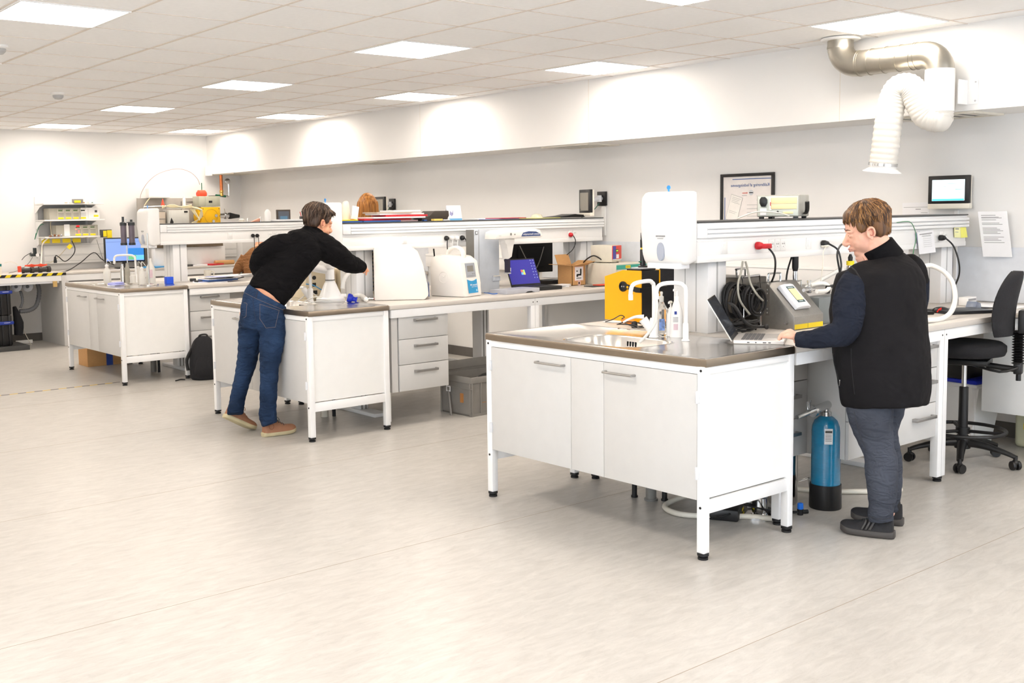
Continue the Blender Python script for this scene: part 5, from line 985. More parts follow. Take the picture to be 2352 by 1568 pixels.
b.box(-.075, .075, 0, .003, 0, .125, 0); b.box(-.062, .073, -.001, 0, .0, .016, 1); b.prism([(-.05, .05), (-.04, .08), (-.025, .06), (-.01, .085), (-.015, .05), (-.03, .035)], 'y', -.001, 0, 2); b.xf(M); obj('card_front', b, [paper_m, mat('card_blue', (110, 180, 226), .5), mat('card_print', (150, 150, 190), .5, noise=.3, nscale=90)], t)
b = MB(); b.box(-.075, .075, 0, .003, 0, .125); b.xf(Matrix.Translation((0, .05, 0))@Matrix.Rotation(.2, 4, 'X')); obj('card_back', b, paper_m, t)
for k, (px, w, m, lab) in enumerate(((1125, .40, pblue_m, 'pale lilac'), (1150, .30, red_m, 'red edged'), (1225, .34, mat('pale_yellow', (226, 222, 140), .6), 'pale yellow'))):
    block('document_folder', onS(px)+.03, ym-.02-.01*k, w, .2, .006, m, lab+' folder lying flat on the middle shelf', 'folder', .02*k, ZS+(.0065 if k == 1 else 0))
b = MB(); b.lathe([(.055, 0), (.052, .012), (.038, .028), (.015, .036), (.002, .037)], seg=24); tag(obj('glass_dome', b, mat('dome_glass', (238, 232, 210), .15, trans=.3), loc=(onS(1233), ym, ZS+.0065)), 'small glass dome on the pale yellow folder', 'glass')
b = MB(); b.prism([(-.27, .004), (-.03, .022), (.05, .034), (.09, .03), (.20, .024), (.16, .004)], 'y', -.09, .09, 0, .001); tag(obj('black_tray', b, mat('tray_black', (30, 30, 32), .4), loc=(onS(1300), ym+.02, ZS)), 'long thin black tray below the tilted wall monitor', 'tray')
block('loose_sheet', onS(1098)-.02, ym+.02, .12, .14, .012, paper_m, 'curled white sheet left of the lilac folder', 'paper', .3)
cable('thin_lead', [atY(1335, 500, ym), atY(1345, 493, ym+.1), atY(1352, 487, ym+.3), (7.05, 7.03, 1.56)], .003, bk_m, 'thin black lead from the tilted wall monitor to the middle shelf')
# floor things at the middle bench
t = thing('storage_crate', 'grey plastic storage crate with open lid on the floor before the middle bench', 'crate', (5.11, 6.262, 0), R(2))
W2, D2, H2 = .60, .36, .30
b = MB(); b.box(0, W2, 0, D2, 0, .012); 
for (a0, a1, c0, c1) in ((0, W2, 0, .008), (0, W2, D2-.008, D2), (0, .008, 0, D2), (W2-.008, W2, 0, D2)): b.box(a0, a1, c0, c1, 0, H2)
b.box(-.012, W2+.012, -.012, 0.0, H2-.045, H2, 0, .003); b.box(-.012, 0, 0, D2, H2-.045, H2, 0, .003); b.box(-.012, W2+.012, D2, D2+.012, H2-.045, H2, 0, .003)
b.box(-.012, .0, -.012, D2, H2-.09, H2-.086); b.box(-.006, W2, -.008, .0, 0, .02)
for x in (.0, .09, .19, .30, .41, .50, .588): b.box(x, x+.012, -.010, 0, 0, H2-.045, 0, .001)
for y in (.0, .34): b.box(-.010, 0, y, y+.014, 0, H2-.045, 0, .001)
obj('crate_body', b, crate_m, t)
b = MB(); b.box(-.012, W2, D2+.0, D2+.012, H2, H2+.085, 0, .003); b.box(-.01, W2, D2-.006, D2, H2+.02, H2+.024); b.xf(Matrix.Identity(4)); obj('lid', b, crate_m, t)
b = MB(); b.box(-.0125, -.009, .23, .28, .17, .215, 0); b.box(-.0128, -.0125, .24, .27, .18, .205, 1); obj('label', b, [paper_m, mg_m], t)
b = MB(); b.box(-.0, -.008-.0015, .09, .12, .10, .17); b.box(.10, .14, -.0125, -.012, .10, .104); obj('sticker_remnant', b, mat('rust_tape', (176, 120, 66), .7), t)
b = MB(); b.ell((.40, .22, .19), (.16, .10, .09)); obj('dark_contents', b, dg_m, t)
b = MB(); b.prism([(0, 0), (.03, 0), (.20, .30), (.17, .30)], 'y', 0, .015, 0, .002); b.xf(Matrix.Rotation(R(62), 4, 'Z')); tag(obj('crate_lid', b, crate_m, loc=(5.05, 6.42, 0)), 'grey plastic lid leaning at the left side of the storage crate', 'lid')
# chairs on the far sides
chair = [o for o in C.objects if o.name == 'office_chair'][0]
dup(chair, (5.80, 8.0, 0), R(160), 'black office chair behind the middle bench, right of the drawers')
dup(chair, (6.42, 5.25, 0), R(150), 'black office chair seen through the gap above the cable heap')
# ================================================================ FURTHEST BENCH
yf = YC[2]
t = thing('notebook', 'blue spiral notebook on papers beside the furthest rail column', 'notebook', (4.86, 9.95, ZD+.012), R(5))
b = MB(); b.box(-.17, .17, -.10, .10, 0, .016, 0, .002); obj('cover', b, inkb_m, t); b = MB(); b.box(-.168, .168, -.098, .098, .016, .022); obj('pages', b, paper_m, t)
b = MB()
for i in range(24): b.tube([(-.16+i*.014+.0, -.10+.008*math.cos(a), .012+.010*math.sin(a)) for a in [j*.785 for j in range(8)]], .0014, 5, closed=True)
obj('spiral', b, bk_m, t)
for k in range(5): block('paper_sheet', 4.76+.06*k, 9.93+.02*((k*3) % 4), .34, .22, .005, (paper_m, pblue_m)[k % 2], ('lowest', 'second', 'third', 'fourth', 'topmost')[k]+' paper of the pile at the furthest rail column', 'paper', .25*k-.4, ZD+(0 if k < 2 else .036)+.0055*k*(1 if k < 2 else .9), 'papers piled at the furthest rail column')
q = atZ(477, 641, ZD); t = thing('mug', 'cream mug on the furthest bench desk', 'mug', (q.x, q.y, ZD))
b = MB(); b.lathe([(.032, 0), (.036, .004), (.038, .095), (.035, .095), (.033, .01), (.001, .008)], seg=28, cap=False); obj('cup', b, cream_m, t); b = MB(); b.tube([(.036, -.005, .08), (.062, -.01, .078), (.068, -.012, .05), (.058, -.01, .025), (.036, -.005, .02)], .006, 8, smooth=4); obj('handle', b, cream_m, t)
for px, py, nme, dims, m, lab, cat in ((470, 648, 'black_device', (.18, .07, .02), bk_m, 'black flat device before the cream mug', 'device'), (500, 646, 'yellow_pad', (.12, .05, .02), mat('pale_note', (238, 236, 176), .7), 'pale yellow pad on the furthest desk', 'pad'), (523, 644, 'red_gadget', (.05, .04, .025), mat('dark_red', (150, 30, 40), .4), 'dark red gadget on the furthest desk', 'device'), (445, 646, 'black_pouch', (.05, .05, .03), dg_m, 'dark pouch by the notebook', 'pouch')):
    q = atZ(px, py, ZD); block(nme, q.x, q.y+.02, *dims, m, lab, cat, .1, ZD, bev=.006)
for k in range(4):
    q = atZ(500+22*k, 638-k, ZD); block('paper_scrap', q.x, q.y, .16, .12, .01+.006*k, (paper_m, cream_m, paper_m, lg_m)[k], ('leftmost', 'second from left', 'third from left', 'rightmost')[k]+' paper heap right of the cream mug', 'paper', .3*k, ZD, 'paper heaps right of the cream mug')
cable('dark_lead', [atZ(490, 640, .91), atZ(505, 634, .93), atZ(525, 637, .93), atZ(545, 632, .95), atZ(556, 625, .97)], .005, mat('lead_green', (30, 44, 40), .5), 'dark green lead across the papers of the furthest desk')
cable('dark_lead', [atZ(490, 644, .905), atZ(515, 640, .92), atZ(540, 640, .91), atZ(560, 636, .92)], .005, bk_m, 'black lead on the furthest desk right of the mug')
q = atZ(365, 645, Z0); block('blue_box', 4.36, 10.0, .07, .06, .07, mat('box_blue', (30, 84, 220), .4), 'bright blue box at the edge of the furthest sink top', 'box', 0, Z0)
q = atZ(267, 656, Z0); b = MB()
b.ell((0, 0, .012), (.085, .06, .012)); b.ell((-.02, .01, .022), (.06, .045, .013)); b.ell((.02, -.01, .028), (.055, .04, .010)); tag(obj('cloth', b, towel_m, loc=(q.x, q.y, Z0), sharp=80), 'folded lilac blue cloth at the near edge of the furthest sink top', 'cloth')
# wash bottles
def wash(px, py, s, label, mi=milk_m, cap=wp_m, dx=-1):
    q = atZ(px, py, Z0); t = thing('wash_bottle', label, 'bottle', (q.x, q.y, Z0))
    b = MB(); b.lathe([(.034*s, 0), (.037*s, .006), (.037*s, .10*s), (.030*s, .135*s), (.014*s, .16*s), (.014*s, .17*s)], seg=24); obj('bottle_body', b, mi, t, sharp=60)
    b = MB(); b.lathe([(.018*s, .168*s), (.018*s, .185*s), (.006*s, .192*s)], seg=20); obj('cap', b, cap, t)
    b = MB(); b.tube([(0, 0, .19*s), (0, 0, .235*s), (-dx*.01, 0, .245*s), (-dx*.045*s, 0, .20*s)], .003, 8, smooth=3); obj('nozzle_tube', b, cap, t)
for a in ((247, 651, 1.0, 'milky wash bottle at the left of the furthest sink'), (327, 653, .9, 'milky wash bottle with yellow tag beside the metal stand rod'), (319, 648, .85, 'milky wash bottle with blue cap behind the tap')): wash(*a)
q = atZ(347, 651, Z0); t = thing('plastic_bottle', 'tall milky bottle with pink print behind the stand rod', 'bottle', (q.x, q.y, Z0)); b = MB(); b.lathe([(.045, 0), (.047, .01), (.045, .15), (.02, .20), (.012, .22), (.012, .25)], seg=24); obj('bottle_body', b, milk_m, t, sharp=60); b = MB(); b.box(-.03, .0, -.0475, -.0465, .06, .14); obj('label', b, mat('label_pink', (226, 200, 208), .5), t)
tap('white gooseneck tap of the furthest sink', (4.218, 10.47, Z0), [(4.218, 10.47, Z0), (4.218, 10.47, 1.13), (4.205, 10.485, 1.165), (4.18, 10.51, 1.175), (4.10, 10.585, 1.175), (4.07, 10.61, 1.165), (4.06, 10.62, 1.14), (4.06, 10.62, 1.09)])
q = atZ(343, 654, Z0); t = thing('laboratory_stand', 'chrome laboratory stand with round base before the furthest dispenser', 'laboratory stand', (q.x, q.y, Z0))
b = MB(); b.lathe([(.09, 0), (.09, .006), (.05, .012), (.012, .018)], seg=32); obj('round_base', b, steel_m, t); b = MB(); b.cyl((0, 0, .015), (-.0, 0, .50), .0065, seg=10); obj('rod', b, chrome_m, t)
q = atZ(298, 650, Z0)
for k, (dx, lab) in enumerate(((-.022, 'left'), (.022, 'right'))):
    t = thing('filter_column', f'{lab} of two dark filter columns held above the furthest sink', 'filter', (4.25+dx*1.5, 10.72-dx*1.2, 1.27)); b = MB(); b.lathe([(.029, .02), (.029, .21)], seg=20); obj('column_body', b, mat('filter_violet', (112, 102, 114), .35, noise=.1), t); b = MB(); b.lathe([(.034, 0), (.034, .025)], seg=20); b.lathe([(.034, .20), (.034, .23), (.012, .24), (.012, .26+.03*(k == 0))], seg=20); obj('end_cap', b, mat('cap_dark', (50, 54, 58), .4), t)
t = thing('laboratory_stand', 'chrome stand rod carrying the two dark filter columns', 'laboratory stand', (4.25, 10.76, Z0)); b = MB(); b.lathe([(.06, 0), (.06, .006), (.01, .012)], seg=28); obj('round_base', b, steel_m, t); b = MB(); b.cyl((0, 0, .0), (0, 0, .64), .006, seg=10); b.box(-.04, .04, -.045, 0, .60, .61); obj('rod', b, chrome_m, t)
for k, (px, h, r_, m, lab) in enumerate(((287, .19, .024, chrome_m, 'tall chrome measuring cylinder behind the furthest sink'), (298, .20, .026, mat('dull_glass', (196, 192, 180), .2, trans=.5, noise=.1), 'dull glass flask behind the furthest sink'), (310, .10, .03, milk_m, 'short milky beaker at the foot of the tap'))):
    q = atZ(px, 650, Z0); b = MB(); b.lathe([(r_*1.1, 0), (r_, .01), (r_, h*.7), (r_*.6, h*.85), (r_*.6, h)], seg=20); tag(obj('glassware', b, m, loc=(q.x, q.y+.05, Z0)), lab, 'glassware')
# shelf of the furthest rail
def bottle(px, h, r_, m, lab, y=yf): b = MB(); b.lathe([(r_, 0), (r_, h*.75), (r_*.6, h*.92), (r_*.3, h)], seg=18); tag(obj('bottle', b, m, loc=(onS(px, y), y, ZS), sharp=60), lab, 'bottle')
bottle(615, .13, .034, wp_m, 'white plastic bottle left of the dark framed tablet'); bottle(555, .035, .03, cream_m, 'low cream pot on the furthest shelf'); bottle(569, .04, .008, chrome_m, 'short steel pin on the furthest shelf'); bottle(598, .055, .01, chrome_m, 'tall steel pin left of the white plastic bottle')
b = MB(); b.prism([(-.06, 0), (.03, 0), (.045, .03), (.03, .035)], 'y', -.02, .02, 0, .003); tag(obj('pink_tool', b, mat('salmon', (224, 160, 136), .5), loc=(onS(588, yf), yf, ZS)), 'salmon coloured tool lying on the furthest shelf', 'tool')
t = thing('framed_tablet', 'dark framed tablet standing on the furthest shelf left of the man', 'tablet', (onS(652, yf), yf, ZS)); b = MB(); b.box(-.085, .085, 0, .02, 0, .125, 0, .003); obj('frame', b, mat('brown_frame', (70, 60, 52), .5), t); b = MB(); b.box(-.066, .066, -.002, .0, .02, .108); b.box(-.045, .045, -.003, -.001, .02, .055, 1); obj('screen', b, [mat('slate', (88, 94, 104), .3), mat('slate_blue', (90, 130, 160), .3)], t)
t = thing('pen_holder', 'dark pen holder with red and black pens behind the head of the man', 'pen holder', (onS(697, yf), yf, ZS)); b = MB(); b.box(-.035, .035, -.03, .03, 0, .05, 0, .004); obj('holder', b, bk_m, t)
for k in range(4): b = MB(); b.cyl((-.025+.016*k, 0, .04), (-.035+.02*k, .01, .10+.01*(k % 2)), .004); obj('pen', b, (red_m, bk_m, bk_m, green_m)[k], t)
block('paper_stack', onS(665, yf), yf-.02, .46, .22, .02, paper_m, 'loose white paper stack on the furthest shelf beside the man', 'paper', .05)
for px, m in ((580, 'left'), (590, 'right')): rp2(px, 541, YC[2], bk_m, bk_m, m+' black plug of the furthest rail', [atY(px+4, 550, YC[2]-.2), atY(px+5, 575, YC[2]-.2)])
# backpack
t = thing('backpack', 'black backpack on the floor between the furthest and middle benches', 'backpack', (4.46, 9.50, 0), R(-30))
b = MB(); b.tube([(0, 0, .0), (0, 0, .03), (0, .0, .15), (0, .01, .28), (0, .03, .36), (0, .05, .40)], [(.11, .07), (.13, .09), (.135, .10), (.125, .09), (.095, .065), (.05, .03)], 22, smooth=4, side=(1, 0, 0)); obj('bag_body', b, bkf_m, t, sharp=80)
b = MB(); b.tube([(0, -.06, .04), (0, -.085, .10), (0, -.075, .22)], [(.08, .03), (.085, .035), (.06, .025)], 16, smooth=4, side=(1, 0, 0)); obj('front_pocket', b, bkf_m, t, sharp=80)
b = MB(); b.tube([(-.04, .03, .385), (-.03, .03, .42), (.03, .03, .425), (.045, .03, .39)], .009, 8, smooth=4); obj('grab_handle', b, bk_m, t)
b = MB(); b.tube([(-.10, -.03, .30), (-.15, -.06, .2), (-.14, -.08, .1)], [(.018, .005)]*3, 6, smooth=4); obj('strap', b, bk_m, t)
cable('strap_end', [(4.30, 9.58, .006), (4.26, 9.60, .008), (4.22, 9.58, .006), (4.20, 9.57, .006)], .006, bk_m, 'black strap end on the floor left of the backpack', 'strap')
t = thing('cardboard_box', 'closed cardboard box with blue tape under the furthest sink cabinet', 'box', (3.93, 11.15, 0)); b = MB(); b.box(0, .46, 0, .27, 0, .27, 0, .003); obj('carton', b, card_m, t); b = MB(); b.box(.20, .27, -.0015, 0, 0, .27); b.box(.20, .27, 0, .27, .27, .2715); obj('tape', b, mat('tape_blue', (40, 70, 150), .5, noise=.1), t)
b = MB()
for i in range(22): x = 2.2+i*.072; b.prism([(x, -.014), (x+.072, -.014), (x+.082, .014), (x+.010, .014)], 'z', .0003, .0009, i % 2)
tag(obj('floor_marking_tape', b, [mat('tape_yellow', (226, 190, 70), .6), dg_m], loc=(0, 9.905, 0)), 'yellow and black marking tape line on the floor at the left', 'floor tape')
# ================================================================ FAR WALL
yw = YF
# hazard taped table
t = thing('hazard_table', 'white table edged with yellow and black tape at the far left', 'table', (3.0, 13.20, 0))
b = MB(); b.box(0, 1.44, 0, .85, .868, .90, 0, .003); obj('tabletop', b, top_m, t)
b = MB(); b.box(0, 1.40, .01, .05, .80, .866); b.box(0, 1.36, .02, .06, .775, .80, 1); obj('apron_rail', b, [frame_m, alu_m], t)
b = MB(); n = 24
for i in range(n): x = i*.06; b.prism([(x, .868), (x+.06, .868), (x+.088, .9005), (x+.028, .9005)] if i < n-1 else [(x, .868), (x+.06, .868), (x+.06, .9005), (x+.028, .9005)], 'y', -.0025, 0, i % 2)
obj('hazard_tape', b, [mat('tape_yellow2', (240, 214, 20), .5), bk_m], t)
b = MB(); b.box(1.385, 1.44, .0, .85, 0, .868, 0, .003); obj('end_panel', b, grey_m, t)
b = MB(); b.box(1.28, 1.33, -.0, .02, .73, .80, 0, .002); obj('card_tag', b, mat('tag_kraft', (206, 172, 108), .7), t)
b = MB(); b.box(.42, .60, -.003, -.001, .842, .867); obj('yellow_strip', b, yel_m, t)
def far_desk(x0, x1, lab):
    t = thing('far_bench', lab, 'lab bench', (x0, 13.28, 0)); w = x1-x0
    b = MB(); b.box(0, w, 0, .80, .868, .895, 0, .004); obj('desktop', b, top_m, t)
    b = MB(); b.box(.01, w-.01, .01, .04, .79, .865); b.box(.01, w-.01, .3, .33, .6, .86, 1); obj('apron_rail', b, [frame_m, lg_m], t)
    for x in (.03, w-.03): b = MB(); b.box(x-.02, x+.02, .02, .06, 0, .868); obj('leg', b, frame_m, t)
far_desk(4.45, 5.85, 'light grey far bench under the wall shelves and the blue screen'); far_desk(5.86, 7.24, 'light grey far bench under the yellow machine')
# stacked tool boxes
for k in range(2):
    t = thing('tool_box', ('lower', 'upper')[k]+' black tool box with blue clasp at the left edge', 'tool box', (3.30, 13.27, .06+.365*k), group='stacked black tool boxes')
    b = MB(); b.box(0, .50, 0, .45, 0, .36, 0, .015); [b.box(x, x+.03, -.012, 0, 0, .36, 0, .003) for x in (.08, .24, .38, .455)]; obj('box_body', b, bk_m, t)
    b = MB(); b.box(-.01, .515, -.03, .01, .25, .29, 0, .01); b.box(.40, .47, -.032, -.029, .272, .276, 1); obj('clasp', b, [mat('clasp_blue', (24, 52, 150), .35), wp_m], t)
block('dolly', 3.6, 13.42, .72, .5, .055, dg_m, 'dark grey dolly under the black tool boxes', 'dolly', 0, 0)
b = MB(); b.tube([(0, 0, 0), (.01, 0, .15), (-.03, 0, .35)], [(.05, .05), (.06, .06), (.02, .03)], 12, smooth=3); tag(obj('dark_sack', b, bkf_m, loc=(3.93, 13.5, .15)), 'dark cloth hanging beside the black tool boxes', 'cloth')
for k, px in enumerate((40, 66)):
    q = atY(px, 657, 13.35); b = MB(); b.lathe([(.03, .0), (.062, .03), (.062, .07), (.02, .08)], (0, 0, 0), 20, 0, (-.5, -1, 0)); b.lathe([(.02, .08), (.02, .09)], (0, 0, 0), 14, 1, (-.5, -1, 0)); tag(obj('drain_trap', b, [mat('trap_grey', (140, 142, 146), .4), bk_m], loc=q), ('left', 'right')[k]+' grey round drain trap under the hazard table', 'drain')
b = corr([atY(86, 650, 13.5), atY(90, 670, 13.5), atY(84, 700, 13.5), atY(68, 712, 13.5), atY(45, 715, 13.5)], .026, 10); tag(obj('drain_hose', b, mat('hose_grey', (92, 94, 98), .5), sharp=80), 'thick grey drain hose curving under the hazard table', 'hose')
b = corr([atY(47, 668, 13.4), atY(52, 690, 13.4), atY(47, 707, 13.4)], .016, 10); tag(obj('drain_hose', b, mat('hose_grey', (92, 94, 98), .5), sharp=80), 'thin grey drain hose below the left drain trap', 'hose')
block('wall_strip', atY(56, 790, 13.9).x, 13.9, .20, .03, .04, wp_m, 'white power strip on the floor at the far wall', 'power strip', 0, 0)
cable('white_lead', [atZ(72, 792, .01), atY(55, 760, 13.7), atY(45, 735, 13.6), atY(40, 715, 13.5)], .004, cream_m, 'thin white lead under the hazard table')
# valves with red handles
for k, px in enumerate((62, 92)):
    q = atZ(px, 626, .90); t = thing('pipe_valve', ('left', 'right')[k]+' dark pipe valve with orange red handle on the hazard table', 'valve', (q.x, 13.45, .90), R(10*k))
    b = MB(); b.cyl((-.10, 0, .035), (.13, 0, .035), .028, seg=16); b.lathe([(.036, -.02), (.036, .02)], (-.09, 0, .036), 16, 0, (1, 0, 0)); b.lathe([(.036, -.02), (.036, .02)], (.12, 0, .036), 16, 0, (1, 0, 0)); obj('valve_body', b, mat('dull_black', (46, 42, 40), .4), t)
    b = MB(); b.cyl((.02, 0, .05), (.02, 0, .09), .01); b.prism([(-.06, .085), (-.055, .10), (.0, .098), (.02, .11), (.05, .098), (.10, .10), (.105, .085), (.03, .07)], 'y', -.012, .012, 0, .003); obj('handle', b, or_m, t)
q = atZ(47, 629, .90); b = MB(); b.lathe([(.024, 0), (.024, .02)], seg=14, mi=1); b.lathe([(.021, .02), (.023, .09), (.006, .095)], seg=14); tag(obj('red_marker_pot', b, [or_m, wp_m], loc=(q.x, 13.35, .90)), 'orange red pot left of the valves on the hazard table', 'pot')
q = atZ(3, 632, .90); t = thing('spray_can', 'spray can with teal band at the left edge on the hazard table', 'spray can', (q.x+.01, 13.35, .90)); b = MB(); b.lathe([(.034, 0), (.034, .11), (.033, .13), (.02, .15)], seg=20); obj('can', b, cream_m, t); b = MB(); b.lathe([(.035, .10), (.035, .13)], seg=20, cap=False); obj('teal_band', b, mat('teal_dark', (24, 120, 120), .4), t); b = MB(); b.lathe([(.014, .15), (.014, .165)], seg=14); obj('cap', b, wp_m, t)
q = atY(80, 582, 13.95); t = thing('pressure_regulator', 'black green pressure regulator with small gauge on the far wall', 'regulator', q); b = MB(); b.cyl((0, 0, -.02), (0, 0, .07), .022, seg=14); b.box(-.02, .02, .0, .15, -.03, .0); b.cyl((-.05, 0, -.02), (.06, 0, -.02), .016, seg=12); obj('regulator_body', b, mat('reg_dark', (30, 40, 40), .4), t); b = MB(); b.lathe([(.022, 0), (.022, .01)], (.022, -.03, -.02), 18, 0, (0, -1, 0)); obj('gauge', b, wp_m, t)
for pts, r_, m, lab in (([(83, 535), (80, 550), (90, 520), (100, 515)], .004, green_m, 'thin green tube hanging by the wall shelves'), ([(75, 590), (65, 605), (45, 620), (20, 627)], .004, mg_m, 'grey tube from the regulator to the hazard table'), ([(72, 580), (58, 588), (50, 597)], .004, bk_m, 'short black tube left of the regulator'), ([(10, 604), (25, 601), (40, 607), (50, 618)], .003, cream_m, 'thin cream tube on the hazard table'), ([(165, 553), (172, 570), (168, 585), (150, 600), (135, 590), (128, 587), (127, 597)], .006, bk_m, 'black lead looping below the wall shelves to its plug'), ([(157, 563), (145, 578), (125, 598), (105, 606)], .004, mat('lead_sand', (190, 180, 150), .6), 'sand coloured lead with yellow tag below the wall shelves'), ([(100, 627), (150, 623), (185, 603), (215, 580), (235, 596), (262, 608)], .006, bk_m, 'long black lead arching across the far bench'), ([(222, 550), (228, 570), (238, 600)], .003, mg_m, 'thin grey lead hanging left of the blue screen'), ([(94, 612), (96, 580), (98, 560), (112, 545)], .008, cream_m, 'bundle of cream tubes beside the wall shelves'), ([(120, 503), (116, 515), (118, 540)], .004, mat('lead_sand', (190, 180, 150), .6), 'short sand lead between the wall shelves')):
    cable('wall_cable', [atY(a, c, 13.80 if c < 612 else 13.5) for a, c in pts], r_, m, lab)
q = atY(127, 600, 13.8); b = MB(); b.lathe([(.012, .06), (.016, .03), (.022, 0), (.02, -.02)], seg=14); tag(obj('power_plug', b, bk_m, loc=q), 'black power plug hanging before the far trunking', 'plug')
b = MB(); b.box(-.025, .025, -.002, .002, -.03, .03); b.xf(Matrix.Rotation(.8, 4, 'Y')); tag(obj('yellow_tag', b, yel_m, loc=atY(160, 566, 13.78)), 'yellow tag on the sand coloured lead', 'tag')
# wall shelves
xs0, xs1 = atY(112, 500, 13.75).x, atY(233, 500, 13.75).x
t = thing('wall_shelf_unit', 'white bracket shelf unit with three shelves on the far wall', 'shelf', (xs0-.06, YF-.001, 0)); w = xs1-xs0
for x in (.0, w-.03): b = MB(); b.box(x, x+.03, -.02, 0, 1.05, 1.83); obj('upright', b, wp_m, t)
zsh = [atY(175, py, 13.75).z for py in (468, 505.5, 544)]
for z in zsh:
    b = MB(); b.box(0, w+.10, -.36, -.02, z-.008, z+.010, 0, .002); s_ = obj('shelf_board', b, wp_m, t)
    for x in (.0, w): b = MB(); b.prism([(-.33, z-.012), (-.02, z-.012), (-.02, z-.11), (-.06, z-.10), (-.20, z-.04)], 'x', x, x+.004); obj('bracket', b, wp_m, s_)
b = MB(); b.box(.02, w-.02, -.012, -.004, zsh[2], zsh[0]); obj('back_panel', b, lg_m, t)
def rack(z, x0, w, h, label, mods, right=None, left=None):
    t = thing('rack_instrument', label, 'rack instrument', (x0, 13.80, z+.0105)); b = MB(); b.box(0, w, 0, .22, 0, h, 0, .003); obj('case', b, mat('rack_grey', (178, 174, 160), .5), t)
    for k in range(mods):
        mw = .095; x = (left or 0)+k*mw; b = MB(); b.box(x+.002, x+mw-.004, -.004, 0, .004, h-.004, 0); b.box(x+.012, x+mw-.03, -.006, -.003, h*.74, h*.84, 1)
        for j in range(3): b.box(x+.01, x+mw-.015, -.006, -.003, h*(.30+.12*j), h*(.33+.12*j), 2)
        b.box(x+.008, x+mw-.02, -.007, -.003, h*.04, h*.2, 3); b.box(x+.012, x+mw-.02, -.006, -.003, h*.90, h*.93, 2); obj('module', b, [mat('mod_grey', (196, 192, 178), .5), mat('lcd_green', (80, 110, 60), .4), dg_m, yel_m], t)
    if right: b = MB(); b.box(w-right, w, -.006, 0, .002, h+.004, 0, .002); b.box(w-.06, w-.03, -.008, -.005, h*.6, h*.8, 1); b.box(w-.075, w-.015, -.008, -.005, h*.2, h*.38, 2); b.box(w-right*.62, w-right*.61, -.008, -.005, .01, h-.01, 3); obj('side_module', b, [wp_m, dg_m, yel_m, lg_m], t)
    return t
xa, xb = atY(113, 490, 13.8).x, atY(228, 490, 13.8).x
rack(zsh[1], xa, xb-xa, atY(170, 478, 13.8).z-zsh[1]-.01, 'grey rack instrument with white right half on the middle wall shelf', 4, right=.24, left=.10)
xa, xb = atY(129, 530, 13.8).x, atY(225, 530, 13.8).x
t = rack(zsh[2], xa, xb-xa, atY(170, 517, 13.8).z-zsh[2]-.01, 'grey rack instrument with red digits and red lights on the lowest wall shelf', 3, left=xb-xa-.30)
b = MB(); b.box(.10, .17, -.004, 0, .004, .15); obj('white_module', b, wp_m, t); b = MB(); b.box(.255, .295, -.006, -.002, .115, .135); obj('red_display', b, screen('led_red', (230, 10, 30), 1.5), t)
for k, (x, z_) in enumerate(((.25, .085), (.285, .065), (.285, .045), (.25, .025))): b = MB(); b.cyl((x, -.005, z_), (x, -.001, z_), .009, seg=12); obj('red_lamp', b, screen('led_pink', (255, 110, 100), 1.6), t)
block('small_gadget', atY(178, 464, 13.75).x, 13.75, .12, .08, .05, mg_m, 'grey gadget with yellow sticker on the top wall shelf', 'device', 0, zsh[0]+.01); block('sticker_pack', atY(178, 464, 13.70).x, 13.70, .08, .01, .03, yel_m, 'yellow sticker before the grey gadget, top wall shelf', 'sticker', 0, zsh[0]+.012)
for k in range(7): block('small_part', atY(152+10*k, 467, 13.72).x, 13.72, .03, .02, .008+.004*(k % 3), (card_m, cream_m, green_m, mg_m)[k % 4], 'small part number'.replace(' number', '')+' lying loose along the top wall shelf', 'part', .2*k, zsh[0]+.0105, 'small loose parts on the top wall shelf')
for k in range(6): block('brass_fitting', atY(115+5*k, 540, 13.74).x, 13.74-.01*(k % 2), .025, .02, .018+.006*(k % 3), (mat('brassy', (170, 120, 90), .3, .8), chrome_m)[k % 2], 'small metal fitting left on the lowest wall shelf', 'fitting', .3*k, zsh[2]+.0105, 'small metal fittings on the lowest wall shelf')
b = MB(); b.box(-.26, .26, 0, .05, 0, .09, 0, .003); [b.box(-.24+.13*k, -.14+.13*k, -.004, 0, .02, .07, 1) for k in range(4)]; tag(obj('rear_unit', b, [mat('rack_grey', (178, 174, 160), .5), yel_m], loc=(atY(140, 556, 13.9).x, 13.9, atY(140, 561, 13.9).z)), 'grey unit with yellow stickers under the lowest wall shelf', 'instrument')
t = thing('wall_trunking', 'white deep wall trunking below the wall shelves on the far wall', 'wall trunking', (4.46, YF-.061, .975)); b = MB(); b.box(0, 2.7, 0, .06, 0, .255, 0, .003); [b.box(0, 2.7, -.002, 0, z, z+.003, 1) for z in (.03, .10, .112, .235)]; obj('cover', b, [wp_m, lg_m], t)
for px in (360, 428, 450, 475): q = atY(px, 585, YF-.063); b = MB(); b.box(q.x-4.46-.03, q.x-4.46+.03, -.006, 0, .10, .17, 0, .002); b.box(q.x-4.46-.008, q.x-4.46+.014, -.012, -.005, .115, .158, 1); obj('socket', b, [cream_m, mat('switch_red', (200, 30, 40), .4)], t)
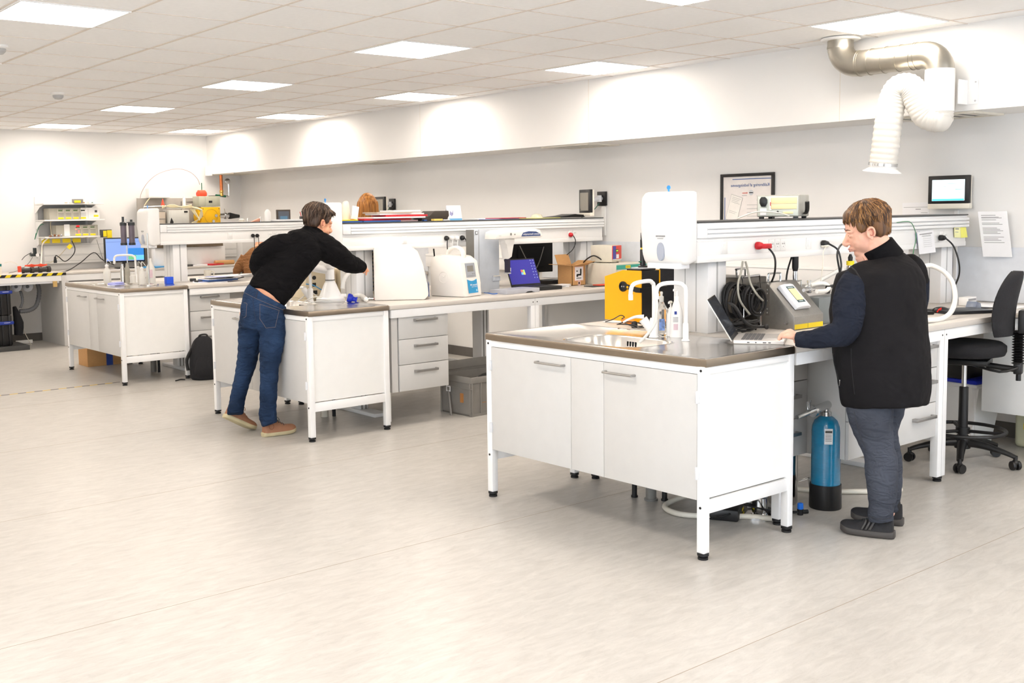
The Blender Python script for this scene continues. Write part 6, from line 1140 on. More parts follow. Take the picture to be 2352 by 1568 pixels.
# far monitor
t = thing('computer_monitor', 'computer monitor with blue window screen on the far bench', 'monitor', (atY(287, 575, 13.6).x, 13.6, .896), R(-6)); b = MB(); b.box(-.26, .26, 0, .04, .08, .40, 0, .006); obj('case', b, bk_m, t)
b = MB(); b.box(-.243, .243, -.003, 0, .10, .385, 0); b.box(.04, .243, -.004, -.002, .17, .26, 1); b.box(.04, .14, -.005, -.003, .11, .17, 2); b.box(-.24, .243, -.004, -.002, .345, .348, 3); b.box(.14, .243, -.0045, -.003, .11, .165, 4); obj('screen', b, [screen('scr_b', (110, 136, 196), .75), screen('scr_b2', (40, 110, 180), .75), screen('scr_g', (90, 160, 110), .75), screen('scr_n', (70, 90, 140), .6), screen('scr_t', (90, 170, 190), .75)], t)
b = MB(); b.box(-.03, .03, .0, .04, .01, .12); b.box(-.12, .12, -.06, .1, 0, .014, 0, .003); obj('stand_foot', b, bk_m, t)
t = thing('yellow_reader', 'yellow faced small reader clipped at the end of the lowest wall shelf', 'device', atY(245, 536, 13.7)+Vector((0, 0, -.05))); b = MB(); b.box(-.07, .07, .0, .06, .0, .10, 0, .004); obj('case', b, dg_m, t); b = MB(); b.box(-.045, .0, -.003, 0, .01, .085); b.box(.005, .065, -.012, 0, -.01, .09); obj('yellow_face', b, yel_m, t)
# things behind the furthest rail, seen above the shelf
t = thing('backing_board', 'grey instrument board on the far wall behind the yellow machine', 'board', (atY(316, 480, 13.95).x, 13.95, .897)); w = atY(460, 480, 13.95).x-atY(316, 480, 13.95).x; b = MB(); b.box(0, w, 0, .03, 0, .908, 0, .002); obj('board', b, mat('board_grey', (160, 154, 146), .5), t)
b = MB(); b.tube([(.62, -.008, .56), (.62, -.008, .86), (.80, -.008, .86), (.80, -.008, .56)], .006, 6); obj('thin_pipe', b, mg_m, t); b = MB(); b.box(.0, .0+.004, -.004, 0, 0, .405); obj('edge_strip', b, lg_m, t)
q = atY(345, 455, 13.8); block('white_router', q.x+.15, 13.9, .30, .12, .13, wp_m, 'white router like box on top of the grey board', 'electronics', 0, 1.806, bev=.012)
cable('arching_cable', [atY(a, c, 13.9) for a, c in ((322, 455), (326, 440), (340, 418), (362, 400), (390, 390), (415, 388), (438, 396), (453, 410), (459, 424))], .004, mat('mauve_wire', (170, 150, 146), .5), 'thin cable arching high above the far machine')
cable('cream_tube', [atY(a, c, 13.7) for a, c in ((344, 455), (336, 465), (330, 477), (329, 500))], .006, mat('tube_cream', (222, 210, 170), .5), 'cream tube rising left of the white dosing box')
yy = 13.55; q0 = atY(389, 512, yy); q1 = atY(434, 482, yy)
t = thing('dosing_box', 'pale grey instrument box left of the yellow machine', 'instrument', (q0.x, yy, 1.43)); w = q1.x-q0.x; b = MB(); b.box(0, w, 0, .2, 0, q1.z-1.43, 0, .004); obj('case', b, mat('pale_unit', (204, 204, 198), .5), t); b = MB(); b.prism([(.01, .05), (.03, .11), (.06, .05), (.05, .03), (.01, .03)], 'y', -.004, 0); b.box(w-.07, w-.02, -.003, 0, q1.z-1.43-.035, q1.z-1.43-.012); obj('black_mark', b, bk_m, t)
b = MB(); b.box(0, .16, 0, .14, 0, .20, 0, .003); b.box(0, .16, -.002, 0, .09, .10, 1); b.box(0, .16, -.002, 0, .19, .2, 1); tag(obj('drawer_block', b, [mat('block_beige', (196, 184, 168), .5), mg_m], loc=(q0.x-.19, 13.6, 1.43)), 'beige drawer block left of the pale grey instrument box', 'instrument')
q0 = atY(464, 512, yy); q1 = atY(506, 475, yy); w = q1.x-q0.x; hq = q1.z-1.43
t = thing('yellow_machine', 'bright yellow machine housing with bolted round cover above the furthest shelf', 'machine', (q0.x, yy, 1.43)); b = MB(); b.box(0, w, 0, .22, 0, hq, 0, .01); b.lathe([(.09, 0), (.09, .03)], (0, .10, hq*.5), 28, 0, (-1, 0, 0)); obj('housing', b, gold_m, t)
b = MB(); b.tube([(w*.5+.095*math.cos(i*.2618), -.001, hq*.5+.095*math.sin(i*.2618)) for i in range(24)], .003, 6, closed=True, mi=0); obj('round_cover', b, mat('gold_dark', (200, 150, 0), .4), t)
b = MB()
for (u, v) in ((.08, .12), (.5, .04), (.92, .12), (.92, .9), (.08, .9), (.95, .5), (.05, .5)): b.cyl((w*u, -.006, hq*v), (w*u, 0, hq*v), .006, seg=8)
b.lathe([(.022, 0), (.02, .012)], (w*.75, 0, hq*.52), 16, 1, (0, -1, 0)); b.lathe([(.022, 0), (.02, .012)], (w*.6, 0, hq*.22), 16, 1, (0, -1, 0)); obj('bolt', b, [dg_m, chrome_m], t)
t = thing('grey_controller', 'grey green control housing on top of the yellow machine', 'machine', (q0.x-.03, yy, 1.43+hq+.008)); hh = atY(480, 450, yy).z-1.43-hq-.01; b = MB(); b.box(0, .09, 0, .2, 0, hh, 0, .003); b.box(.09, w+.03, -.0, .2, 0, hh, 0, .003); obj('housing', b, mat('grey_green', (178, 178, 158), .5), t); b = MB(); b.box(.14, .19, -.003, 0, hh*.35, hh*.55); obj('name_plate', b, bk_m, t)
b = MB(); b.lathe([(.03, 0), (.055, .02), (.055, .11), (.035, .13)], (.02, .1, hh+.03), 20, 0, (1, 0, 0)); obj('red_knob', b, or_m, t)
t = thing('nozzle_pipe', 'steel pipe with black nozzle pointing right from the yellow machine', 'pipe', (q0.x+w, yy+.1, 1.43+hq*.5)); b = MB(); b.cyl((0, 0, 0), (.17, 0, 0), .032, seg=20); b.lathe([(.045, -.01), (.045, .01)], (.12, 0, 0), 20, 0, (1, 0, 0)); b.cyl((.12, 0, .03), (.11, 0, .10), .006); obj('steel_pipe', b, chrome_m, t); b = MB(); b.tube([(.17, 0, 0), (.19, 0, 0), (.27, 0, -.005), (.33, 0, -.008)], [.042, .045, .03, .022], 18); obj('black_nozzle', b, rub_m, t)
for k in range(9):
    a = k/8; cable('control_wire', [atY(455+4*a, 498+8*a, 13.50-.01*k), atY(436+10*a, 478+3*a-4*math.sin(k), 13.47), atY(450+14*a, 478+4*a, 13.45), atY(464-3*a, 486, 13.46), atY(462-5*a, 500, 13.48), atY(440+10*a, 512, 13.5)], .0065, mat('wire_cream', (226, 214, 176), .5), 'cream control wire looping left of the yellow machine', 'cable', group='cream control wires at the yellow machine')
for k in range(4): cable('control_wire', [atY(372, 472+2*k, 13.45), atY(395, 476-2*k, 13.42), atY(420, 474+k, 13.42), atY(440, 470+2*k, 13.45)], .007, mat('wire_cream', (226, 214, 176), .5), 'cream wire of the flat bundle above the pale instrument box', 'cable', group='cream wire bundle above the pale instrument box')
b = MB(); b.cyl(atY(330, 476, 13.6), atY(380, 474, 13.6), .016, seg=12); b.cyl(atY(380, 476, 13.6), atY(424, 478, 13.6), .012, seg=12); tag(obj('steel_tube', b, chrome_m), 'bright steel tube running behind the furthest dispenser', 'pipe')
for px, m, lab in ((374, or_m, 'orange warning cone shaped tag'), (423, red_m, 'red topped white bottle')): q = atY(px, 470, 13.6); b = MB(); b.lathe([(.025, 0), (.012, .06), (.003, .09)] if m is or_m else [(.022, 0), (.022, .09), (.014, .095), (.014, .12)], seg=14); tag(obj('valve_tag', b, m if m is or_m else wp_m, loc=(q.x, 13.6, 1.70)), lab+' above the far tubes', 'tag')
t = thing('copper_pipe', 'copper pipe dropping from the bulkhead near the far corner', 'pipe', (atY(508, 420, 13.9).x, 13.9, 0)); b = MB(); b.cyl((0, 0, 1.90), (0, 0, ZB), .022, seg=18); obj('pipe', b, cop_m, t); b = MB(); b.lathe([(.026, 1.83), (.026, 1.86), (.02, 1.87), (.028, 1.88), (.028, 1.91)], seg=16); obj('brass_joint', b, mat('brass', (206, 168, 96), .3, .9), t)
b = MB(); b.cyl((-.20, 0, 1.825), (.09, 0, 1.825), .012, seg=10, mi=0); b.cyl((-.09, 0, 1.84), (.06, 0, 1.825), .016, seg=10, mi=1); b.tube([(.09, 0, 1.825), (.105, 0, 1.83), (.11, 0, 1.86), (.11, 0, 2.0)], .011, 8, smooth=3, mi=0); obj('branch_pipe', b, [chrome_m, green_m], t); b = MB(); b.lathe([(.04, 0), (.04, .02), (.036, .022)], (.09, -.0, 2.035), 24, 0, (0, -1, 0)); obj('gauge', b, chrome_m, t)
q = atY(459, 440, 13.85); b = MB(); b.cyl((0, 0, -.42), (0, 0, .02), .007, seg=8); b.box(-.03, .03, -.02, .02, -.0, .06, 0, .004); b.cyl((.03, 0, .06), (.03, 0, .17), .006, seg=8, mi=1); tag(obj('tall_valve', b, [chrome_m, green_m], loc=(q.x, 13.85, q.z-.05)), 'tall small valve with green lever above the far machine', 'valve')
# brown steel apparatus under the rail, on the far bench
block('steel_apparatus', atY(430, 570, 13.5).x, 13.55, .95, .3, .10, mat('brown_steel', (120, 106, 88), .35, .6), 'brown steel apparatus seen under the furthest rail', 'instrument', 0, 1.15); block('apparatus_stand', 6.2, 13.6, 1.0, .25, .25, wp_m, 'white stand carrying the brown steel apparatus', 'stand', 0, .896)
block('machine_support', 6.25, 13.72, .95, .3, .175, lg_m, 'pale support block under the yellow machine', 'stand', 0, 1.252)
b = MB(); b.cyl((-.14, 0, .03), (.14, 0, .03), .03, seg=20); q = atY(515, 600, 13.4); tag(obj('cardboard_tube', b, card_m, loc=(q.x, 13.4, .896)), 'cardboard tube lying on the far bench left of the person in brown', 'tube')
for k, (px, m, lab) in enumerate(((430, dg_m, 'dark'), (452, paper_m, 'white'), (490, red_m, 'red'), (355, lblue_m, 'light blue'))): block('flat_folder', atY(px, 605, 13.4).x, 13.42, .22, .2, .02, m, lab+' folder lying on the far bench under the rail', 'folder', .2*k, .896)
# ================================================================ PEOPLE
from mathutils.bvhtree import BVHTree
RH = Vector((RT.x, RT.y, 0)).normalized(); FH = Vector((FW.x, FW.y, 0)).normalized(); UPV = Vector((0, 0, 1))
def cloth_mat(name, col, rough=.9, fold=.35, fscale=(6, 6, 14), fine=260, noise=.1, nscale=8, sheen=.0, col2=None):
    m = mat(name, col, rough, noise=noise, nscale=nscale, spec=.12); n = m.node_tree.nodes; l = m.node_tree.links; b = n['Principled BSDF']
    b.inputs['Sheen Weight'].default_value = sheen
    tc = n.new('ShaderNodeTexCoord'); mp = n.new('ShaderNodeMapping'); mp.inputs['Scale'].default_value = fscale; l.new(tc.outputs['Object'], mp.inputs[0])
    a = n.new('ShaderNodeTexNoise'); a.inputs['Scale'].default_value = 1; a.inputs['Detail'].default_value = 2; a.inputs['Distortion'].default_value = 1.2; l.new(mp.outputs[0], a.inputs['Vector'])
    f = n.new('ShaderNodeTexNoise'); f.inputs['Scale'].default_value = fine; l.new(tc.outputs['Object'], f.inputs['Vector'])
    b1 = n.new('ShaderNodeBump'); b1.inputs['Strength'].default_value = fold; b1.inputs['Distance'].default_value = .05; l.new(a.outputs[0], b1.inputs['Height'])
    b2 = n.new('ShaderNodeBump'); b2.inputs['Strength'].default_value = .15; b2.inputs['Distance'].default_value = .004; l.new(f.outputs[0], b2.inputs['Height']); l.new(b1.outputs[0], b2.inputs['Normal']); l.new(b2.outputs[0], b.inputs['Normal'])
    return m
def skin_mat(name, col):
    m = mat(name, col, .5, noise=.07, nscale=22, bump=.05, bscale=200); b = m.node_tree.nodes['Principled BSDF']
    b.inputs['Subsurface Weight'].default_value = .15; b.inputs['Subsurface Radius'].default_value = (.02, .008, .004); b.inputs['Subsurface Scale'].default_value = .5; return m
def blob(name, b, m, parent=None, voxel=.008, sm=6, org=None, disp=0, dscale=.1, label=None):
    if org is not None: b.xf(Matrix.Translation(-Vector(org)))
    o = obj(name, b, m, parent, sharp=180, label=label)
    r = o.modifiers.new('remesh', 'REMESH'); r.mode = 'VOXEL'; r.voxel_size = voxel; r.use_smooth_shade = True
    s = o.modifiers.new('smooth', 'SMOOTH'); s.factor = .5; s.iterations = sm
    if disp:
        t = bpy.data.textures.new(name+'_folds', 'CLOUDS'); t.noise_scale = dscale; t.noise_depth = 2
        d = o.modifiers.new('folds', 'DISPLACE'); d.texture = t; d.strength = disp; d.mid_level = .5
    return o
class Fig:
    def __init__(s, D): s.D = D
    def p(s, px, py, dd=0): return atD(px, py, s.D+dd)
    def m(s, px, dd=0): return px*(s.D+dd)/F_PX
    def limb(s, b, pts, side=None, seg=18, k=4, flat=1.0):
        """pts: (px, py, ddepth, radius_m)"""
        b.tube([s.p(a[0], a[1], a[2]) for a in pts], [(a[3], a[3]*flat) if not isinstance(a[3], tuple) else a[3] for a in pts], seg, smooth=k, side=side); return b
def head(b, M, jaw=1.0, neck=None, ears=True):
    """skull, face, ears in the head frame: x forward, y left, z crown"""
    def e(c, r, rot=None):
        s = MB(); s.ell((0, 0, 0), r, seg=20, rings=14)
        if rot: s.xf(rot)
        s.xf(Matrix.Translation(c)); s.xf(M); me = bpy.data.meshes.new('t'); s.bm.to_mesh(me); b.bm.from_mesh(me); bpy.data.meshes.remove(me); s.bm.free()
    def tb(pts, r):
        s = MB(); s.tube(pts, r, 12, smooth=3); s.xf(M); me = bpy.data.meshes.new('t'); s.bm.to_mesh(me); b.bm.from_mesh(me); bpy.data.meshes.remove(me); s.bm.free()
    e((-.008, 0, .035), (.098, .077, .088)); e((.032, 0, -.032), (.062, .060*jaw, .084)); e((.052, 0, -.098), (.034, .034*jaw, .026*jaw)); e((.0, 0, -.05), (.06, .058*jaw, .05))
    for s_ in (1, -1):
        e((.048, s_*.033, -.045), (.036, .028*jaw, .036)); e((.074, s_*.030, .018), (.018, .026, .010)); e((.082, s_*.032, -.002), (.010, .016, .007)); e((.10, s_*.010, -.040), (.010, .009, .007))
        if ears: e((-.004, s_*.077, -.012), (.013, .006, .024)); e((.0, s_*.080, -.036), (.009, .006, .010)); tb([(-.004+.016*math.cos(a)-.004*math.sin(a), s_*(.082+.004*(math.cos(a) < 0)), -.010+.025*math.sin(a)) for a in [-.9+.45*i for i in range(13)] if a < 3.9+.6], .0052)
    tb([(.084, 0, .012), (.098, 0, -.012), (.114, 0, -.034), (.100, 0, -.044)], [.008, .010, .012, .011])
    e((.093, 0, -.064), (.010, .024, .0065)); e((.091, 0, -.075), (.011, .021, .0070)); e((.075, 0, -.066), (.02, .034, .016))
def face_parts(M, par, org, hair_c):
    X = Matrix.Translation(-Vector(org))@M
    b = MB()
    for s_ in (1, -1): b.ell((.0795, s_*.032, .000), (.0105, .013, .0055), 0, 14, 10); b.ell((.0885, s_*.032, -.001), (.003, .0055, .0045), 1, 12, 8)
    b.xf(X); obj('eye', b, [mat('eye_white', (226, 218, 212), .3), mat('iris', (50, 44, 40), .2)], par, sharp=180)
    b = MB(); b.tube([(.091, -.022, -.068), (.101, -.008, -.066), (.102, 0, -.067), (.101, .008, -.066), (.091, .022, -.068)], [(.002, .002), (.004, .004), (.004, .004), (.004, .004), (.002, .002)], 8, smooth=3)
    b.tube([(.091, -.019, -.073), (.100, 0, -.076), (.091, .019, -.073)], [.002, .0048, .002], 8, smooth=3); b.xf(X); obj('lips', b, mat('lip', (196, 122, 112), .45), par, sharp=180)
    for s_ in (1, -1): b = MB(); b.tube([(.006, s_*.0885, .006), (-.008, s_*.0895, .004), (-.012, s_*.0895, -.012), (-.004, s_*.0885, -.024), (.004, s_*.087, -.016)], [.001, .0022, .0024, .0022, .001], 8, smooth=4); b.xf(X); obj('ear_fold_shade', b, mat('skin_shade', (186, 112, 96), .6), par, sharp=180)  # darker, redder skin tone paints the shade inside the ear folds
    for s_ in (1, -1): b = MB(); b.tube([(.090, s_*.014, .024), (.089, s_*.030, .030), (.076, s_*.048, .025)], [.0015, .0026, .0012], 8, smooth=3); b.xf(X); obj('eyebrow', b, hair_c, par, sharp=180)
def hair_tex(name, c1, c2, scale=(60, 60, 4)):
    m = mat(name, c1, .45, noise=0, spec=.4); n = m.node_tree.nodes; l = m.node_tree.links
    tc = n.new('ShaderNodeTexCoord'); mp = n.new('ShaderNodeMapping'); mp.inputs['Scale'].default_value = scale; l.new(tc.outputs['Object'], mp.inputs[0]); a = n.new('ShaderNodeTexNoise'); a.inputs['Scale'].default_value = 1; a.inputs['Detail'].default_value = 4; l.new(mp.outputs[0], a.inputs['Vector'])
    r = n.new('ShaderNodeValToRGB'); r.color_ramp.elements[0].position = .38; r.color_ramp.elements[1].position = .64; r.color_ramp.elements[0].color = lin(c1)+(1,); r.color_ramp.elements[1].color = lin(c2)+(1,); l.new(a.outputs[0], r.inputs[0]); l.new(r.outputs[0], n['Principled BSDF'].inputs['Base Color'])
    bp = n.new('ShaderNodeBump'); bp.inputs['Strength'].default_value = .6; bp.inputs['Distance'].default_value = .006; l.new(a.outputs[0], bp.inputs['Height']); l.new(bp.outputs[0], n['Principled BSDF'].inputs['Normal']); return m
def short_hair(M, par, org, mats, seed=1, n=230, fringe=66, side=92, back=116, crown=(-.045, .0, 1), lift=.004, tuft=.0):
    X = Matrix.Translation(-Vector(org))@M
    C0, RR = Vector((-.022, 0, .042)), Vector((.106, .089, .098))
    b = MB(); b.ell((-.026, 0, .046), (.099, .085, .091)); b.ell((-.052, 0, .0), (.058, .070, .070)); b.ell((.042, 0, .080), (.046, .060, .042))
    for s_ in (1, -1): b.ell((.030, s_*.068, .030), (.022, .013, .034)); b.ell((-.045, s_*.062, .0), (.03, .02, .05))
    b.xf(X); h = blob('hair', b, mats[0], par, .007, 4)
    rnd = random.Random(seed); b = MB(); P0 = 14
    for i in range(n):
        th = rnd.uniform(-math.pi, math.pi); a = abs(th)
        K = [(0, fringe), (.65, fringe), (1.05, side+8), (1.25, side+4), (1.5, side-8), (1.9, side-4), (2.25, back), (3.2, back)]
        end = [p0[1]+(p1[1]-p0[1])*(a-p0[0])/(p1[0]-p0[0]) for p0, p1 in zip(K, K[1:]) if p0[0] <= a <= p1[0]][0]
        end = R(end+rnd.uniform(-8, 4)); st = R(rnd.uniform(4, 45)); pts = []; tw = rnd.uniform(-.35, .35); lf = rnd.uniform(.2, 1.3)*lift
        for j in range(6):
            v = j/5; ph = st+(end-st)*v; t2 = th+tw*v
            pc = min(ph, R(80)); d = Vector((math.sin(pc)*math.cos(t2), math.sin(pc)*math.sin(t2), math.cos(pc)))
            q = C0+Vector((d.x*RR.x, d.y*RR.y, d.z*RR.z))*(1+lf/.1*(.5+.5*math.sin(v*3)))-Vector((0, 0, (ph-pc)*.115))-Vector((d.x, d.y, 0))*(ph-pc)*.03
            if tuft and a < .9 and v > .6: q += Vector((tuft*(v-.6)*1.5, 0, tuft*(v-.6)))
            pts.append(q)
        w = rnd.uniform(.0022, .0046); b.tube(pts, [(w*.5, w*.4), (w, w*.5), (w, w*.5), (w, w*.5), (w*.8, w*.45), (w*.15, w*.12)], 5, i % len(mats))
    b.xf(X); obj('hair_strands', b, list(mats), h, sharp=180); return h
def shoe(par, org, H, T, up, m, sole_m, w=.048, ht=.11, lace=None, sole_h=.028, collar=.055, extra=None):
    H, T, up = Vector(H), Vector(T), Vector(up).normalized(); L_ = (T-H); ln = L_.length; f = L_.normalized(); up = (up-f*up.dot(f)).normalized(); s = f.cross(up)
    M = Matrix((f, s, up)).transposed().to_4x4(); M.translation = H-Vector(org)
    def ws(t): return w*(.72+.30*math.sin(min(1, max(0, t-.02)*1.15)*math.pi*.66))*math.sqrt(max(.05, 1-max(0, (t-.78)/.225)**2.2))*math.sqrt(max(.3, 1-max(0, (.08-t)/.10)**2))
    ts = [0, .015, .05, .12, .22, .33, .44, .55, .66, .76, .84, .90, .95, .985, 1.0]
    def hs(t): return sole_h+(ht-sole_h)*(1.0 if t < .26 else 1-.56*((t-.26)/.4)**1.1 if t < .66 else .44-.20*((t-.66)/.34)**1.6)
    b = MB(); rings = []
    for t in ts:
        hw = ws(t)*1.06; z0 = .014*max(0, (t-.72)/.28)**2; rings.append([Vector((t*ln, hw*sy, z0+z)) for sy, z in ((-.98, .006), (-.88, 0), (-.3, 0), (.3, 0), (.88, 0), (.98, .006), (1.0, sole_h*.5), (.98, sole_h), (.6, sole_h), (-.6, sole_h), (-.98, sole_h), (-1.0, sole_h*.5))])
    b.ring_loft(rings, 0); b.xf(M); so = obj('sole', b, sole_m, par, sharp=80)
    b = MB(); rings = []; N = 20
    for t in ts:
        hw = ws(t)*.97; z0 = .014*max(0, (t-.72)/.28)**2; h_ = hs(t)-sole_h*.8; h_ *= math.sqrt(max(.02, 1-max(0, (t-.86)/.142)**2)); tp = 1-.42*min(1, h_/.07)
        rings.append([Vector((t*ln+(.008*(1-t) if t < .1 else 0), hw*math.cos(a)*(1-(1-tp)*max(0, math.sin(a))), z0+sole_h*.8+(h_*max(0, math.sin(a))**.85 if math.sin(a) > 0 else 0))) for a in [2*math.pi*i/N for i in range(N)]])
    b.ring_loft(rings, 0); b.lathe([(collar*.76, ht-.045), (collar*.72, ht+.0), (collar*.62, ht+.028)], (.14*ln+.02, 0, 0), 20, 0); b.xf(M); u = obj('shoe', b, m, par, sharp=100)
    so.parent = u
    for o_ in (so, u): q_ = o_.modifiers.new('round', 'SUBSURF'); q_.levels = 1; q_.render_levels = 1
    b = MB()
    for i in range(5):
        t = .36+.075*i; z = hs(t)-.003; b.tube([(t*ln, -ws(t)*.5, z-.012), (t*ln+.003, -ws(t)*.25, z-.001), (t*ln+.004, 0, z+.001), (t*ln+.006, ws(t)*.25, z-.001), (t*ln+.008, ws(t)*.5, z-.012)], .0025, 6, smooth=3)
    b.tube([(.34*ln, 0, hs(.34)), (.42*ln, .02, hs(.34)+.015), (.46*ln, .035, hs(.4)), (.38*ln, .02, hs(.36))], .002, 6, smooth=4); b.xf(M); obj('laces', b, lace or bk_m, u, sharp=180)
    if extra: extra(M, ln, ws, hs, u)
    return u
def strip(par, name, bvh, pts, r, m, org, lift=.001, closed=False, flat=None):
    P = []; Q = []
    for (ax_, ay_), (bx_, by_) in zip(pts, pts[1:]):
        k = max(1, int(math.hypot(bx_-ax_, by_-ay_)/5)); Q += [(ax_+(bx_-ax_)*j/k, ay_+(by_-ay_)*j/k) for j in range(k)]
    for px, py in Q+[pts[-1]]:
        d = _ray(px, py).normalized(); h = bvh.ray_cast(EYE, d)
        if h[0] is None: continue
        P.append(h[0]-d*lift-Vector(org))
    if len(P) < 2: return None
    b = MB(); b.tube(P, r, 6, smooth=4, closed=closed); return obj(name, b, m, par, sharp=180)
def bvh_of(o, org):
    dg = bpy.context.evaluated_depsgraph_get(); bpy.context.view_layer.update(); e = o.evaluated_get(dg); me = e.to_mesh(); v = [x.co+Vector(org) for x in me.vertices]; f = [tuple(p.vertices) for p in me.polygons]; t = BVHTree.FromPolygons(v, f); e.to_mesh_clear(); return t
def frame(center, fwd, up):
    f = Vector(fwd).normalized(); u = Vector(up); u = (u-f*u.dot(f)).normalized(); l = u.cross(f); M = Matrix((f, l, u)).transposed().to_4x4(); M.translation = center; return M
def hand(b, wrist, knuck, tips, spread, s=1.0, thumb=None, mid=None):
    """palm and five fingers; spread = unit vector across the knuckles, tips = direction offsets"""
    wrist, knuck, spread = Vector(wrist), Vector(knuck), Vector(spread).normalized(); d = (knuck-wrist)
    b.tube([wrist-d*.25, wrist, wrist+d*.5, knuck], [(.026*s, .019*s), (.027*s, .018*s), (.038*s, .016*s), (.040*s, .013*s)], 16, smooth=3, side=spread)
    for i, (k, ln) in enumerate(((-.032, .90), (-.011, 1.0), (.010, .95), (.030, .76))):
        q = knuck+spread*k*s-d.normalized()*.008; t1, t2, t3 = [Vector(v)*ln for v in tips]
        b.tube([q-d.normalized()*.02, q, q+t1, q+t1+t2, q+t1+t2+t3], [.0095*s, .0098*s, .0092*s, .0082*s, .0066*s], 10, smooth=3)
    if thumb:
        T = [Vector(v) for v in thumb]; b.tube(T, [.014*s, .0125*s, .0105*s, .0085*s][:len(T)], 10, smooth=3)
# ---------------- person in the vest --------------------------------------------------
G = Fig(5.15); org = Vector((4.72, 2.66, 0)); S45 = (RH+FH).normalized()
skinA = skin_mat('skin_fair', (232, 178, 154)); skinB = skin_mat('skin_tan', (226, 164, 130))
b = MB(); hc = G.p(1990, 527, .0); fw_ = (-RH*.94+FH*.20); upv = (-RH*.30+UPV*.95)
MH = frame(hc, fw_-UPV*.31, upv); head(b, MH, 1.14)
G.limb(b, [(2003, 545, .0, (.062, .07)), (2012, 565, .0, (.066, .07)), (2024, 590, .0, (.075, .08)), (2030, 640, 0, (.14, .11)), (2026, 700, 0, (.19, .14)), (2026, 850, 0, (.19, .15)), (2026, 905, 0, (.17, .15))], side=S45)
b.tube([hc+MH.to_3x3()@Vector((.055, 0, -.10)), hc+MH.to_3x3()@Vector((.03, 0, -.14)), G.p(2005, 590, .0)], [.038, .055, .06], 14, smooth=3)
G.limb(b, [(1976, 650, -.10, .045), (1955, 690, -.14, .05), (1942, 748, -.17, .045), (1900, 768, -.16, .04), (1860, 775, -.13, .034), (1834, 776, -.10, .027), (1824, 776, -.095, .026)])
G.limb(b, [(2100, 625, .12, .055), (2100, 690, .20, .05), (2075, 745, .28, .045), (2010, 762, .30, .036), (1965, 764, .28, .026), (1952, 765, .27, .025)])
wr = G.p(1828, 774, -.10); kn = G.p(1811, 759, -.075); sp = (FH*.84+RH*.52)
hand(b, wr, kn, [(-RH*.026-UPV*.007+FH*.006), (-RH*.015-UPV*.020+FH*.004), (-RH*.003-UPV*.015)], sp, .98, thumb=[wr+(kn-wr)*.25-sp*.022-UPV*.004, wr+(kn-wr)*.7-sp*.040-UPV*.014, kn-sp*.040-RH*.002-UPV*.022, kn-sp*.03-RH*.018-UPV*.028])
wr = G.p(1955, 765, .27); kn = wr-RH*.07+FH*.03-UPV*.0
hand(b, wr, kn, [(-RH*.03-UPV*.004), (-RH*.02-UPV*.01), (-RH*.008-UPV*.01)], FH*.9+RH*.4, 1.0, thumb=[wr-sp*.02, wr-RH*.03-sp*.04, wr-RH*.055-sp*.045])
for L_ in ([(1998, 900, -.07, .085), (2000, 960, -.07, .082), (2016, 1040, -.08, .056), (2024, 1080, -.09, .056), (2024, 1150, -.1, .042), (2026, 1188, -.1, .036)], [(2040, 900, .1, .08), (2028, 1000, .11, .062), (2036, 1080, .12, .05), (2042, 1165, .12, .04), (2048, 1185, .12, .038)]): G.limb(b, L_)
per = blob('person', b, skinA, None, .0035, 3, org); per.location = org
tag(per, 'person in a black vest standing with one hand at the silver laptop', 'person')
brownA, brownB, brownC = hair_tex('hair_brown', (74, 50, 34), (120, 84, 50)), hair_tex('hair_light', (128, 88, 50), (186, 138, 84)), hair_tex('hair_dark', (58, 40, 30), (92, 64, 44))
face_parts(MH, per, org, brownC)
short_hair(MH, per, org, (brownA, brownB, brownC), 3, 560, fringe=84, side=102, back=132, lift=.004, tuft=.012)
vest_m = cloth_mat('vest_black', (27, 26, 28), .85, .25, (5, 5, 7)); navy_m = cloth_mat('sleeve_navy', (33, 37, 48), .9, .5, (9, 9, 14)); jeang_m = cloth_mat('jeans_grey', (66, 70, 80), .85, .5, (10, 10, 22), noise=.22, nscale=5)
b = MB(); rv = [(2033, 930, 103), (2032, 900, 110), (2031, 870, 113), (2023, 800, 117), (2017, 720, 118), (2021, 665, 114), (2026, 638, 106), (2027, 618, 90), (2025, 602, 66), (2021, 589, 46)]
b.tube([G.p(x, y, .01) for x, y, h in rv], [(G.m(h)*1.12, G.m(h)*.85) for x, y, h in rv], 32, smooth=4, side=S45)
G.limb(b, [(1999, 620, -.05, .052), (1973, 634, -.11, .064), (1969, 660, -.13, .070)]); G.limb(b, [(2080, 606, .08, .06), (2096, 622, .11, .068), (2100, 650, .13, .072)])
vest = blob('vest', b, vest_m, per, .010, 6, org, .012, .12)
b = MB(); b.tube([G.p(2036, 600, .0), G.p(2024, 581, 0), G.p(2013, 563, 0)], [(.100, .090), (.091, .083), (.084, .078)], 28, smooth=3, side=S45); blob('vest', b, cloth_mat('collar_black', (13, 13, 16), .8, .2), per, .007, 3, org).name = 'collar'
b = MB(); sl = [(1970, 640, -.10, .060), (1957, 664, -.135, .075), (1950, 705, -.17, .074), (1948, 738, -.185, .068), (1936, 764, -.19, .060), (1905, 772, -.175, .054), (1870, 778, -.15, .045), (1842, 778, -.12, .038), (1828, 778, -.105, .035)]
P_, R_ = catmull([G.p(a, c, d) for a, c, d, r in sl], [r for *_, r in sl], 9); b.tube(P_, [R_[i][0]*(1+.012*math.sin(i*.9)+.012*math.sin(i*.37+1)) for i in range(len(P_))], 22)
slv = blob('sleeve', b, navy_m, per, .006, 3, org, .014, .06)
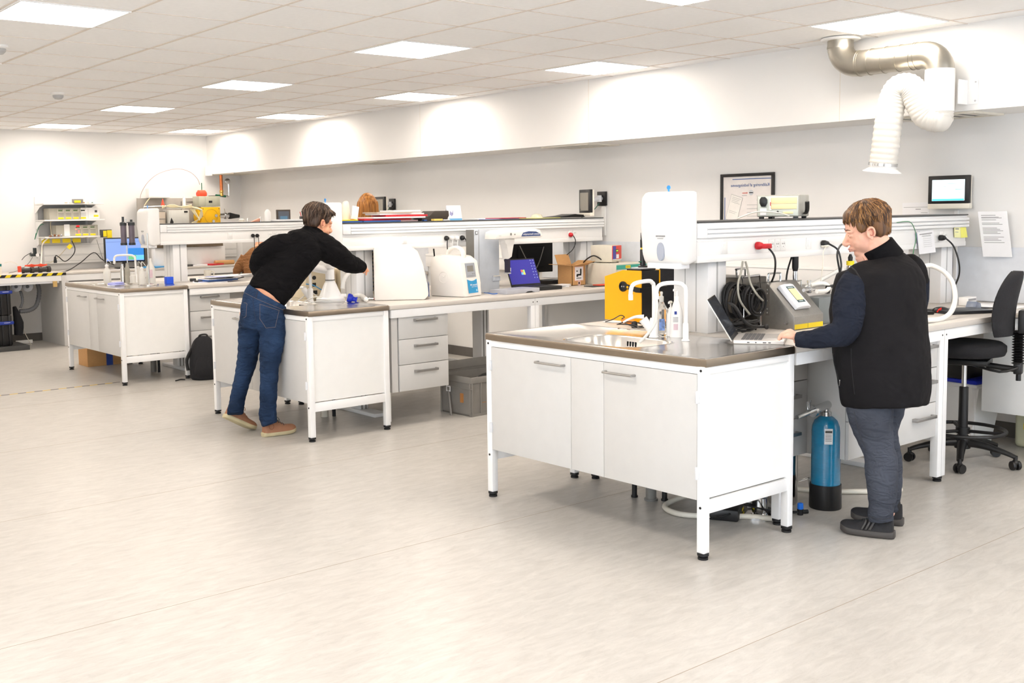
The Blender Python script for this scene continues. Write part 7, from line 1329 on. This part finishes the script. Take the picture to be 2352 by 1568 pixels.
b = MB(); G.limb(b, [(2100, 640, .14, .07), (2098, 700, .20, .066), (2072, 748, .27, .056), (2010, 762, .30, .046), (1966, 764, .28, .034)]); blob('sleeve', b, navy_m, per, .008, 3, org)
b = MB(); Lg = [(2004, 890, -.05, .105), (1998, 930, -.06, .106), (2001, 965, -.07, .100), (2010, 1005, -.075, .083), (2018, 1035, -.08, .070), (2024, 1055, -.085, .073), (2025, 1085, -.09, .074), (2026, 1130, -.1, .066), (2024, 1165, -.1, .056), (2022, 1178, -.1, .058), (2024, 1196, -.1, .055)]
def wob(G, b, Lg, amp=.03, fr=1.3):
    P_, R_ = catmull([G.p(a, c, d) for a, c, d, r in Lg], [r for *_, r in Lg], 8); b.tube(P_, [R_[i][0]*(1+amp*math.sin(i*fr)+amp*.6*math.sin(i*fr*1.9+1)) for i in range(len(P_))], 26)
wob(G, b, Lg, .012)
Lf = [(2040, 880, .08, .10), (2036, 930, .10, .088), (2028, 985, .11, .070), (2030, 1020, .12, .072), (2038, 1060, .12, .070), (2041, 1110, .12, .062), (2042, 1150, .12, .052), (2043, 1174, .12, .048)]
wob(G, b, Lf, .015); b.tube([G.p(2026, 840, .01), G.p(2026, 900, .01)], [(.21, .16), (.19, .155)], 24, side=S45)
jg = blob('jeans', b, jeang_m, per, .0075, 3, org, .006, .06)
H_, T_ = atZ(2056, 1236, 0), atZ(1930, 1219, 0)
def stripes(M, ln, ws, hs, u):
    b = MB()
    for i in range(3): t = .38+.07*i; b.tube([((t+.05)*ln, ws(t)*.97, .036), (t*ln, ws(t)*.86, .058), ((t-.03)*ln, ws(t)*.66, .074)], [(.006, .002)]*3, 6, smooth=3); b.tube([((t+.05)*ln, -ws(t)*.98*1.01, .035), (t*ln, -ws(t)*.86, .06), ((t-.03)*ln, -ws(t)*.62, .082)], [(.006, .002)]*3, 6, smooth=3)
    b.xf(M); obj('side_stripe', b, mat('stripe_dark', (58, 56, 54), .35), u, sharp=180)
shoe_bk, sole_bk = mat('shoe_black', (26, 26, 30), .75, bump=.2), mat('sole_black', (66, 62, 60), .6)
shoe(per, org, H_, T_, UPV, shoe_bk, sole_bk, .050, .105, sole_h=.034, extra=stripes)
H2 = atZ(2076, 1206, 0); shoe(per, org, H2, H2+(T_-H_), UPV, shoe_bk, sole_bk, .050, .105, sole_h=.034, extra=stripes)
bv = bvh_of(vest, org)
strip(per, 'armhole_piping', bv, [(1951, 609), (1965, 622), (1977, 642), (1984, 668), (1985, 700), (1980, 728), (1972, 752)], .004, mat('piping', (14, 14, 17), .7), org, -.001)
strip(per, 'pocket_zip', bv, [(1914, 812), (1917, 835), (1923, 858), (1927, 872)], .0035, mat('piping', (14, 14, 17), .7), org, -.001)
strip(per, 'zip_pull', bv, [(1929, 872), (1929, 880), (1928, 886)], .0028, chrome_m, org, .002)
strip(per, 'seam', bv, [(1955, 800), (1956, 840), (1960, 880), (1963, 905)], .0018, mat('piping', (14, 14, 17), .7), org, .0)
bv = bvh_of(jg, org)
strip(per, 'jeans_seam', bv, [(1962, 945), (1970, 980), (1980, 1010), (1990, 1035)], .0022, mat('seam_grey', (48, 50, 58), .8), org, .0)
strip(per, 'jeans_seam', bv, [(1998, 1186), (2010, 1190), (2030, 1192), (2048, 1188)], .0022, mat('seam_grey', (48, 50, 58), .8), org, .0)
# ---------------- man leaning over the middle bench -----------------------------------
G = Fig(7.62); org = Vector((3.62, 6.78, 0)); black_m = cloth_mat('sweater_black', (17, 16, 18), .92, .6, (7, 7, 12)); jean_m = cloth_mat('jeans_blue', (38, 56, 84), .85, .6, (12, 12, 26), noise=.45, nscale=5)
b = MB(); hc = G.p(731, 511, .08); fw_ = (RH*.80+FH*.55); MH = frame(hc, fw_-UPV*.28, UPV*.95-RH*.02); head(b, MH, .94)
axv = None
IMG = (RH*.79+UPV*.61).normalized()      # across the back, in the plane of the lean
G.limb(b, [(733, 520, .08, .058), (727, 532, .07, .062), (712, 552, .06, (.11, .09)), (680, 592, .02, (.12, .09)), (640, 645, -.02, (.12, .09)), (612, 682, -.04, (.126, .10)), (606, 715, -.04, (.13, .11))], side=IMG)
G.limb(b, [(728, 558, .03, .06), (765, 582, .08, .055), (806, 606, .2, .042), (830, 613, .30, .032), (838, 615, .33, .027)])
G.limb(b, [(692, 574, .03, .05), (640, 564, -.01, .055), (612, 580, .0, .045), (594, 598, .02, .042), (594, 618, .06, .038), (610, 638, .15, .03), (622, 646, .20, .027)])
wr = G.p(836, 613, .33); kn = wr+RH*.018+FH*.03-UPV*.022
hand(b, wr, kn, [(RH*.002-UPV*.016), (-UPV*.018-RH*.003), (-UPV*.013-RH*.004)], FH*.9-RH*.1, .86, thumb=[wr-FH*.02, wr-FH*.03-UPV*.02, wr-FH*.02-UPV*.045])
wr = G.p(622, 646, .20); kn = wr+RH*.05+FH*.05-UPV*.01
hand(b, wr, kn, [(RH*.03-UPV*.01), (RH*.02-UPV*.012), (RH*.008-UPV*.012)], FH*.9, .95, thumb=[wr+FH*.02, wr+RH*.03+FH*.05, wr+RH*.05+FH*.05])
for L_ in ([(624, 720, -.06, .09), (624, 790, -.06, .07), (619, 850, -.06, .052), (617, 945, -.06, .04), (619, 972, -.06, .036)], [(578, 720, .02, .085), (572, 790, .08, .068), (564, 845, .12, .05), (546, 905, .12, .038), (543, 935, .07, .036)]): G.limb(b, L_)
man = blob('person', b, skinB, None, .005, 3, org); man.location = org
tag(man, 'person in a black sweater and blue jeans leaning over the middle sink, reaching right', 'person')
face_parts(MH, man, org, brownC)
dk1, dk2, dk3 = hair_tex('hair_espresso', (42, 30, 24), (78, 56, 42)), hair_tex('hair_grey_brown', (84, 66, 54), (136, 112, 92)), hair_tex('hair_black_brown', (30, 22, 18), (56, 40, 32))
short_hair(MH, man, org, (dk1, dk2, dk3), 8, 460, fringe=78, side=96, back=126, lift=.007, tuft=.05)
b = MB(); tv = [(607, 686, 47), (613, 678, 52), (625, 660, 54), (645, 633, 55), (666, 606, 55), (688, 579, 57), (703, 560, 54), (716, 544, 38), (724, 534, 23)]
b.tube([G.p(x, y, -.03+.11*(i/8)) for i, (x, y, h) in enumerate(tv)], [(G.m(h)*1.0, .135 if i < 7 else .09) for i, (x, y, h) in enumerate(tv)], 30, smooth=4, side=IMG)
wob(G, b, [(712, 560, .03, .10), (740, 566, .06, .098), (764, 580, .10, .090), (788, 596, .16, .078), (808, 607, .22, .066), (826, 613, .29, .050), (834, 614, .32, .042)], .02)
wob(G, b, [(676, 566, .02, .075), (646, 562, -.0, .084), (612, 580, .0, .075), (594, 598, .02, .064), (594, 618, .06, .058), (610, 638, .15, .048), (620, 645, .19, .040)], .015)
sw = blob('sweater', b, black_m, man, .008, 4, org, .018, .11)
b = MB(); b.tube([G.p(722, 540, .06), G.p(729, 529, .075)], [(.076, .072), (.064, .062)], 24, smooth=3, side=IMG); blob('sweater', b, black_m, man, .006, 2, org).name = 'neckband'
b = MB(); b.tube([G.p(x, y, -.04) for x, y in ((615, 678), (608, 692), (605, 718), (604, 740), (602, 758))], [(G.m(50), .122), (G.m(51), .13), (G.m(52), .132), (G.m(53), .13), (G.m(50), .115)], 28, smooth=3, side=(RH*.91-UPV*.41).normalized())
wob(G, b, [(626, 728, -.06, .095), (626, 760, -.06, .097), (623, 800, -.06, .084), (619, 845, -.06, .068), (617, 890, -.06, .062), (616, 930, -.06, .058), (614, 950, -.06, .064), (617, 965, -.06, .058), (620, 975, -.06, .053)], .03, 1.6)
wob(G, b, [(580, 728, .0, .09), (576, 760, .04, .09), (571, 800, .08, .078), (566, 835, .11, .069), (557, 870, .13, .062), (549, 900, .12, .055), (544, 925, .09, .056), (541, 942, .06, .058), (541, 951, .05, .056)], .03, 1.6)
jm = blob('jeans', b, jean_m, man, .008, 2, org, .012, .07)
tanm, sol2 = mat('shoe_tan', (160, 112, 84), .7, noise=.12, bump=.15), mat('sole_cream', (196, 184, 148), .6, noise=.1)
H_, T_ = atZ(602, 1003, 0), atZ(679, 992, 0)
def emb(M, ln, ws, hs, u): b = MB(); b.tube([(.22*ln+.018*math.cos(i*.524), ws(.2)*.93, .07+.018*math.sin(i*.524)) for i in range(12)], .0025, 6, closed=True); b.tube([(.22*ln+.018*math.cos(i*.524), -ws(.2)*.93, .07+.018*math.sin(i*.524)) for i in range(12)], .0025, 6, closed=True); b.xf(M); obj('ankle_patch', b, mat('patch_brown', (142, 92, 64), .6), u, sharp=180)
shoe(man, org, H_, T_, UPV, tanm, sol2, .050, .125, sole_h=.030, extra=emb, lace=dg_m)
T2 = atZ(584, 987, 0)-UPV*.010; H3 = atD(524, 963, 7.70); d = (H3-T2); H3 = T2+d.normalized()*.275; shoe(man, org, H3, T2, Vector((-.2, .1, 1)), tanm, sol2, .050, .12, sole_h=.030, extra=emb, lace=tanm)
bv = bvh_of(jm, org); st = mat('stitch', (112, 98, 96), .7); dkd = mat('denim_dark', (24, 38, 64), .8)
strip(man, 'back_pocket', bv, [(597, 699), (597, 732), (611, 753), (632, 751), (641, 713)], .0013, st, org, .0008)
strip(man, 'back_pocket', bv, [(596, 698), (618, 705), (642, 713)], .0013, st, org, .0008)
strip(man, 'back_pocket', bv, [(556, 693), (567, 697), (565, 726), (559, 730)], .0013, st, org, .0008)
strip(man, 'waist_seam', bv, [(562, 672), (583, 683), (610, 695), (640, 707), (654, 713)], .0013, st, org, .0008)
strip(man, 'centre_seam', bv, [(586, 668), (581, 690), (584, 715), (590, 745)], .0022, dkd, org, .0)
strip(man, 'belt_loop', bv, [(592, 668), (588, 684)], .005, dkd, org, .0)
# ---------------- person with long hair behind the middle bench ------------------------
G = Fig(9.85); hc = G.p(845, 486); org = Vector((hc.x, hc.y, 0)); MH = frame(hc-UPV*.0, (FH*.9+RH*.35), UPV); b = MB(); head(b, MH, .92)
side = RH; z = hc.z
def V3(u, v, h): return Vector((hc.x, hc.y, 0))+RH*u+FH*v+UPV*h
b.tube([V3(0, 0, z-.08), V3(0, 0, z-.2), V3(0, 0, z-.27), V3(0, .0, z-.45), V3(0, 0, z-.62), V3(0, 0, z-.78)], [(.05, .05), (.06, .06), (.15, .09), (.14, .11), (.12, .10), (.16, .13)], 20, smooth=3, side=RH)
for s_ in (-1, 1):
    b.tube([V3(.14*s_, 0, z-.28), V3(.2*s_, .03, z-.45), V3(.2*s_, .1, z-.56), V3(.12*s_, .3, z-.60)], [.05, .042, .038, .028], 14, smooth=3); b.tube([V3(.08*s_, 0, z-.75), V3(.09*s_, 0, z-1.1), V3(.09*s_, -.02, z-1.2), V3(.09*s_, -.02, .06)], [.085, .06, .055, .04], 14, smooth=3)
    kn = V3(.10*s_, .36, z-.62); hand(b, V3(.12*s_, .30, z-.60), kn, [FH*.03-UPV*.004, FH*.02-UPV*.008, FH*.01-UPV*.01], RH*s_, .9, thumb=[V3(.11*s_, .31, z-.61), V3(.08*s_, .33, z-.62), V3(.07*s_, .36, z-.63)])
w = blob('person', b, skinA, None, .009, 3, org); w.location = org; tag(w, 'person with long light brown hair seen from behind, beyond the middle bench', 'person')
face_parts(MH, w, org, brownC); bl1 = hair_tex('hair_ginger', (128, 76, 22), (196, 132, 62), (70, 70, 3))
b = MB(); b.tube([V3(0, -.0, z+.131), V3(0, -.01, z+.120), V3(0, -.015, z+.085), V3(0, -.02, z+.02), V3(0, -.03, z-.08), V3(0, -.04, z-.2), V3(0, -.04, z-.32)], [(.045, .045), (.074, .074), (.092, .098), (.094, .105), (.097, .085), (.098, .06), (.085, .03)], 28, smooth=4, side=RH); h = blob('hair', b, bl1, w, .007, 3, org)
b = MB(); rnd = random.Random(4)
for i in range(90):
    a = rnd.uniform(math.pi, 2*math.pi); c_, s2 = math.cos(a), math.sin(a); b.tube([V3(.04*c_, .04*s2, z+.132), V3(.090*c_, -.015+.092*s2, z+.09), V3(.096*c_, -.02+.105*s2, z+.02), V3(.1*c_, -.03+.088*s2, z-.09), V3(.1*c_, -.04+.062*s2, z-.2), V3(.088*c_, -.04+.035*s2, z-.33)], [.001, .003, .004, .004, .004, .001], 5, smooth=2)
b.xf(Matrix.Translation(-org)); obj('hair_strands', b, bl1, h, sharp=180)
b = MB(); b.tube([V3(0, 0, z-.22), V3(0, 0, z-.28), V3(0, 0, z-.45), V3(0, 0, z-.62), V3(0, 0, z-.78)], [(.09, .08), (.17, .11), (.155, .125), (.135, .115), (.17, .14)], 24, smooth=3, side=RH)
for s_ in (-1, 1): b.tube([V3(.13*s_, 0, z-.28), V3(.2*s_, .03, z-.45), V3(.2*s_, .1, z-.56), V3(.13*s_, .28, z-.60)], [.062, .054, .048, .038], 14, smooth=3)
blob('sweater', b, cloth_mat('top_slate', (70, 84, 98), .9), w, .010, 4, org)
b = MB(); b.tube([V3(0, 0, z-.72), V3(0, 0, z-.85)], [(.175, .145), (.17, .14)], 20, side=RH)
for s_ in (-1, 1): b.tube([V3(.085*s_, 0, z-.8), V3(.09*s_, 0, z-1.1), V3(.09*s_, -.02, z-1.2), V3(.09*s_, -.02, .09)], [.098, .075, .068, .056], 16, smooth=3)
blob('trousers', b, cloth_mat('trouser_dark', (44, 46, 54), .9), w, .010, 4, org)
for s_ in (-1, 1): shoe(w, org, V3(.09*s_, -.07, 0), V3(.10*s_, .18, 0), UPV, shoe_bk, sole_bk, .045, .10)
# ---------------- seated person in brown behind the furthest bench ---------------------
base = atD(597, 585, 12.9); org = Vector((base.x, base.y, 0)); f_ = (FH*.9-RH*.2).normalized(); r_ = f_.cross(UPV)
def V4(u, v, h): return org+r_*u+f_*v+UPV*h
zs = .56; b = MB(); hc = V4(.03, .22, zs+.72); MH = frame(hc, f_-UPV*.5, UPV+f_*.5); head(b, MH, .96)
b.tube([V4(0, .0, zs), V4(0, .0, zs+.15), V4(0, .03, zs+.35), V4(0, .10, zs+.52), V4(.01, .16, zs+.60), V4(.02, .2, zs+.68)], [(.15, .11), (.14, .11), (.15, .11), (.15, .09), (.07, .06), (.055, .055)], 18, smooth=3, side=r_)
for s_ in (-1, 1):
    b.tube([V4(.16*s_, .10, zs+.5), V4(.25*s_, .14, zs+.33), V4(.22*s_, .25, zs+.28), V4(.12*s_, .42, zs+.30)], [.05, .042, .038, .028], 14, smooth=3)
    b.tube([V4(.09*s_, .02, zs+.04), V4(.11*s_, .40, zs+.03), V4(.11*s_, .44, zs-.03), V4(.11*s_, .42, .08)], [.09, .065, .06, .042], 14, smooth=3)
    hand(b, V4(.12*s_, .42, zs+.30), V4(.11*s_, .49, zs+.31), [f_*.03, f_*.02-UPV*.006, f_*.01-UPV*.01], r_*s_, .95, thumb=[V4(.10*s_, .43, zs+.30), V4(.07*s_, .46, zs+.30), V4(.06*s_, .49, zs+.30)])
m2 = blob('person', b, skinB, None, .010, 3, org); m2.location = org; tag(m2, 'seated person in a brown sweater bent forward beyond the furthest bench', 'person')
face_parts(MH, m2, org, dk1); short_hair(MH, m2, org, (dk1, dk2), 5, 90)
b = MB(); b.tube([V4(0, .0, zs-.03), V4(0, .0, zs+.15), V4(0, .02, zs+.35), V4(0, .08, zs+.50), V4(0, .14, zs+.58)], [(.19, .14), (.18, .14), (.20, .14), (.20, .12), (.09, .08)], 24, smooth=3, side=r_)
for s_ in (-1, 1): b.tube([V4(.16*s_, .09, zs+.49), V4(.26*s_, .13, zs+.33), V4(.23*s_, .24, zs+.28), V4(.13*s_, .40, zs+.30)], [.075, .065, .056, .042], 16, smooth=3)
blob('sweater', b, cloth_mat('sweater_brown', (140, 98, 64), .9, .6, (9, 9, 20)), m2, .011, 3, org, .012, .07)
b = MB(); b.tube([V4(0, -.02, zs-.04), V4(0, .0, zs+.06)], [(.19, .15), (.18, .14)], 20, side=r_)
for s_ in (-1, 1): b.tube([V4(.09*s_, .0, zs+.03), V4(.11*s_, .40, zs+.03), V4(.11*s_, .45, zs-.04), V4(.11*s_, .42, .10)], [.105, .08, .075, .06], 16, smooth=3)
blob('trousers', b, cloth_mat('trouser_dark', (44, 46, 54), .9), m2, .011, 3, org)
for s_ in (-1, 1): shoe(m2, org, V4(.11*s_, .36, 0), V4(.12*s_, .63, 0), UPV, shoe_bk, sole_bk, .048, .11)
t = thing('swivel_stool', 'dark round swivel stool under the seated person in brown', 'stool', org)
b = MB(); b.lathe([(.17, zs-.18), (.19, zs-.17), (.19, zs-.13), (.16, zs-.115)], seg=28); obj('seat', b, bkf_m, t); b = MB(); b.cyl((0, 0, .06), (0, 0, zs-.17), .022); obj('column', b, chrome_m, t)
for k in range(5): a = k*1.2566; b = MB(); b.tube([(0, 0, .09), (.24*math.cos(a), .24*math.sin(a), .06), (.25*math.cos(a), .25*math.sin(a), .025)], [.022, .018, .024], 10); obj('base_arm', b, bk_m, t)
